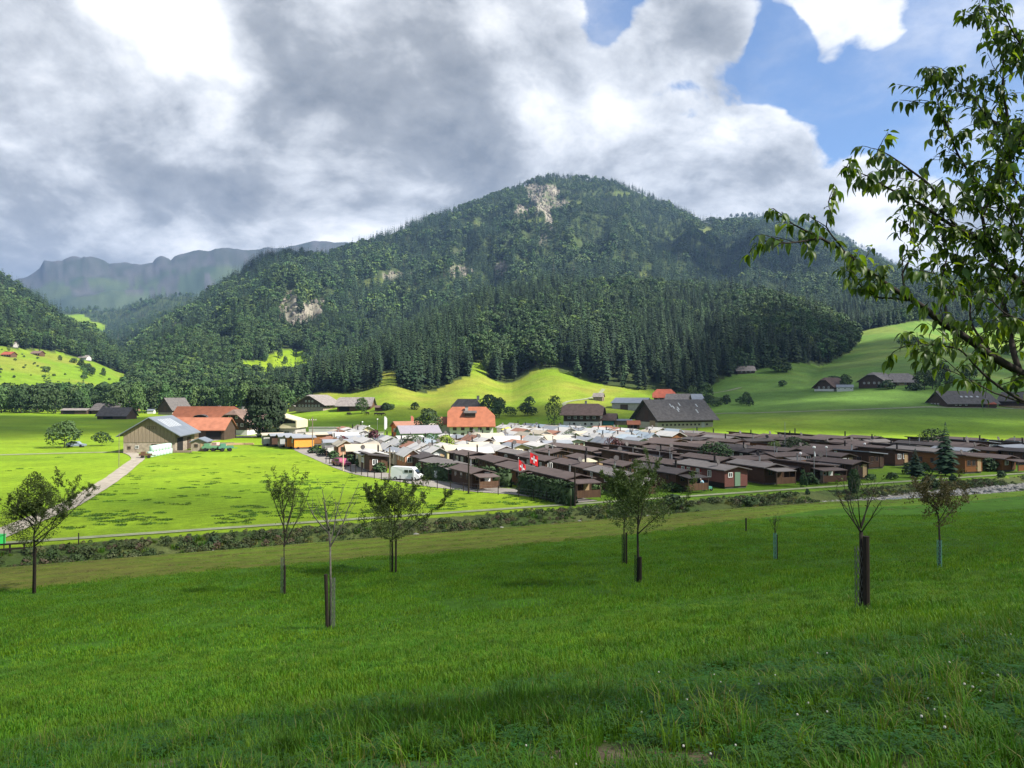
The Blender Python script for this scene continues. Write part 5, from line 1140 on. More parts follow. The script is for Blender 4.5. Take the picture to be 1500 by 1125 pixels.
for j in sorted(rows):
    rw = sorted(rows[j], key=lambda q: q[2] / q[3])
    for n, (i, jj, x, y) in enumerate(rw):
        L_ = lit(x, y); red = (i == 0 and j == 0)
        if red: wm, rm = W_RED, R_GREYB
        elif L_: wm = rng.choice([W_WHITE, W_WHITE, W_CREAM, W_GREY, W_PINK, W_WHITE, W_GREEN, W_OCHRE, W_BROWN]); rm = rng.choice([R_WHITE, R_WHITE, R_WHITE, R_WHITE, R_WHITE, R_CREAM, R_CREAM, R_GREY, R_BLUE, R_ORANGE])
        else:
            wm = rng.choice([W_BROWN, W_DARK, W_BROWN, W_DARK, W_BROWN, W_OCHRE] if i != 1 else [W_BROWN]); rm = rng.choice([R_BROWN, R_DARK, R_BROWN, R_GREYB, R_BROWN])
            if x / y > .42 and rng.random() < .25: rm = R_GREY
        w = 3.8 if red else rng.choice([3.0, 3.4, 3.8, 4.4]); l = 11.2 if red else rng.choice([6.6, 8.0, 9.0, 10.0, 10.6]); hw = 2.3 if red else rng.choice([1.95, 2.1, 2.25]); hr = .40 if not L_ else rng.choice([.45, .7, .9]); style = 'mono' if (not L_ and rng.random() < .3 and not red) else 'gable'
        feats = set()
        if rng.random() < .55 or red: feats.add('flue')
        if rng.random() < .35: feats.add('dish')
        if not red and rng.random() < .38: feats.add('porch')
        if not red and rng.random() < .25: feats.add('awning')
        rz = RZH + (R(rng.uniform(-4, 4)) if not red else 0)
        if not L_ and not red and j > 0 and rng.random() < .12: rz += R(90); l = 6.6
        if L_: w = rng.choice([2.6, 3.0, 3.4, 3.8]); l = rng.choice([5.6, 6.4, 7.2, 7.8]); hw = rng.choice([2.0, 2.2, 2.35])
        if L_ and rng.random() < .2: rz += R(90); l = min(l, 5.6)
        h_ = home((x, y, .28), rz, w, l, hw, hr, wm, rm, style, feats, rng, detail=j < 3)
        nmx = WN['name']; ft = ' and flue' if 'flue' in feats else (' and dish' if 'dish' in feats else '')
        lb = ('%s park home with %s roof%s, %s from left, %s row from stream' if j < 100 else 'small %s home with %s roof%s, %s from left, %s sunlit row') % (nmx[wm.name], nmx[rm.name], ft, ordw[n], ordw[j % 100])
        if red: lb = 'brick red park home with small shuttered windows beside the stream path'
        tag(h_, lb, 'mobile home', 'mobile homes in the holiday park')
        if red:
            for o in [c for c in h_.children if c.name.startswith(('window', 'door'))]:
                for c2 in list(o.children): bpy.data.objects.remove(c2)
                bpy.data.objects.remove(o)
            for yy in (-4.6 + 5, 2.0 + .6, 3.4 + .6, -2.5 + .2): 
                window_part(h_, (-w / 2, yy, 1.5), .8, .95, 'x', -1, FRAMEW)
                if yy > 0:
                    for s2 in (-1, 1): slab_part(h_, 'shutter', (-w / 2, yy + s2 * .6, 1.5), .36, .95, 'x', -1, SHUT, .05)
            slab_part(h_, 'door', (.2, -l / 2, 1.0), .9, 1.9, 'y', -1, mat('sage_door', (.16, .25, .17), .7)); window_part(h_, (-1.0, -l / 2, 1.6), .7, .7, 'y', -1, FRAMEW)
            b = MB(); b.box(-w / 2 - .02, 0, .15, .06, l - .1, .7, BLACK); b.build('base_board', None, h_)
        homes.append((h_, x, y))
print('homes', len(homes))

# special buildings in and by the park
p = at(596, 639.5)
house('orange_hut', 'bright orange timber hut with white framed windows near the beach flags', (p.x * (1 + 3 / p.y) + 0, p.y + 3, 0), R(-62), 5.5, 8, 3.2, 1.3, mat('orange_boards', (.50, .12, .02), .8, .15), R_ORANGE, 'hut', ov=.5, oe=.5, wins=[('r', 1.8, 2, 1.1, 1.1), ('r', -1.8, 2, 1.1, 1.1), ('f', 0, 2, 1.0, 1.0)])
p = at(612, 647)
house('green_gabled_hall', 'low hall with slate grey roof and green end wall', (p.x * (1 + 4 / p.y) + 0, p.y + 4, 0), R(-72), 9, 10.5, 2.5, 1.7, mat('green_boards', (.14, .30, .12), .8, .15), mat('slate_violet', (.24, .22, .25), .7, .2), 'hall', ov=.6, oe=.5, wins=row('r', (-3, 0, 3), 1.4, 1.3, 1.1, FRAMEW, BLACK))
p = at(627, 636)
house('cream_container_office', 'flat cream office block beneath the round green tree', (p.x * (1 + 3 / p.y) + .5, p.y + 3, 0), R(90), 5, 9, 3.0, .3, CREAM, R_CREAM, 'office', ov=.3, oe=.3, wins=row('l', (-3, 0, 3), 1.8, 1, .9))
# wooden circus wagons and trailers at the left end of the park
for k, (px, py, m, lb) in enumerate(((399, 653.5, W_WHITE, 'white trailer at the left end of the row of wagons'), (411, 654.5, W_BROWN, 'rust brown wagon, second of the row at the park entrance'), (423, 656, W_GREY, 'pale grey green trailer between the brown and orange wagons'), (434, 657.5, mat('wagon_orange', (.62, .22, .04), .8, .2), 'smaller orange wagon beside the grey trailer'),
                                     (444, 658.5, mat('wagon_orange2', (.70, .27, .04), .8, .15), 'brightest orange wagon at the top of the park road'), (463, 653, W_OCHRE, 'ochre wagon behind the utility pole'), (477, 651.5, W_PINK, 'salmon coloured wagon at the right end of the wagon row'))):
    p = at(px, py); o = home((p.x * (1 + 2 / p.y), p.y + 2, .5), R(-60), 2.4, 4.6, 2.3, .35, m, rng.choice([R_GREY, R_WHITE, R_CREAM]), 'gable', set(), rng, 'wagon', False); tag(o, lb, 'wagon', 'wagons at the park entrance')
    for sy in (-1.4, 1.4):
        b = MB()
        for sx in (-1.1, 1.1): b.lathe([(.0, 0), (.32, 0), (.32, .18), (0, .18)], 10, BLACK)
        wme = MB(); wme.tube([(-.1, 0, 0), (.1, 0, 0)], .32, 10, BLACK)
        for sx in (-1.15, 1.15): wme.build('wheel', None, o, (sx, sy, -.18))

# ---- hedges
M_THUJA = leafmat('thuja', (.022, .048, .016), (.038, .070, .022), .15, .01)
M_SHRUB = leafmat('shrub_leaves', (.045, .085, .022), (.07, .115, .03), .2, .02)
def hedge_mesh(name, L_, w, h, seed, m, dens=26, leaf=.11, spiky=True):
    rg = np.random.default_rng(seed); n = int(L_ * dens * h * 1.6); x = rg.uniform(-L_ / 2, L_ / 2, n); t = rg.random(n); col_ = np.round(x / .55) * .55
    top = h * (1 + (.16 * np.cos((x - col_) / .55 * math.pi) - .10 if spiky else .05 * np.sin(x * 2))) * (1 + .06 * np.sin(col_ * 5.3)); side = rg.integers(0, 3, n)
    z = np.where(side < 2, t * top, top); y = np.where(side == 0, -w / 2, np.where(side == 1, w / 2, rg.uniform(-w / 2, w / 2, n))) * (1 - .35 * (z / h) ** 2) + rg.normal(0, .05, n)
    C = np.stack([x, y, z], 1); out = np.stack([rg.normal(0, .3, n), np.where(side == 0, -1, np.where(side == 1, 1, 0)), np.where(side == 2, 1, .15)], 1); A, B = leaf_axes(C, out, leaf, rg, 1.5, .7)
    core = MB(); core.box(0, 0, h * .42, L_ - .1, w * .55, h * .84, m); cv = np.array(core.v); V = np.empty((n, 4, 3)); V[:, 0] = C - A - B; V[:, 1] = C + A - B; V[:, 2] = C + A + B; V[:, 3] = C - A + B
    vv = np.concatenate([V.reshape(-1, 3), cv]); ff = np.concatenate([np.arange(n * 4).reshape(n, 4), np.array(core.f) + n * 4]); return grid_mesh(name, vv, ff, [m], smooth=False)
def hedge(px0, py0, px1, py1, h, w, lb, seed, m=M_THUJA):
    a, c = at(px0, py0), at(px1, py1); d = c - a; o = link('hedge', hedge_mesh('hedge', d.length, w, h, seed, m), None, (a + c) / 2, math.atan2(d.y, d.x)); tag(o, lb, 'hedge'); return o
hedge(624, 701.5, 748, 714, 2.3, 1.3, 'tall dark thuja hedge along the park road behind the fence', 1)
hedge(762, 722, 838, 741, 2.4, 1.3, 'dark thuja hedge right of the flagpoles beside the stream path', 2)
hedge(752, 634, 905, 640.5, 1.3, 1.0, 'low dark hedge along the back of the bright mobile homes', 3)
hedge(1010, 645.5, 1270, 654.5, 1.2, 1.0, 'thin dark hedge behind the brown mobile homes', 4)
hedge(1395, 659, 1530, 663, 1.8, 1.3, 'dark hedge behind the homes at the right end of the park', 5)
hedge(455, 639, 520, 637, 1.0, 1.2, 'clipped green hedge in front of the long white wall', 6, M_SHRUB)
BUSH = [broadleaf('bush', 1, 1.25, 31, M_SHRUB, 420, .07, .0, 6), broadleaf('bush', 1, 1.1, 32, M_THUJA, 420, .07, .0, 6), broadleaf('bush', 1, 1.4, 33, M_BEECH2, 420, .07, .0, 7)]
M_PURPLE = leafmat('purple_leaves', (.055, .018, .022), (.09, .03, .035), .1, .01)
BUSHP = broadleaf('bush', 1, 1.1, 34, M_PURPLE, 700, .055, .04, 7)
def bush(px, py, h, w, lb, k=0, me=None, cat='bush', name='bush', grp=None):
    p = at(px, py); o = link(name, me or BUSH[k], None, (p.x, p.y, p.z - .1), (px * 13.7) % 6.28); o.scale = (w / 1.2, w / 1.2, h); tag(o, lb, cat, grp); return o
for k, (px, py, h, w, lb) in enumerate(((463, 664, 1.9, 3.6, 'dark bush at the top bend of the park road'), (474, 667, 1.6, 3.0, 'dark bush second down the park road'), (489, 672, 1.8, 3.2, 'dark round bush by the blue grey trailer on the road'), (505, 677.5, 1.7, 3.0, 'yellowish green bush halfway down the park road'), (516, 680, 2.0, 3.2, 'dark bush before the long white home'),
                                     (528, 684.5, 2.0, 2.8, 'spiky dark bush on the bend of the park road'), (539, 686, 1.9, 2.6, 'dark spiky bush just left of the utility pole'), (556, 692, 1.8, 3.2, 'dark bush between utility pole and white van'), (612, 698, 2.4, 2.0, 'tall narrow bush behind the open van door'), (1176, 713.5, 2.6, 1.2, 'slim dark cypress by the brown home on the stream path'), (1163 + 24, 710, 1.9, 2.3, 'clipped dark box bush next to the slim cypress'))):
    bush(px, py, h, w, lb, 1 if k not in (3,) else 0)
bush(503, 661, 3.6, 4.2, 'purple leaved tree standing before the trailers', me=BUSHP, cat='tree', name='purple_tree'); bush(548, 653, 4.2, 4.6, 'dark purple round tree left of the orange hut', me=BUSHP, cat='tree', name='purple_tree')
bush(1395, 706, 1.3, 1.5, 'small round bush on a stem by the stream at right', 1); bush(1466, 699, 1.2, 1.8, 'dark bush on the stream bank far right', 1); bush(1361, 716, 2.1, 3.2, 'large dark bush on the bank beside the gravel bed', 1); bush(1172 + 10, 724, .9, .8, 'small round topped shrub beside the footpath', 1)
bush(315, 801, 1.2, 1.6, 'dark bush in the left part of the stream bank', 1); bush(1098, 739, 1.1, 2.4, 'brownish bush on the stream bank below the red home', 2); bush(985, 742, 1.6, 3.6, 'dense dark bush on the bank behind the double orchard trees', 1)
GARD = [(1248, 700, 1.6, 2), (1330, 694, 2.0, 2.4), (1352, 696, 2.2, 2.6), (1416, 692, 2.6, 3.4), (1447, 690, 2.4, 4.0), (1306, 702, 1.2, 2), (1275, 703, 1.1, 1.8), (905, 712, 2, 3), (925, 720, 2.0, 3.4), (872, 726, 1.6, 2.6), (1000, 716, 1.7, 2.4), (985, 720, 1.4, 3), (1225, 705, 1.3, 2.0), (940, 665, 2.2, 2.5), (1128, 676, 3, 2.8), (1286, 655, 3, 3), (665, 652, 2.6, 3.5), (745, 653, 2.2, 3), (718, 660, 1.8, 2.2), (835, 657, 2.6, 3), (572, 672, 1.6, 2.0), (590, 664, 1.8, 2.4), (640, 683, 1.6, 2.0), (880, 668, 1.8, 2), (1010, 655, 2, 2.6), (1052, 662, 2, 2.4), (1170, 660, 2, 2.4), (1230, 664, 2.2, 3), (1440, 668, 2, 3)]
for k, (px, py, h, w) in enumerate(GARD): bush(px, py, h, w, 'small green garden shrub growing between the park homes', k % 3, grp='garden shrubs between the park homes')
# trees inside the park
def tree(name, px, py, h, w, lb, me, cat='tree', th=.5, tr=.02, grp=None, m=M_BARK, z=None):
    p = at(px, py); e = empty(name, (p.x, p.y, p.z), (px * 7.7) % 6.28, lb, cat, grp); c = link('crown', me, e); c.scale = (w, w, h); t = link('trunk', trunk_mesh('trunk', h * th, h * tr, m), e); return e
def crown(seed, m, n=2600, leaf=.022, c0=.15, lobes=10, wd=1.0): return broadleaf('crown', 1, wd, seed, m, n, leaf, c0, lobes)
tree('round_tree', 628, 640, 9, 10, 'round dense green tree behind the flat cream office', crown(51, M_BEECH2, c0=.05))
tree('yellow_tree', 653, 668, 4.6, 4.8, 'bright yellow green tree rising among the white mobile homes', crown(52, mat('yellow_leaves', (.20, .27, .035), .8, .25, rand=.05), 3600, c0=.05), th=.6)
tree('camp_tree', 606, 668, 4.6, 6.5, 'wide green tree behind the white canopy roofs', crown(53, M_BEECH, 1500, c0=.1)); tree('camp_tree', 632, 659, 4.0, 6, 'smaller green tree just right of the slate roofed hall', crown(54, M_BEECH, 1500, c0=.1)); tree('camp_tree', 635, 679, 3.6, 4.2, 'round shrub-like tree beside the small white gazebo', crown(55, M_BEECH, 1200, c0=.05))
tree('camp_tree', 1048, 684, 4.6, 7.5, 'broad olive green tree in the middle of the brown homes', crown(56, M_BEECH2, 1900, c0=.1)); tree('camp_tree', 1163, 672, 4.6, 6.2, 'dark round tree among the brown homes right of the mast', crown(57, M_BEECH2, 1900, c0=.05)); tree('camp_tree', 1134, 672, 3.6, 4, 'light green small tree left of the dark round one', crown(58, M_LIME, 1200, c0=.1))
tree('camp_tree', 834, 655, 4.2, 4.4, 'dark bushy tree between the pale roofs at the back', crown(59, M_BEECH2, 1300, c0=.05)); tree('camp_tree', 1364, 662, 5.5, 7, 'loose green tree behind the spruce at the park edge', crown(60, M_BEECH2, 1500, c0=.05))
tree('purple_maple', 898, 668, 4.2, 5, 'dark red maple between pale homes and brown homes', crown(61, M_PURPLE, 1200, c0=.1))
def spruce(px, py, h, w, lb, k=0, m=None, **q):
    p = at(px, py); e = empty('spruce_tree', (p.x, p.y, p.z), (px * 3.3) % 6.28, lb, 'spruce', q.get('grp')); c = link('crown', m or CON[k], e); c.scale = (w / .3, w / .3, h); t = link('trunk', TRUNK, e); t.scale = (h, h, h); return e
SP1 = conifer('crown', 1, .30, 91, M_SPRUCE, 22, 13, .4)
spruce(1384, 697, 8.6, 4.2, 'pointed dark spruce rising above the homes at right', m=SP1); spruce(1340, 700, 4.6, 3.0, 'smaller spruce left of the pointed dark spruce', m=SP1); spruce(735, 640, 3.2, 1.3, 'slim little conifer beside the inn')
# weeping dark conifer by the stream
p = at(1250, 724); rg = np.random.default_rng(8); n = 1500; t = rg.random(n); a = rg.uniform(0, 6.28, n); rr_ = (.28 + .45 * np.sin(np.clip(t * 3.0, 0, 3.14)) ** .7) * rg.uniform(.75, 1.05, n); C = np.stack([rr_ * np.cos(a), rr_ * np.sin(a), .35 + 2.9 * (1 - t)], 1)
A, B = leaf_axes(C, np.stack([np.cos(a), np.sin(a), a * 0 - .2], 1), .07, rg, 2.2, .5); e = empty('weeping_conifer', p, 0, 'dark weeping conifer standing alone on the path by the stream', 'tree'); link('crown', quads_mesh('crown', C, A, B, M_THUJA), e); link('trunk', trunk_mesh('trunk', 3.2, .09, M_BARK), e)
# ------------------------------------------------------------------ trees standing singly in the valley
BIGC = [crown(70 + i, m, 1500, .030, .06, 9, .95) for i, m in enumerate((M_BEECH, M_BEECH2, M_BEECH, M_BEECH2))]
rg2 = random.Random(9)
ordw2 = ordw + ['%dth' % i if i % 10 > 3 or 10 < i % 100 < 14 else '%d%s' % (i, {1: 'st', 2: 'nd', 3: 'rd', 0: 'th'}[i % 10]) for i in range(31, 60)]
for k in range(44):
    px = -25 + k * 10.6 + rg2.uniform(-3, 3); py = 606 - (1.5 if px > 200 else 0) + rg2.uniform(-1.5, 1.0) if px < 330 else 604 - (px - 330) * .05
    h = rg2.uniform(16, 21) * (1.0 if px < 115 or px > 150 else .72) * (.8 if 110 < px < 135 else 1); p = at(px, py)
    e = empty('belt_tree', (p.x, p.y + rg2.uniform(0, 20), 0), rg2.uniform(0, 6), 'leafy tree in the belt behind the left meadow, %s from the left' % ordw2[k], 'tree', 'leafy trees in the belt across the left meadow')
    c = link('crown', BIGC[k % 4], e); w = h * rg2.uniform(.75, .95); c.scale = (w, w, h); t = link('trunk', TRUNK, e); t.scale = (h * 1.3, h * 1.3, h)
tree('linden_tree', 388, 641, 15.6, 13.4, 'huge dark round topped tree right of the orange roofed farm', broadleaf('crown', 1, 1, 80, mat('linden_leaves', (.018, .036, .012), .8, .3, rand=.05), 5200, .026, .03, 12), th=.4)
tree('meadow_tree', 95, 656, 6.6, 9.4, 'round open fruit tree in the left meadow before the barns', crown(81, M_BEECH2, 1900, .024, .14), th=.5); tree('meadow_tree', 150, 653, 3.6, 5.6, 'small low fruit tree left of the grey barn', crown(82, M_BEECH2, 900, .034, .16), th=.5)
tree('black_round_tree', 718, 613, 11.5, 13, 'dark round double crowned tree behind the orange roofed inn', crown(83, M_THUJA, 2600, .026, .1, 12), th=.5); tree('black_round_tree', 731, 612, 9.5, 8, 'right half of the dark pair of trees behind the inn', crown(84, M_THUJA, 1800, .028, .1), th=.5)
tree('meadow_tree', 747, 609, 4.6, 8, 'low dark bush like tree right of the dark pair', crown(85, M_BEECH2, 1000, .034, .05)); tree('meadow_tree', 769, 609, 6.5, 8, 'dark leaning fruit tree in mid meadow', crown(86, M_THUJA, 1200, .032, .12)); tree('meadow_tree', 779, 609, 4.6, 7, 'small dark fruit tree touching the leaning one', crown(87, M_THUJA, 1000, .034, .12))
tree('birch_tree', 812, 627, 13, 7.4, 'slender pale birch left of the brown chalet', broadleaf('crown', 1, 1, 88, M_BEECH, 1300, .022, .12, 12), th=.8, tr=.01, m=M_BARKG)
for px, py, h, w, lb in ((565, 601, 4, 6, 'small tree right of the long brown barn'), (573, 600, 3, 4, 'small pale tree beyond the tiny field hut'), (608, 600, 4, 4, 'lone little tree on the meadow under the dark wood'), (776, 594, 5, 5, 'thin little tree above the leaning fruit tree'), (1239, 571, 8.5, 9, 'dark leaning tree beside the small chalet'), (1222, 560, 4, 11, 'flat topped tree above the small chalet roof'),
                       (1300, 570, 5, 8, 'dark tree in front of the two roofed farm'), (1354, 571, 11, 12, 'dark big bush right of the two roofed farm'), (1366, 570, 10, 11, 'dark dense clump behind the big bush'), (1377, 566, 14, 12, 'tallest dark tree of the clump on the right slope'), (1391, 567, 6.5, 7, 'round bush at the right end of the hillside clump'), (1340, 572, 4, 7, 'low bushes beside the right slope farm'),
                       (1420, 556, 9, 12, 'lone round tree high on the right meadow'), (1146, 566, 4, 5, 'lone small tree on the right slope'), (1014, 593, 11, 8, 'dark tree right of the solar roofed house'), (1034, 591, 12, 10, 'loose grey green tree behind the large barn'), (1038, 594, 6, 8, 'round bush right of the grey green tree'), (1050, 595, 5, 7, 'round dark bush at the slope foot'), (1064, 592, 5, 4, 'thin fruit tree on the slope behind the barn'),
                       (1093, 594, 7, 6, 'dark fruit tree standing alone right of the barn'), (1086, 592, 4, 5, 'low fruit tree beside the dark one'), (1099, 595, 5, 3, 'leaning thin tree next to the dark fruit tree'), (1057, 590, 3, 7, 'low hedge like bush behind the barn trees'), (1140, 545, 10, 22, 'dark tree clump on the crest of the right knoll'), (1152, 545, 7, 9, 'small spruce like tree right of the knoll clump'), (1478, 520, 8, 16, 'dark tree group on the far right meadow'),
                       (1330, 508, 10, 20, 'dark trees beneath the branch on the right hillside'), (353, 610, 5, 9, 'round bush on the bright meadow behind the orange farm'), (298, 604, 4, 12, 'low hedge bushes behind the orange farmhouse'), (316, 604, 4, 9, 'second low bush behind the orange farmhouse'), (415, 592, 14, 15, 'leafy tree at the wood corner right of the huge dark tree'), (524 + 6, 606, 8.5, 8, 'leafy tree in front of the long brown barn')):
    tree('meadow_tree', px, py, h, w, lb, BIGC[int(px) % 4] if h > 5 else BUSH[int(px) % 3], th=.5, tr=.022)
for k, (px, py, h) in enumerate(((352, 515, 12), (372, 522, 9), (388, 530, 11), (410, 525, 12), (418, 534, 10), (432, 522, 9), (445, 530, 12), (395, 548, 12), (455, 540, 12))):
    tree('clearing_tree', px, py, h, h * .8, 'tree standing on the bright clearings above the valley mouth', BIGC[k % 4], th=.4, grp='trees dotted over the bright clearings')
rg3 = random.Random(3)
for k in range(34):
    px = rg3.uniform(-10, 178); py = rg3.uniform(max(512, 505 + px * .28), 560); big = rg3.random() < .15; h = rg3.uniform(1.2, 2.6) if not big else rg3.uniform(4, 7)
    if 100 < px < 160 and rg3.random() < .6: py = 528 + (px - 100) * .45; h = rg3.uniform(4, 7)
    tree('hillside_bush', px, py, h, h * rg3.uniform(1, 1.5), 'bush dotted over the sunny left hillside meadow', BUSH[k % 3], grp='bushes dotted over the left hillside', th=.4)

# ------------------------------------------------------------------ young orchard trees near the viewer
M_YLEAF = leafmat('orchard_leaves', (.050, .080, .020), (.085, .12, .030), .12, .01, .18, 8)
M_YLEAF2 = leafmat('russet_leaves', (.075, .075, .028), (.10, .080, .036), .12, .01, .15, 8)
M_YBARK = mat('young_bark', (.042, .036, .030), .95, .4, 12, .1)
M_STAKE = mat('stake_wood', (.036, .029, .023), .95, .4, 6, .1, bump=.5, bscale=40, stretch=(8, 8, 1))
M_GUARD = mat('guard_mesh', (.17, .17, .16), .5, .2, 5, .4); M_GUARDD = mat('guard_dark', (.03, .035, .028), .8); M_GUARDG = mat('guard_teal', (.12, .30, .26), .6)
def skeleton(rg, h, fork, spread, nlimb, up, leader=True, depth=3, first=None):
    "branches as (points, radii); returns segments and twig points"
    segs = []; tips = []
    def grow(p, d, ln, r, lvl):
        n = 5; pts = [p.copy()]; rad = [r]
        for k in range(n):
            d = (d + Vector((rg.uniform(-.16, .16), rg.uniform(-.16, .16), rg.uniform(-.05, .12) + up * .10))).normalized(); p = p + d * ln / n; pts.append(p.copy()); rad.append(max(r * (1 - .75 * (k + 1) / n), .003))
            if lvl >= 1 or k >= 2: tips.append((p.copy(), d.copy(), lvl))
            if lvl < depth and k >= 1:
                for _ in range(rg.choice((1, 1, 2)) if lvl < 2 else 1):
                    if rg.random() < .80:
                        a = rg.uniform(0, 6.28); side = Vector((math.cos(a), math.sin(a), rg.uniform(-.1, .5))); nd = (d * .55 + side * .75).normalized(); grow(p, nd, ln * rg.uniform(.30, .52) * (1 - .08 * k), rad[-1] * .6, lvl + 1)
        segs.append((pts, rad, lvl))
    for k in range(nlimb):
        a = 2 * math.pi * k / nlimb + rg.uniform(-.4, .4); z = fork * rg.uniform(.98, 1.12) if not leader else fork + (h - fork) * .12 * k * .8
        d = Vector((math.cos(a) * spread, math.sin(a) * spread, 1)).normalized(); grow(Vector((0, 0, z)), d, (h - z) * rg.uniform(.75, .95) / max(d.z, .45), .022 * h / 4, 1)
    if leader: grow(Vector((0, 0, fork)), Vector((0, 0, 1)), h - fork, .03 * h / 4, 1)
    return segs, tips
def young_tree(px, py, px_top, lb, fork_y, spread, nlimb, nleaf, leafsize, stake=None, guard=None, seed=1, up=.5, leader=True, leafm=M_YLEAF, width=None, depth=3, trunk_r=.045, full=0, trunkm=None):
    trunkm = trunkm or M_YBARK; p = at(px, py); d = p.y; h = (py - px_top) / F * d * 1.0; fork = (py - fork_y) / F * d; rg = random.Random(seed); e = empty('young_tree', p, 0, lb, 'tree')
    b = MB(); b.tube([(0, 0, -.3), (.02, 0, fork * .5), (0, 0, fork)], [trunk_r * 1.15, trunk_r, trunk_r * .75], 8, trunkm); b.build('trunk', None, e, smooth=True)
    segs, tips = skeleton(rg, h, fork, spread, nlimb, up, leader, depth)
    if width:
        ext = max(abs(q[0].x) for q in tips); k = min(2.2, max(.5, 1.25 * width / 2 / F * d / ext)); 
        for s in segs:
            for q in s[0]: q.x *= k; q.y *= k
        tips = [(Vector((q[0].x * k, q[0].y * k, q[0].z)), q[1], q[2]) for q in tips]
    zm = max(q[0].z for q in tips); kz = (h - fork) / max(zm - fork, .1)
    for s in segs:
        for q in s[0]: q.z = fork + (q.z - fork) * kz
    for q in tips: q[0].z = fork + (q[0].z - fork) * kz
    b = MB()
    for pts, rad, lvl in segs: b.tube(pts, rad, 5 if lvl < 2 else 3, trunkm, cap=False)
    b.build('branches', None, e)
    if nleaf:
        rgn = np.random.default_rng(seed); T_ = np.array([tuple(q[0]) for q in tips]); D_ = np.array([tuple(q[1]) for q in tips]); wgt = np.array([.2 + q[2] for q in tips], float); wgt *= .4 + 1.2 * (rgn.random(len(tips)) ** 1.5)
        idx = rgn.choice(len(T_), nleaf, p=wgt / wgt.sum()); C = T_[idx] + rgn.normal(0, .045, (nleaf, 3)) + D_[idx] * rgn.uniform(-.1, .1, (nleaf, 1)); A, B = leaf_axes(C, rgn.normal(0, 1, (nleaf, 3)) + np.array([0, 0, .5]), leafsize, rgn, .55, .5)
        if full:        # leaves of the fine twigs that fill the crown between the branches
            rx = width / 2 / F * d; hc = h - fork; m_ = full * 3; v = rand_dirs(m_, rgn) * (rgn.random((m_, 1)) ** .38); v[:, 2] = v[:, 2] * .5 + .47; wd = np.interp(v[:, 2], [0, .15, .35, .7, 1], [.35, .85, 1.0, .75, .3]); Cx = np.stack([v[:, 0] * rx * wd, v[:, 1] * rx * wd, fork * .97 + v[:, 2] * hc], 1)
            cl = nfbm(Cx[:, 0] * 2.6 + seed, Cx[:, 2] * 2.6 + Cx[:, 1] * 1.7, 3); Cx = Cx[cl > np.interp(full, [500, 6000], [.10, -.10])][:full]; A2, B2 = leaf_axes(Cx, rgn.normal(0, 1, (len(Cx), 3)) + np.array([0, 0, .5]), leafsize, rgn, .55, .5); C = np.concatenate([C, Cx]); A = np.concatenate([A, A2]); B = np.concatenate([B, B2])
        o = link('foliage', quads_mesh('foliage', C, A, B, leafm), e); o['kind'] = 'stuff'
    if guard:           # wire tree guard round the trunk
        gx, gtop, gm = guard; gh = (py - gtop) / F * d; b = MB(); r = .075
        for k in range(7):
            a = k * 2 * math.pi / 7; b.tube([(r * math.cos(a + t * 5), r * math.sin(a + t * 5), gh * t) for t in np.linspace(0, 1, 20)], .006, 3, gm, cap=False)
            b.tube([(r * math.cos(a - t * 5), r * math.sin(a - t * 5), gh * t) for t in np.linspace(0, 1, 20)], .006, 3, gm, cap=False)
        b.build('wire_guard', None, e, ((gx) / F * d, 0, 0))
    if stake:
        sx, stop, r, lb2, lean = stake; sh = (py - stop) / F * d; b = MB(); b.tube([(0, 0, -.3), (lean * .5, 0, sh * .5), (lean, 0, sh)], [r, r * .97, r * .93], 9, M_STAKE); o = b.build('tree_stake', None, None, (p.x + sx / F * d, p.y - .13, p.z), smooth=False); tag(o, lb2, 'stake', 'stakes holding the young orchard trees')
    return e
young_tree(52, 868, 684, 'leftmost young orchard tree with a full bushy crown', 800, 1.7, 9, 11000, .030, (4, 800, .06, 'dark stake under the leftmost bushy orchard tree', 0), None, 3, .05, True, width=92, trunk_r=.07, full=8500)
young_tree(417, 869, 682, 'sparse upright young tree with wire guard left of the bare one', 800, .6, 7, 3000, .026, (2.5, 826, .05, 'short stake beside the sparse upright tree', 0), (-2, 815, M_GUARD), 5, .9, True, width=58, trunk_r=.03, full=900)
young_tree(484.5, 919, 690, 'nearly bare tall young tree leaning on a thick dark stake', 800, .8, 4, 60, .03, (-2, 839, .062, 'thick dark leaning stake of the nearly bare tree', -.07), (4.0, 845, M_GUARD), 8, .9, True, width=78, depth=2, trunk_r=.036, trunkm=M_BARKG)
young_tree(575, 838, 700, 'wide leafy young tree left of centre with twin posts', 790, 1.9, 10, 12000, .031, (6, 788, .055, 'stake right of the wide leafy tree trunk', 0), (-1.5, 788, M_GUARDD), 11, .0, True, width=108, trunk_r=.045, full=8000)
young_tree(913.5, 826, 695, 'slimmer young tree just behind the double crowned tree', 773, 1.1, 7, 5500, .030, (3, 779, .055, 'stake against the slimmer rear tree', 0), (-1, 782, M_GUARDD), 14, .5, True, width=72, trunk_r=.04, full=3500)
young_tree(933.5, 853, 664, 'tall forked young tree with light leaves right of centre', 782, 1.35, 9, 9500, .029, (3, 814, .075, 'dark stake at the foot of the tall forked tree', 0), (-2, 812, M_GUARDD), 17, .2, True, width=116, trunk_r=.055, depth=3, full=5500)
young_tree(1134, 819, 750, 'tiny thin sapling with a teal guard on the right slope', 782, .5, 4, 70, .035, (2, 782, .03, 'thin green post beside the tiny sapling', 0), (0, 780, M_GUARDG), 20, .6, True, width=18, trunk_r=.015, depth=2)
young_tree(1260, 894, 690, 'bare branched young tree on a tall thick stake', 779, .7, 7, 30, .03, (2.5, 783, .065, 'tall thick dark stake of the bare branched tree', 0), (-3.5, 800, M_GUARD), 23, .85, False, width=86, depth=3, trunk_r=.05)
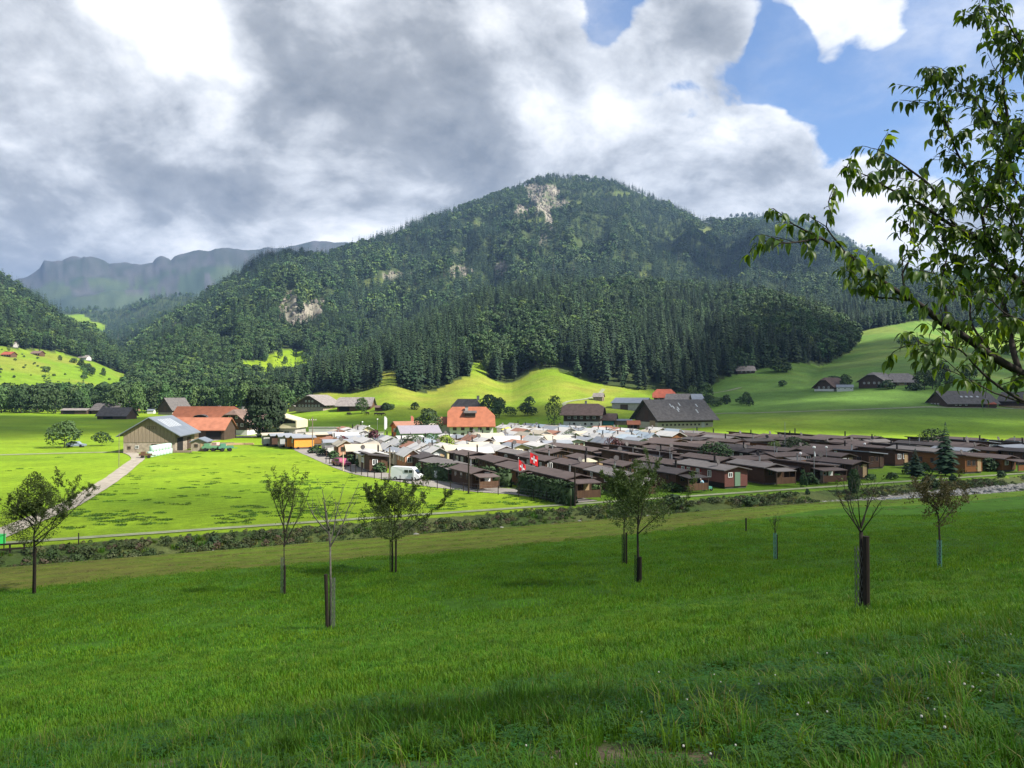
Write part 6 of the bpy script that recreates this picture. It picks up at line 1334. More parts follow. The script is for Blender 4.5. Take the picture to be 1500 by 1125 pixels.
young_tree(1374, 833, 690, 'rightmost young tree with russet leaves and wide twigs', 768, 1.5, 8, 2600, .028, None, (0, 790, M_GUARDG), 26, .1, True, M_YLEAF2, width=96, trunk_r=.038, full=1400)
p = at(1092, 778); b = MB(); b.tube([(0, 0, -.3), (0, 0, .95)], .06, 8, M_STAKE); tag(b.build('marker_post', None, None, p), 'short dark post standing alone on the mown strip', 'post')

# ------------------------------------------------------------------ fence, poles, masts, flags
posts = resample([at(a, c_) for a, c_ in ((478, 678), (500, 686), (530, 696), (570, 706), (620, 713), (660, 718), (700, 722), (760, 728), (800, 734), (836, 741))], 2.6)
fe = empty('roadside_fence', posts[0], 0, 'wire fence of dark posts between park road and meadow', 'fence'); pb_ = MB(); pb_.box(0, 0, .55, .10, .10, 1.35, M_STAKE); pme = pb_.mesh('post'); pp = []
for q in posts[::1]:
    v = Vector((q.x, q.y, hz(q.x, q.y))) - posts[0]; pp.append(v); o = link('post', pme, fe, v)
b = MB()
for z in (.4, .75, 1.1): b.tube([v + Vector((0, 0, z)) for v in pp], .005, 3, STEEL)
b.build('wire', None, fe)
def utility_pole(px, py, top, lb, arm=True, r=.13, m=POLEW):
    p = at(px, py); h = (py - top) / F * p.y; e = empty('utility_pole', p, (px % 1) + .3, lb, 'pole'); b = MB(); b.tube([(0, 0, -.3), (0, 0, h)], [r, r * .7], 8, m); b.build('pole', None, e)
    if arm:
        b = MB(); b.box(0, 0, h - .7, 1.7, .12, .12, m); b.build('crossarm', None, e)
        for x in (-.7, -.25, .25, .7): b = MB(); b.tube([(x, 0, h - .62), (x, 0, h - .4)], [.06, .04], 6, FRAMEW); b.build('insulator', None, e)
    return e
utility_pole(458, 664, 611, 'tall utility pole with crossarm at the park entrance'); utility_pole(503, 690, 662, 'pale slim pole standing in the bend of the park road', False, .10, mat('pale_pole', (.42, .36, .25), .8)); utility_pole(571, 700, 656, 'dark pole with small arms left of the white van'); utility_pole(686.5, 723, 662, 'tall dark pole behind the thuja hedge road', False, .12, M_STAKE); utility_pole(842, 741, 684, 'dark pole at the corner of the stream path', False, .12, M_STAKE)
utility_pole(175, 684, 634, 'thin pole beside the gravel road near the barn', False, .06); utility_pole(8, 806, 776, 'thin post at the lower left end of the farm road', False, .05, M_STAKE); utility_pole(117, 797, 780, 'short post on the bank path at left', False, .06, M_STAKE)
def mast(px, py, top, lb, lamp=False):
    p = at(px, py); h = (py - top) / F * p.y; e = empty('street_lamp' if lamp else 'thin_mast', p, 0, lb, 'street lamp' if lamp else 'mast'); b = MB(); b.tube([(0, 0, 0), (0, 0, h)], [.06, .04], 6, STEEL); b.build('pole', None, e)
    if lamp: b = MB(); b.lathe([(.05, 0), (.22, .05), (.22, .25), (.05, .32)], 10, FRAMEW); b.build('lamp_head', None, e, (0, 0, h - .15))
for px, py, tp, lb, lm in ((1149.5, 672, 618, 'tallest thin white mast among the brown homes', 0), (1134, 690, 648, 'grey mast rising from the brown homes right of the red one', 0), (966, 694, 661, 'thin pale mast above the brown roofs at centre', 0), (981, 690, 655, 'second thin mast right of the pale one', 0), (1172, 700, 664, 'white lamp post beside the white parasol', 1), (1192, 708, 655, 'pale lamp post in front of the white parasol', 1), (1210, 690, 655, 'lamp post behind the stone fountain', 1),
                          (1266, 676, 650, 'lamp post before the ochre home', 1), (1332, 668, 641, 'thin dark mast left of the pointed spruce', 0), (531, 640, 618, 'lamp post left of the orange hut', 1), (553, 638, 614, 'lamp post directly by the orange hut', 1), (541, 641, 624, 'shorter lamp post behind the purple trees', 1), (883, 656, 634, 'thin mast above the pale homes at the back', 0), (927, 690, 655, 'slim mast behind the tall forked tree', 0)):
    mast(px, py, tp, lb, bool(lm))
M_FRED = mat('flag_red', (.62, .02, .025), .8); M_FWH = mat('flag_white', (.8, .8, .8), .8)
def flag(px, py, top, fw, fh, lb, lean):
    p = at(px, py); d = p.y; h = (py - top) / F * d; e = empty('flagpole', p, 0, lb, 'flag'); b = MB(); b.tube([(0, 0, 0), (0, 0, h)], [.05, .035], 6, STEEL); b.tube([(0, 0, h - .02), (0, 0, h + .08)], .07, 6, M_FWH); b.build('pole', None, e)
    n = 12; V = []; Fq = []; mi = []
    for i in range(n + 1):
        for j in range(n + 1):
            u, v = i / n, j / n; V.append((u * fw * .62 + .05, .16 * math.sin(u * 6 + v * 2) * u, h - .15 - v * fh - u * fw * lean))
    for i in range(n):
        for j in range(n):
            a = i * (n + 1) + j; Fq.append((a, a + n + 1, a + n + 2, a + 1)); u, v = (i + .5) / n, (j + .5) / n; mi.append(1 if (abs(u - .5) < .09 and abs(v - .5) < .33) or (abs(v - .5) < .09 and abs(u - .5) < .33) else 0)
    me = grid_mesh('flag', V, Fq, [M_FRED, M_FWH]); me.polygons.foreach_set('material_index', mi); link('flag', me, e)
flag(759.5, 714, 671, 1.5, 1.5, 'drooping red flag with white cross on its pole before the dark homes', .55); flag(776, 703, 661, 1.9, 1.6, 'larger red flag with white cross flying above the roofs', .3)
def beach_flag(px, py, top, m, lb):
    p = at(px, py); d = p.y; h = (py - top) / F * d; e = empty('beach_flag', p, 0, lb, 'flag'); b = MB(); b.tube([(0, 0, 0), (0, 0, h)], .05, 6, STEEL); b.build('pole', None, e); b = MB(); w = 4.2 / F * d
    pts = [(0, 0, h), (w * .6, 0, h - .1), (w, 0, h - .7), (w, 0, h * .42), (w * .5, 0, h * .30), (0, 0, h * .34)]; b.face([(x, -.015, z) for x, y, z in pts], m); b.face([(x, .015, z) for x, y, z in pts][::-1], m); b.build('cloth', None, e)
beach_flag(563, 638, 610, M_FWH, 'tall white beach flag left of the orange hut'); beach_flag(602, 636, 609, mat('coral_cloth', (.7, .22, .16), .8), 'tall coral red beach flag above the slate roofed hall')
p = at(787, 643); b = MB(); b.tube([(0, 0, 0), (0, 0, 4)], .05, 6, FRAMEW); e = empty('pennant_pole', p, 0, 'small white pennant on a pole at the back hedge', 'flag'); b.build('pole', None, e); b = MB(); b.slab([(0.05, -.02, 3.9), (1.1, -.02, 3.2), (.05, -.02, 2.7)], .03, M_FWH); b.build('cloth', None, e)
# closed white parasol, open parasol, stone fountain, yellow parasol
p = at(1193, 688); e = empty('closed_parasol', p, 0, 'closed white parasol standing upright among the brown homes', 'parasol'); b = MB(); b.tube([(0, 0, 0), (0, 0, 2.9)], .04, 6, STEEL); b.build('pole', None, e); b = MB(); b.lathe([(.30, 1.3), (.26, 1.7), (.15, 2.4), (.03, 3.1)], 10, M_FWH); b.build('cloth', None, e)
p = at(861, 700); e = empty('open_parasol', p, 0, 'open cream parasol between dark roofs right of the flags', 'parasol'); b = MB(); b.tube([(0, 0, 0), (0, 0, 2.9)], .05, 6, STEEL); b.build('pole', None, e); b = MB(); b.lathe([(1.5, 2.55), (1.45, 2.6), (.8, 2.85), (.02, 3.1)], 8, CREAM); b.build('canopy', None, e)
p = at(744, 640); e = empty('yellow_parasol', p, 0, 'bright yellow parasol beside the inn garden', 'parasol'); b = MB(); b.tube([(0, 0, 0), (0, 0, 2.6)], .05, 6, STEEL); b.build('pole', None, e); b = MB(); b.lathe([(2.2, 2.2), (1.2, 2.6), (.02, 3.0)], 8, mat('yellow_cloth', (.75, .65, .05), .8)); b.build('canopy', None, e)
p = at(1205, 707); e = empty('garden_oven', p, 0, 'white domed stone garden oven on a stone base by the path', 'garden oven'); b = MB(); b.lathe([(.62, 0), (.62, .45), (.45, .5), (.42, 1.0), (.5, 1.05), (.5, 1.12), (0, 1.12)], 12, STONEW); b.build('base', None, e); b = MB(); b.lathe([(.42, 1.12), (.48, 1.35), (.42, 1.7), (.25, 2.0), (.0, 2.12)], 12, WHITE); b.build('dome', None, e, None); b = MB(); b.box(0, -.44, 1.4, .3, .1, .3, BLACK); b.build('opening', None, e)

# ------------------------------------------------------------------ white van with its door open
p = at(594, 705); e = empty('white_van', p + Vector((0, 1.6, 0)), R(-14), 'white delivery van with open front door on the park road', 'van'); e.scale = (.84, .84, .84)
M_VAN = mat('van_paint', (.62, .64, .64), .3, .06, 1, .5)
b = MB(); prof = [(-2.7, .35), (2.1, .35), (2.7, .45), (2.72, .95), (2.35, 1.15), (1.65, 2.05), (1.3, 2.35), (-2.55, 2.45), (-2.7, 2.2)]
for sy in (-1, 1):
    pts = [(x, sy * (.98 - .12 * max(0, (z - 1.2) / 1.3)), z) for x, z in prof]; b.face(pts if sy < 0 else pts[::-1], M_VAN)
for i in range(len(prof)):
    (x0, z0), (x1, z1) = prof[i - 1], prof[i]; y0, y1 = .98 - .12 * max(0, (z0 - 1.2) / 1.3), .98 - .12 * max(0, (z1 - 1.2) / 1.3); b.face([(x0, -y0, z0), (x0, y0, z0), (x1, y1, z1), (x1, -y1, z1)], M_VAN)
b.build('body', None, e)
b = MB(); b.face([(2.33, -.82, 1.2), (2.33, .82, 1.2), (1.74, .76, 1.98), (1.74, -.76, 1.98)], GLASS); o = b.build('windscreen', None, e, (.03, 0, .02))
for x0, x1 in ((.75, 1.45), (-.1, .6)): b = MB(); b.box((x0 + x1) / 2, -.955, 1.68, x1 - x0, .04, .5, GLASS); b.build('side_window', None, e)
for x in (-1.8, 1.75):
    for sy in (-1, 1):
        b = MB(); b.tube([(x, sy * .78, .36), (x, sy * 1.0, .36)], .36, 14, BLACK); w_ = b.build('wheel', None, e); b = MB(); b.tube([(x, sy * 1.0, .36), (x, sy * 1.02, .36)], .2, 10, STEEL); b.build('rim', None, w_)
for sy in (-.75, .75): b = MB(); b.box(2.71, sy, .78, .06, .3, .2, M_FWH); b.build('headlight', None, e)
b = MB(); b.box(2.73, 0, .5, .08, 1.8, .22, BLACK); b.build('bumper', None, e)
b = MB(); b.box(.5, 0, 1.15, 1.0, .06, 1.7, M_VAN); b.box(.45, -.02, 1.65, .7, .07, .5, GLASS); b.build('open_door', None, e, (1.6, -1.0, 0), R(-62))
def car(px, py, c, lb, rz):
    p = at(px, py); e = empty('parked_car', p, rz, lb, 'car'); m = mat('car_paint_%d' % px, c, .3, .03, 1, .5); b = MB(); prof = [(-2.1, .3), (2.1, .3), (2.15, .7), (1.1, .85), (.6, 1.4), (-1.2, 1.42), (-2.05, .95)]
    for sy in (-1, 1):
        pts = [(x, sy * .85 * (1 if z < 1 else .8), z) for x, z in prof]; b.face(pts if sy < 0 else pts[::-1], m)
    for i in range(len(prof)):
        (x0, z0), (x1, z1) = prof[i - 1], prof[i]; y0, y1 = .85 * (1 if z0 < 1 else .8), .85 * (1 if z1 < 1 else .8); b.face([(x0, -y0, z0), (x0, y0, z0), (x1, y1, z1), (x1, -y1, z1)], m)
    b.build('body', None, e)
    for sy in (-1, 1): b = MB(); b.box(-.2, sy * .77, 1.12, 1.5, .05, .35, GLASS); b.build('side_window', None, e)
    for x in (-1.3, 1.3):
        for sy in (-1, 1): b = MB(); b.tube([(x, sy * .65, .32), (x, sy * .87, .32)], .32, 10, BLACK); b.build('wheel', None, e)
car(112, 655, (.20, .24, .30), 'blue grey car parked behind the round fruit tree', R(10)); car(500, 682.5, (.25, .05, .10), 'dark car on the road by the pale slim pole', R(-50)); car(520, 645, (.5, .5, .5), 'silver car in front of the long white wall', R(5)); car(551, 645, (.15, .20, .35), 'blue car beside the orange hut', R(-70))
p = at(643, 703); e = empty('small_tractor', p, R(-70), 'small white utility trailer parked behind the hedge by the van', 'trailer'); b = MB(); b.box(0, 0, .9, 1.2, 1.5, 1.1, M_VAN); b.build('box', None, e)
for sy in (-.8, .8): b = MB(); b.tube([(0, sy - .1, .3), (0, sy + .1, .3)], .3, 10, BLACK); b.build('wheel', None, e)

# ------------------------------------------------------------------ cows
def cow(px, py, rz, lb):
    p = at(px, py); e = link('cow', None, None) if False else None; b = MB(); m = mat('cow_hide', (.045, .032, .025), .9, .3, 2)
    b.tube([(-1.0, 0, 1.05), (-.75, 0, 1.0), (-.1, 0, .95), (.55, 0, 1.02), (.85, 0, 1.12)], [.24, .38, .42, .37, .26], 10, m); b.tube([(.8, 0, 1.1), (1.15, 0, .85), (1.35, 0, .5)], [.22, .16, .15], 8, m); b.tube([(1.3, 0, .55), (1.5, 0, .22)], [.16, .09], 8, m)
    for x in (-.8, .6):
        for sy in (-.22, .22): b.tube([(x, sy, .85), (x + (.05 if x < 0 else 0), sy, .45), (x, sy, 0)], [.14, .075, .06], 6, m)
    b.tube([(-1.02, 0, 1.1), (-1.15, 0, .7), (-1.12, 0, .4)], [.04, .03, .05], 5, m)
    for sy in (-1, 1): b.tube([(1.28, sy * .1, .68), (1.22, sy * .3, .68)], [.05, .02], 4, m)
    o = b.build('cow', None, None, p, rz, smooth=True); tag(o, lb, 'cow', 'cows grazing below the long brown barn')
cow(511, 608, 0, 'leftmost dark cow grazing alone on the meadow'); cow(538, 607.5, 2.8, 'small dark cow second from left'); cow(551, 608.5, .3, 'dark cow just left of the close pair'); cow(557, 608.8, 3.0, 'dark cow of the close pair, left one'); cow(560.5, 608.6, .1, 'rightmost dark cow of the grazing group')
# ------------------------------------------------------------------ bales, tractor bits and wood by the barn
M_WRAP = mat('bale_wrap', (.42, .60, .50), .35, .12, 2, .5)
k = 0
for r_i, n in ((0, 7), (1, 6)):
    for i in range(n):
        p = at(221 + i * 4.6 + r_i * 2.2, 669.5 - i * .9); b = MB(); b.lathe([(0, 0), (.56, .02), (.62, .12), (.62, 1.05), (.56, 1.15), (0, 1.17)], 14, M_WRAP)
        o = b.build('wrapped_bale', None, None, (p.x, p.y + .3 * r_i, p.z + .0 + 1.17 * r_i), 0, smooth=True); tag(o, 'pale green wrapped silage bale in the heap before the grey barn', 'bale', 'wrapped bales heaped before the grey barn')
def cart(px, py, lb, m, s=1.0, rz=.4):
    p = at(px, py); e = empty('farm_cart', p, rz, lb, 'farm machine'); b = MB(); b.box(0, 0, .95 * s, 3.2 * s, 1.7 * s, .5 * s, m); b.box(1.9 * s, 0, .7 * s, 1.2 * s, .15, .15, m); b.box(-.6 * s, 0, 1.45 * s, 1.2 * s, 1.3 * s, .6 * s, m); b.build('body', None, e)
    for x in (-.8, .8):
        for sy in (-1, 1): b = MB(); b.tube([(x * s, sy * .85 * s, .42 * s), (x * s, sy * 1.05 * s, .42 * s)], .42 * s, 12, BLACK); b.build('wheel', None, e)
cart(214, 671, 'small brown cart left of the green bales', WOODM, .75); cart(308, 661, 'green farm machine with drawbar in the yard', mat('machine_green', (.10, .22, .12), .6), 1, .2); cart(320, 659, 'pinkish grey manure spreader in the middle of the yard', mat('machine_pink', (.42, .30, .26), .7), 1.0, -.2); cart(331, 661, 'dark green trailer at the right end of the machines', mat('machine_green2', (.06, .17, .11), .6), 1.0, .5)
for px, py, L_, lb, rz in ((330, 651, 4.5, 'stack of grey boards lying by the cart shed', .2), (341, 652, 6, 'long pale beams leaning across the yard', .5), (357, 651.5, 5, 'row of planks at the right end of the yard', 0), (263, 663, 5, 'pile of straw coloured rubble by the barn corner', .1)):
    p = at(px, py); e = empty('board_pile', p, rz, lb, 'wood pile')
    for i in range(5): b = MB(); b.box((i % 2) * .2, (i % 3) * .35 - .3, .12 + .16 * (i // 2), L_, .3, .13, WOODG if 'grey' in lb or 'rubble' in lb else WOODL); b.build('plank', None, e)
p = at(-2, 798); b = MB(); b.box(0, 0, .4, .9, .8, .9, mat('bright_green_box', (.03, .45, .10), .5)); b.box(0, 0, .87, 1.0, .9, .06, mat('bright_green_lid', (.02, .33, .07), .5)); tag(b.build('green_container', None, None, p), 'bright green box at the left edge of the farm road', 'container')
# wooden footbridge rail at left edge
p = at(6, 812); e = empty('bridge_railing', p, .4, 'dark low railing over the stream at the left edge', 'railing')
for i in range(4): b = MB(); b.box(-1.5 + i, 0, .4, .12, .12, 1.0, M_STAKE); b.build('post', None, e)
for z in (.45, .85): b = MB(); b.box(0, -.08, z, 3.6, .06, .14, M_STAKE); b.build('rail', None, e)
# gable ladder on the porch home and white door of the dark home
p = at(1034, 716)
# ------------------------------------------------------------------ person in a light blue jacket bending beside the porch
def person(p, rz, lb):
    e = empty('person', p, rz, lb, 'person'); sk = bpy.data.materials.new('skin') ; sk.use_nodes = True; sk.node_tree.nodes['Principled BSDF'].inputs['Base Color'].default_value = (.48, .28, .19, 1)
    J = {'pelvis': (0, 0, .92), 'waist': (.06, 0, 1.04), 'chest': (.22, 0, 1.28), 'neck': (.33, 0, 1.42), 'head': (.42, 0, 1.53), 'top': (.46, 0, 1.66), 'hipL': (0, .1, .88), 'kneeL': (.08, .13, .48), 'ankL': (-.02, .14, .08), 'toeL': (.2, .16, .03), 'hipR': (0, -.1, .88), 'kneeR': (.02, -.13, .47), 'ankR': (-.12, -.14, .08), 'toeR': (.1, -.16, .03),
         'shL': (.24, .19, 1.34), 'elL': (.36, .22, 1.08), 'wrL': (.56, .17, .92), 'haL': (.64, .15, .88), 'shR': (.24, -.19, 1.34), 'elR': (.38, -.22, 1.08), 'wrR': (.58, -.17, .95), 'haR': (.66, -.15, .91)}
    E = [('pelvis', 'waist'), ('waist', 'chest'), ('chest', 'neck'), ('neck', 'head'), ('head', 'top'), ('pelvis', 'hipL'), ('hipL', 'kneeL'), ('kneeL', 'ankL'), ('ankL', 'toeL'), ('pelvis', 'hipR'), ('hipR', 'kneeR'), ('kneeR', 'ankR'), ('ankR', 'toeR'), ('chest', 'shL'), ('shL', 'elL'), ('elL', 'wrL'), ('wrL', 'haL'), ('chest', 'shR'), ('shR', 'elR'), ('elR', 'wrR'), ('wrR', 'haR')]
    Rr = {'pelvis': .14, 'waist': .13, 'chest': .16, 'neck': .055, 'head': .095, 'top': .07, 'hipL': .1, 'kneeL': .065, 'ankL': .045, 'toeL': .035, 'hipR': .1, 'kneeR': .065, 'ankR': .045, 'toeR': .035, 'shL': .075, 'elL': .05, 'wrL': .035, 'haL': .04, 'shR': .075, 'elR': .05, 'wrR': .035, 'haR': .04}
    names = list(J); me = bpy.data.meshes.new('body'); me.from_pydata([J[n] for n in names], [(names.index(a), names.index(c)) for a, c in E], []); o = link('body', me, e); md = o.modifiers.new('skin', 'SKIN'); o.modifiers.new('sub', 'SUBSURF').levels = 2; o.modifiers['sub'].render_levels = 2
    for i, n in enumerate(names): me.skin_vertices[0].data[i].radius = (Rr[n],) * 2; me.skin_vertices[0].data[i].use_root = (n == 'pelvis')
    me.materials.append(sk)
    jk = mat('jacket_blue', (.28, .50, .62), .8); tr = mat('trousers_pale', (.35, .36, .40), .85)
    b = MB(); b.tube([J['waist'], (.14, 0, 1.14), J['chest'], (.30, 0, 1.38)], [.165, .18, .19, .11], 14, jk)
    for s_ in 'LR': b.tube([J['sh' + s_], J['el' + s_], J['wr' + s_]], [.095, .07, .05], 8, jk)
    b.build('jacket', None, e, smooth=True); b = MB(); b.tube([J['waist'], J['pelvis'], (0, 0, .84)], [.16, .175, .15], 12, tr)
    for s_ in 'LR': b.tube([J['hip' + s_], J['knee' + s_], J['ank' + s_]], [.12, .085, .065], 8, tr)
    b.build('trousers', None, e, smooth=True); b = MB(); b.lathe([(.105, 1.56), (.112, 1.6), (.09, 1.68), (.0, 1.71)], 12, mat('cap_pale', (.45, .5, .55), .8), (.43, 0, 0)); b.box(.55, 0, 1.58, .13, .14, .02, MATS['cap_pale']); b.build('cap', None, e)
person(at(1030, 719), R(150), 'person in a light blue jacket and cap bending by the porch')
p = at(1037, 719); e = empty('wheelbarrow', p, .5, 'small green wheelbarrow beside the bending person', 'wheelbarrow'); b = MB(); b.slab([(-.35, -.25, .62), (.4, -.3, .62), (.4, .3, .62), (-.35, .25, .62)], .3, mat('barrow_green', (.10, .30, .22), .5)); b.build('tray', None, e); b = MB(); b.tube([(.55, -.06, .2), (.55, .06, .2)], .2, 12, BLACK); b.build('wheel', None, e); b = MB(); [b.tube([(.5, s_ * .1, .2), (-.9, s_ * .3, .6)], .02, 5, STEEL) for s_ in (-1, 1)]; b.build('handle', None, e)

# cars tucked between the sunny homes
rg5 = random.Random(12); k = 0
for _ in range(400):
    px, py = rg5.uniform(490, 900), rg5.uniform(646, 690); p = at(px, py)
    if not inside_camp(p.x, p.y) or min((p.x - x) ** 2 + (p.y - y) ** 2 for _, x, y in homes) < 12.5: continue
    c = rg5.choice([(.5, .5, .5), (.1, .12, .16), (.35, .05, .04), (.08, .14, .30), (.6, .6, .58)]); car(px, py, c, 'car parked in a gap between the sunny park homes', R(rg5.uniform(0, 180)))
    o = [o for o in COL.objects if o.name.startswith('parked_car')][-1]; k += 1
    if k >= 14: break
for o in COL.objects:
    if o.get('label', '') == 'car parked in a gap between the sunny park homes': o['group'] = 'cars between the sunny park homes'
# ------------------------------------------------------------------ grass, scrub and the near branch
def grassmat(name, a, b_, trans=.25): return leafmat(name, a, b_, .25, .018, trans, 3, .6)
G1 = grassmat('grass_green', (.068, .155, .006), (.095, .195, .008)); G2 = grassmat('grass_deep', (.042, .115, .006), (.062, .15, .007)); G3 = grassmat('grass_dry', (.12, .125, .03), (.17, .16, .05)); G4 = grassmat('clover_leaf', (.022, .085, .010), (.036, .11, .014)); G5 = grassmat('meadow_tuft', (.050, .110, .010), (.07, .14, .014))
def tuft(seed, n, h, spread, m, wd=.004, bend=.5, m2=None, dry=.0):
    rg = random.Random(seed); b = MB()
    for _ in range(n):
        a = rg.uniform(0, 6.28); r = spread * math.sqrt(rg.random()); x, y = r * math.cos(a), r * math.sin(a); hh = h * rg.uniform(.45, 1.1); d = rg.uniform(0, 6.28); bx, by = math.cos(d), math.sin(d); bd = hh * rg.uniform(.1, bend); w = wd * rg.uniform(.7, 1.4); px_, py_ = -by * w, bx * w
        p0, p1, p2 = (x, y, -.02), (x + bx * bd * .35, y + by * bd * .35, hh * .6), (x + bx * bd, y + by * bd, hh * (1 - .15 * bend)); mm = G3 if rg.random() < dry else m
        b.face([(p0[0] - px_, p0[1] - py_, p0[2]), (p0[0] + px_, p0[1] + py_, p0[2]), (p1[0] + px_ * .8, p1[1] + py_ * .8, p1[2]), (p1[0] - px_ * .8, p1[1] - py_ * .8, p1[2])], mm); b.face([(p1[0] - px_ * .8, p1[1] - py_ * .8, p1[2]), (p1[0] + px_ * .8, p1[1] + py_ * .8, p1[2]), p2], mm)
    return b.mesh('grass_tuft')
def clover(seed, n, h, spread):
    rg = random.Random(seed); b = MB()
    for _ in range(n):
        a = rg.uniform(0, 6.28); r = spread * math.sqrt(rg.random()); x, y, z = r * math.cos(a), r * math.sin(a), h * rg.uniform(.4, 1.0); rot = rg.uniform(0, 6.28); L_ = rg.uniform(.010, .017)
        for k in range(3):
            q = rot + k * 2.09; c, s = math.cos(q), math.sin(q); t = rg.uniform(-.3, .3); b.face([(x, y, z), (x + (c * .8 - s * .5) * L_, y + (s * .8 + c * .5) * L_, z + t * L_), (x + c * 1.5 * L_, y + s * 1.5 * L_, z + t * L_), (x + (c * .8 + s * .5) * L_, y + (s * .8 - c * .5) * L_, z + t * L_)], G4)
    return b.mesh('clover')
def broadweed(seed):
    rg = random.Random(seed); b = MB()
    for k in range(9):
        a = k * 2.4 + rg.uniform(-.3, .3); c, s = math.cos(a), math.sin(a); L_ = rg.uniform(.09, .17); w = L_ * .17; pts = []
        for t, ww, z in ((0, .2, 0), (.35, 1, .05), (.7, .9, .055), (1, .05, .02)): pts.append(((c * t * L_ - s * ww * w, s * t * L_ + c * ww * w, z), (c * t * L_ + s * ww * w, s * t * L_ - c * ww * w, z)))
        for i in range(3): b.face([pts[i][0], pts[i][1], pts[i + 1][1], pts[i + 1][0]], G4)
    return b.mesh('weed')
TUF = [tuft(1, 64, .12, .11, G1, .0026, .8), tuft(2, 64, .14, .11, G2, .0028, .8), tuft(3, 60, .11, .12, G1, .0026, .9, dry=.05), tuft(4, 46, .20, .10, G2, .0034, 1.0, dry=.08), clover(5, 34, .10, .12), clover(6, 30, .08, .12), tuft(7, 22, .30, .09, G1, .0028, 1.2, dry=.2), broadweed(8)]
TUM = [tuft(11, 90, .11, .26, G1, .005, .8), tuft(12, 90, .13, .26, G2, .005, .8), tuft(13, 90, .10, .28, G1, .005, .9, dry=.05), tuft(14, 70, .16, .24, G2, .005, .9, dry=.04)]
TUL = [tuft(21, 90, .11, .55, G1, .010, .9), tuft(22, 90, .12, .55, G1, .010, .9), tuft(23, 90, .10, .6, G2, .010, .9, dry=.04)]
def grass():
    rng = np.random.default_rng(77)
    def put(name, protos, d0, d1, per, hw, wts, lb, smin=.7, smax=1.25, bare=True):
        area = hw * (d1 ** 2 - d0 ** 2); n = int(area * per); d = np.sqrt(rng.uniform(d0 ** 2, d1 ** 2, n)); x = rng.uniform(-hw, hw, n) * d; s = sdist(x, d); mow = 15.5 + 2.2 * nfbm(x / 22, d / 22, 2)
        px = 750 + F * x / d; mow = mow - np.clip((px - 950) / 110, 0, 1) * 3.5; keep = s < -mow + .5
        # bare worn spots and thin places
        if bare:
            for bx, by, br in BARE: keep &= (np.hypot((x - bx) / 1.7, d - by) > br * (1 + .5 * nfbm(x * 5, d * 5, 2))) | (rng.random(n) < .15)
        x, d = x[keep], d[keep]; z = H(x, d); nn = nfbm(x / 1.6, d / 1.6, 3); k = len(x); base = np.cumsum(wts) / sum(wts); idx = np.searchsorted(base, np.clip(rng.random(k) * .65 + (nn + .5) * .35, 0, .9999))
        hs = (1 + .75 * nfbm(x / 2.3 + 4, d / 2.3, 3)) * rng.uniform(smin, smax, k) * np.where((d > 5.2) & (d < 7.4), 1.12, 1)
        scatter(name, protos, np.stack([x, d, z], 1), rng.uniform(0, 6.28, k), np.stack([rng.uniform(.85, 1.2, k)] * 2 + [hs], 1), idx, lb)
    put('near_grass', TUF, 1.6, 9.0, 84, 1.35, (3.0, 2.4, 2.8, 1.8, 3.2, 2.4, 1.3, .9), 'long uncut grass and clover in front of the viewer')
    put('slope_grass', TUM, 9.0, 22, 15, 1.0, (3, 2, 3, 1.4), 'thick green grass on the near slope', .75, 1.2)
    put('far_slope_grass', TUL, 22, 62, 3.6, .92, (3, 3, 2), 'green grass on the lower slope above the mown strip', .7, 1.15)
    # white clover heads
    M_CH = mat('clover_flower', (.50, .49, .42), .8); b = MB(); b.tube([(0, 0, 0), (0, 0, .105)], .0014, 3, G2); b.lathe([(.0, .100), (.007, .103), (.0085, .109), (.006, .115), (0, .117)], 8, M_CH); fm = b.mesh('clover_flower')
    n = 60; d = rng.uniform(4.2, 8, n); x = d * np.where(rng.random(n) < .75, rng.uniform(.15, .70, n), rng.uniform(-.7, .2, n)); scatter('clover_flowers', [fm], np.stack([x, d, H(x, d)], 1), rng.uniform(0, 6, n), rng.uniform(.7, 1.05, n), np.zeros(n), 'white clover heads scattered in the grass')
    # tussocks of the grazed meadow beyond the stream
    TT = [tuft(31, 50, .20, .26, G5, .02, .9), tuft(32, 50, .16, .30, G5, .02, .9)]
    n = 5200; d = 1 / rng.uniform(1 / 190, 1 / 70, n); px = rng.uniform(-40, 820, n); x = (px - 750) / F * d; s = sdist(x, d); row = HOR + F * EYE / d; edge = np.interp(row, [640, 660, 684, 694, 704, 712, 718, 740], [440, 440, 505, 545, 600, 660, 740, 840]); cl = nfbm(x / 3.5, d / 2.2, 2); keep = (s > 17) & (px < edge - 6) & (cl > .15) & (rng.random(n) < .75) & ((px > np.interp(row, [655, 672, 690, 720, 745, 790], [215, 230, 200, 150, 110, 10])) | (rng.random(n) < .25)); keep &= rng.random(n) < np.clip((row - 655) / 60, .04, 1)
    x, d = x[keep], d[keep]; k = len(x); sx = rng.uniform(.7, 2.0, k); scatter('meadow_tussocks', TT, np.stack([x, d, H(x, d)], 1), rng.uniform(-.4, .4, k), np.stack([sx * 1.5, sx, rng.uniform(.5, 1.0, k)], 1), rng.integers(0, 2, k), 'dark tussocks in the grazed meadow beyond the stream')
    # bank scrub
    SB = [broadleaf('scrub', 1, 1.6, 41, leafmat('scrub_leaves', (.035, .058, .018), (.055, .080, .024), .3, .02), 150, .09, .0, 5), broadleaf('scrub', 1, 1.8, 42, leafmat('scrub_olive', (.065, .078, .030), (.09, .10, .04), .3, .02), 150, .09, .0, 5), broadleaf('scrub', 1, 1.3, 43, leafmat('scrub_brown', (.075, .055, .035), (.10, .075, .045), .3, .02), 120, .08, .0, 5), tuft(44, 80, .8, .5, G2, .03, .8, dry=.1), tuft(45, 80, .7, .6, G3, .02, .8)]
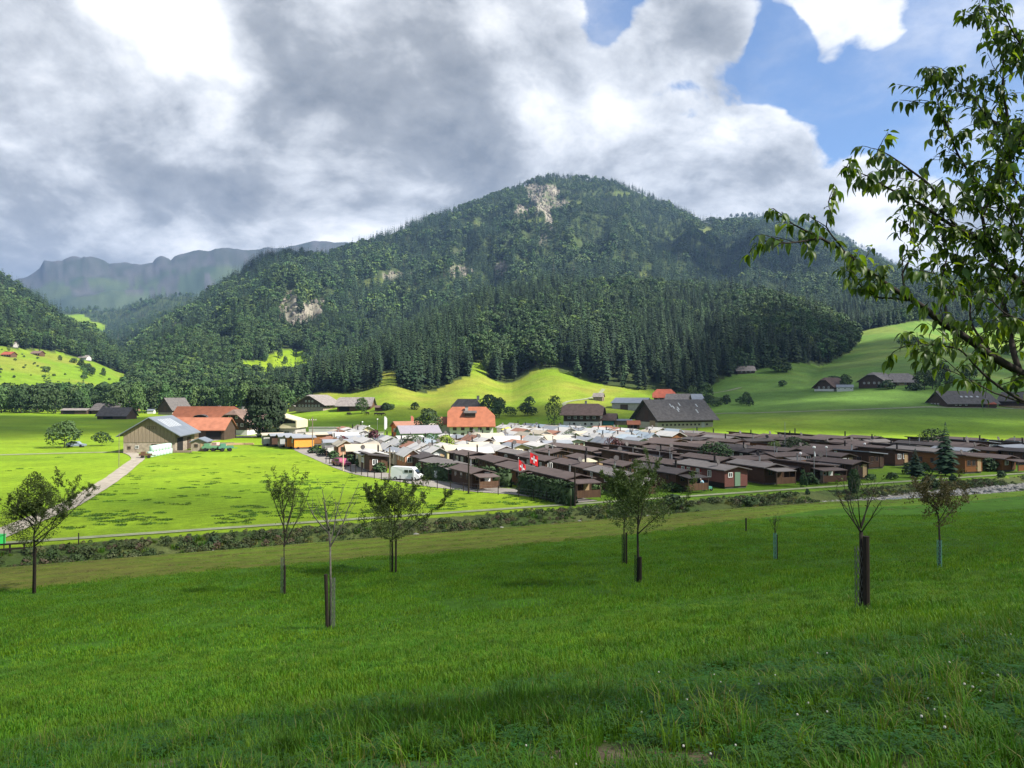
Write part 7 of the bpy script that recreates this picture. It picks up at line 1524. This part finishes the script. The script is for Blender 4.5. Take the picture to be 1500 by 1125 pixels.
    n = 6500; a = rng.uniform(-62, 175, n); s = np.where(rng.random(n) < .38, rng.uniform(-.2, 3.6, n), rng.uniform(7.8, 12.6, n)); mid = rng.random(n) < .10; s = np.where(mid & (a < 20), rng.uniform(3, 8, n), s); cl = nfbm(a / 6, s / 3, 3); keep = (cl > -.22) & ~((a > 34) & (s < 7.5) & (rng.random(n) < .86)); a, s = a[keep], s[keep]; x = .911 * a - .412 * s; y = 68.1 + .412 * a + .911 * s; k = len(x); idx = np.where(rng.random(k) < .45, 0, rng.integers(0, 5, k)); hgt = rng.uniform(.22, .6, k) * (1 + .6 * nfbm(a / 11, s / 4, 2)) * np.where(s < 2, .45, 1) * np.where(s > 11, .5, 1)
    scatter('bank_scrub', SB, np.stack([x, y, H(x, y) - .05], 1), rng.uniform(0, 6.28, k), hgt * 1.15, idx, 'dense weeds and low scrub along both stream banks')
    # raked hay left on the mown strip
    HW = [tuft(61, 60, .05, .30, G3, .006, 2.6), tuft(62, 50, .04, .36, G3, .006, 3.0), tuft(63, 50, .05, .3, leafmat('brown_hay', (.085, .060, .028), (.12, .085, .04), .2, .01), .006, 2.6), tuft(64, 60, .06, .3, G1, .006, 1.5)]
    n = 9000; a = rng.uniform(-58, 70, n); s = rng.uniform(-17, -.6, n); mow = 15.5 + 2.2 * nfbm((.911 * a - .412 * s) / 22, (68.1 + .412 * a + .911 * s) / 22, 2); ln = np.sin(s * 2.0 + 2.6 * nfbm(a / 14, s / 8, 3)); keep = (s > -mow) & (ln + .9 * nfbm(a / 3, s / 1.2, 2) > .35) & (rng.random(n) < np.interp(a, [-58, 10, 45, 70], [.7, 1, .5, .15])); a, s = a[keep], s[keep]; x = .911 * a - .412 * s; y = 68.1 + .412 * a + .911 * s; k = len(x)
    scatter('mown_hay', HW, np.stack([x, y, H(x, y)], 1), rng.uniform(0, 6, k), np.stack([rng.uniform(.8, 2.2, k), rng.uniform(.7, 1.2, k), rng.uniform(.5, 1.1, k)], 1), rng.integers(0, 4, k), 'thin rows of mown hay on the strip above the stream')
    # stones in the bed
    def stone(sd):
        bm = bmesh.new(); bmesh.ops.create_icosphere(bm, subdivisions=2, radius=1)
        for v in bm.verts: v.co = v.co.normalized() * (1 + .35 * mnoise.noise(v.co.normalized() * 1.4 + Vector((sd, 0, 0)))); v.co.z *= .6
        me = bpy.data.meshes.new('stone'); bm.to_mesh(me); bm.free(); me.materials.append(mat('river_stone', (.29, .28, .255), .85, .35, 2, .2, rand=.3)); return me
    n = 4200; a = rng.uniform(-50, 175, n); s = rng.uniform(2.2, 8.6, n); keep = (rng.random(n) < np.where(a > 34, 1, .25)); a, s = a[keep], s[keep]; x = .911 * a - .412 * s; y = 68.1 + .412 * a + .911 * s; k = len(x); scatter('stream_stones', [stone(1), stone(5), stone(9)], np.stack([x, y, H(x, y)], 1), rng.uniform(0, 6, k), rng.uniform(.07, .32, k) * np.where(rng.random(k) < .04, 1.6, 1), rng.integers(0, 3, k), 'pale boulders and cobbles lying in the stream bed')
    # small stones on the bare spots
    n = 150; a = rng.uniform(0, 6.28, n); r = rng.uniform(0, .34, n); bi = rng.integers(0, 5, n); BX = np.array([q[0] for q in BARE])[bi]; BY = np.array([q[1] for q in BARE])[bi]; x = BX + 1.5 * r * np.cos(a); y = BY + .8 * r * np.sin(a); MATS.pop('river_stone'); sp_ = [stone(2), stone(3)]; pm_ = mat('soil_pebble', (.13, .11, .085), .95, .4, 30, .05, rand=.4); [q.materials.__setitem__(0, pm_) for q in sp_]; scatter('soil_pebbles', sp_, np.stack([x, y, H(x, y)], 1), a, rng.uniform(.004, .016, n), rng.integers(0, 2, n), 'pebbles and crumbs of soil on the bare patch')
grass()

# ------------------------------------------------------------------ the fruit tree whose boughs reach in from the right
M_FL = [leafmat('cherry_leaf', (.048, .100, .012), (.075, .135, .016), .22, .015, .32, 12, .45, .4), leafmat('cherry_leaf_young', (.10, .17, .016), (.14, .21, .022), .2, .015, .45, 12, .45, .4)]
M_FB = mat('fruit_bark', (.055, .045, .038), .9, .4, 30, .2, bump=.5, bscale=90)
def leaf_mesh(seed, m):
    rg = random.Random(seed); n = 6; L_ = 1.0; V = []; Fq = []
    for i in range(n + 1):
        t = i / n; w = .24 * math.sin(math.pi * min(1, t ** .8 * 1.0)) ** .8 * (1 - .25 * t) + .004; dz = -.42 * t ** 2 + rg.uniform(-.02, .02); fold = .45 * w; V += [(-w, t, dz + fold + rg.uniform(-.015, .015)), (0, t, dz), (w, t, dz + fold + rg.uniform(-.015, .015))]
    for i in range(n):
        a = 3 * i; Fq += [(a, a + 1, a + 4, a + 3), (a + 1, a + 2, a + 5, a + 4)]
    return grid_mesh('leaf', V, Fq, [m])
LEAVES = [leaf_mesh(i, M_FL[0] if i < 4 else M_FL[1]) for i in range(6)]
def near_tree():
    def q(px, py, d): return Vector(((px - 750) / F * d, d, EYE + (HOR - py) / F * d))
    gx, gy = 4.55, 5.2; gz = hz(gx, gy); e = empty('fruit_tree', (gx, gy, gz), 0, 'leafy fruit tree just outside the right edge with boughs reaching into view', 'tree'); off = -Vector((gx, gy, gz))
    b = MB(); trunk = [Vector((gx, gy, gz - .3)), Vector((gx + .03, gy, gz + .9)), Vector((gx - .03, gy + .05, gz + 1.9)), Vector((gx + .02, gy, gz + 2.9)), Vector((gx - .02, gy, gz + 3.9)), Vector((gx, gy, gz + 4.8))]
    b.tube([p + off for p in trunk], [.12, .10, .085, .065, .042, .012], 12, M_FB); b.build('trunk', None, e, smooth=True)
    limbs = [  # px, py, distance; thick end first
        ([(1720, 640, 5.2), (1600, 590, 5.1), (1500, 548, 5.0), (1440, 512, 4.95), (1390, 478, 4.9), (1330, 440, 4.8), (1280, 400, 4.7), (1240, 372, 4.65), (1205, 348, 4.6), (1165, 328, 4.55), (1135, 305, 4.5)], .042),
        ([(1205, 348, 4.6), (1180, 352, 4.5), (1150, 355, 4.45), (1122, 352, 4.4)], .008),
        ([(1700, 560, 5.3), (1600, 470, 5.3), (1500, 415, 5.2), (1450, 360, 5.15), (1400, 330, 5.1), (1350, 295, 5.0), (1300, 272, 5.0), (1262, 255, 4.9), (1242, 246, 4.9)], .030),
        ([(1400, 330, 5.1), (1375, 280, 5.0), (1340, 250, 5.0), (1300, 222, 4.95), (1285, 226, 4.95)], .012),
        ([(1600, 620, 5.0), (1500, 590, 4.8), (1450, 572, 4.7), (1410, 552, 4.65), (1372, 520, 4.6), (1345, 512, 4.6)], .014),
        ([(1500, 588, 4.8), (1440, 545, 4.75), (1400, 512, 4.7), (1350, 505, 4.6), (1310, 515, 4.6)], .010),
        ([(1495, 545, 5.0), (1478, 470, 5.2), (1460, 400, 5.3), (1445, 330, 5.4), (1428, 260, 5.4), (1402, 200, 5.3), (1378, 150, 5.3), (1366, 98, 5.2)], .020),
        ([(1440, 310, 5.4), (1470, 240, 5.5), (1480, 170, 5.5), (1472, 100, 5.5), (1450, 45, 5.5), (1440, 5, 5.5)], .018),
        ([(1390, 478, 4.9), (1382, 420, 5.0), (1390, 370, 5.0), (1372, 330, 5.0)], .010),
        ([(1640, 300, 5.6), (1560, 240, 5.6), (1500, 200, 5.5), (1450, 170, 5.5), (1410, 120, 5.4), (1385, 105, 5.3)], .018),
        ([(1640, 420, 5.0), (1560, 400, 5.0), (1500, 345, 4.9), (1470, 300, 4.9), (1440, 270, 4.9)], .018),
        ([(1620, 160, 5.3), (1540, 110, 5.3), (1500, 60, 5.2), (1470, 10, 5.2), (1455, -30, 5.2)], .016),
        ([(1330, 440, 4.8), (1290, 440, 4.8), (1262, 420, 4.7), (1250, 400, 4.7)], .007),
        ([(1560, 470, 4.7), (1500, 470, 4.6), (1450, 440, 4.5), (1400, 430, 4.5), (1370, 400, 4.45)], .012),
        ([(1240, 372, 4.65), (1215, 330, 4.6), (1222, 305, 4.6), (1215, 295, 4.6)], .006), ([(1600, 330, 5.2), (1530, 300, 5.1), (1490, 240, 5.1), (1500, 180, 5.0)], .014), ([(1560, 520, 5.3), (1500, 500, 5.2), (1460, 520, 5.2), (1430, 500, 5.1), (1400, 505, 5.1)], .010),
        ([(1450, 512, 4.95), (1420, 470, 5.0), (1425, 420, 5.1), (1410, 380, 5.1)], .009), ([(1330, 440, 4.8), (1325, 400, 4.8), (1340, 360, 4.85), (1335, 330, 4.85)], .008)]
    rg = random.Random(5); leaves = []; root = 0; rl = random.Random(19)
    for k in range(15):     # the far side of the crown, out of the picture
        z0 = gz + 1.5 + k * .23; a = rl.uniform(-1.75, .45); up_ = rl.uniform(.35, .9); ln = rl.uniform(1.1, 2.0) * (1 - .035 * k); pts = [Vector((gx, gy, z0))]
        for i in range(5): pts.append(pts[-1] + Vector((math.cos(a), math.sin(a), up_ * (1 - .12 * i))).normalized() * ln / 5); a += rl.uniform(-.2, .2)
        limbs.append((pts, .022))
    for li, (pl, r) in enumerate(limbs):
        made = isinstance(pl[0], Vector); P_ = pl if made else [q(*c) for c in pl]
        if not made and pl[0][0] > 1550: t = trunk[min(4, max(1, int((P_[0].z - gz) / 1.0)))]; P_ = [Vector((gx, gy, min(max(P_[0].z - .35, gz + .6), gz + 4.5)))] + P_[1:]
        P_ = resample(P_, .06); n = len(P_)
        for k in range(1, n - 1): P_[k] += Vector((mnoise.noise(P_[k] * 3.1), mnoise.noise(P_[k] * 3.1 + Vector((5, 0, 0))), mnoise.noise(P_[k] * 3.1 + Vector((0, 9, 0))))) * .035
        b = MB(); b.tube([p + off for p in P_], [max(r * (1 - k / n) ** .8, .0022) for k in range(n)], 7, M_FB); b.build('bough', None, e, smooth=True)
        tw = MB()
        for k in [k for k in range(2, n) for _ in range(1 if made else 3 if 750 + F * P_[k].x / P_[k].y > 1375 and k % 3 and HOR - (P_[k].z - EYE) / P_[k].y * F < 430 else 2 if HOR - (P_[k].z - EYE) / P_[k].y * F < 430 and 750 + F * P_[k].x / P_[k].y > 1250 and k % 2 else 1)]:
            px = 750 + F * P_[k].x / P_[k].y; tipf = k / n
            if (not made and px > 1760) or (px < 1540 and (made or HOR - (P_[k].z - EYE) / P_[k].y * F > np.interp(px, [1100, 1300, 1400, 1500], [420, 530, 560, 575]))): continue
            if rg.random() < ((.92 if px > 1335 else .66) if tipf < .85 else .95):
                d = (P_[k] - P_[k - 1]).normalized(); a = rg.uniform(0, 6.28); sd = Vector((math.cos(a), .6 * math.sin(a), rg.uniform(-.3, .8))); nd = (d * .6 + sd * .7).normalized(); L_ = rg.uniform(.06, .26) * (1 if tipf < .9 else .5) * (1.25 if px > 1340 else .8); pts = [P_[k]]; m_ = 5
                for z in range(m_): nd = (nd + Vector((rg.uniform(-.25, .25), rg.uniform(-.25, .25), rg.uniform(-.22, .12)))).normalized(); pts.append(pts[-1] + nd * L_ / m_)
                tw.tube([p + off for p in pts], [.0032, .003, .0027, .0024, .002, .0015], 4, M_FB, cap=False)
                for z in range(1, m_ + 1):
                    for _ in range(rg.choice((1, 1, 2)) if z < m_ else 3):
                        if rg.random() < .9: leaves.append((pts[z], (pts[z] - pts[z - 1]).normalized()))
            if tipf > .55 and rg.random() < .75: leaves.append((P_[k], (P_[k] - P_[k - 1]).normalized()))
        if tw.v: tw.build('twigs', None, e)
    inst = []
    for p, d in leaves:
        a = rg.uniform(0, 6.28); out = Vector((math.cos(a), math.sin(a), 0)); ax = (d * .35 + out * .55 + Vector((0, 0, rg.uniform(-1.15, -.15)))).normalized(); nrm = Vector((rg.uniform(-.5, .5), rg.uniform(-.5, .5), 1)); s = rg.uniform(.045, .090); xa = ax.cross(nrm).normalized(); za = xa.cross(ax).normalized()
        M4 = Matrix(((xa.x, ax.x, za.x, 0), (xa.y, ax.y, za.y, 0), (xa.z, ax.z, za.z, 0), (0, 0, 0, 1))); px = 750 + F * p.x / p.y; young = rg.random() < (.30 if px < 1300 or p.z < EYE + .5 else .12); inst.append((px, s / p.y, Matrix.Translation(p + off + ax * .012) @ M4 @ Matrix.Scale(s, 4), rg.randrange(4, 6) if young else rg.randrange(4)))
    vis = [k for k in inst if k[0] < 1500]; hid = [k for k in inst if k[0] >= 1500]; vis.sort(key=lambda k: -k[1]); 
    single, rest = vis[:290], vis[290:] + hid
    for _, _, M4, k in single: o = link('leaf', LEAVES[k], e); o.matrix_local = M4
    for kk in (0, 1):
        V = []; Fq = []
        for _, _, M4, k in rest:
            if (k >= 4) != bool(kk): continue
            me = LEAVES[k]; c = len(V); V += [tuple(M4 @ v.co) for v in me.vertices]; Fq += [tuple(c + i for i in pl.vertices) for pl in me.polygons]
        o = link('leaf_mass' if not kk else 'young_leaf_mass', grid_mesh('leaf_mass', V, Fq, [M_FL[kk]]), e); o['kind'] = 'stuff'
    print('near leaves', len(inst), 'in view', len(vis))
near_tree()
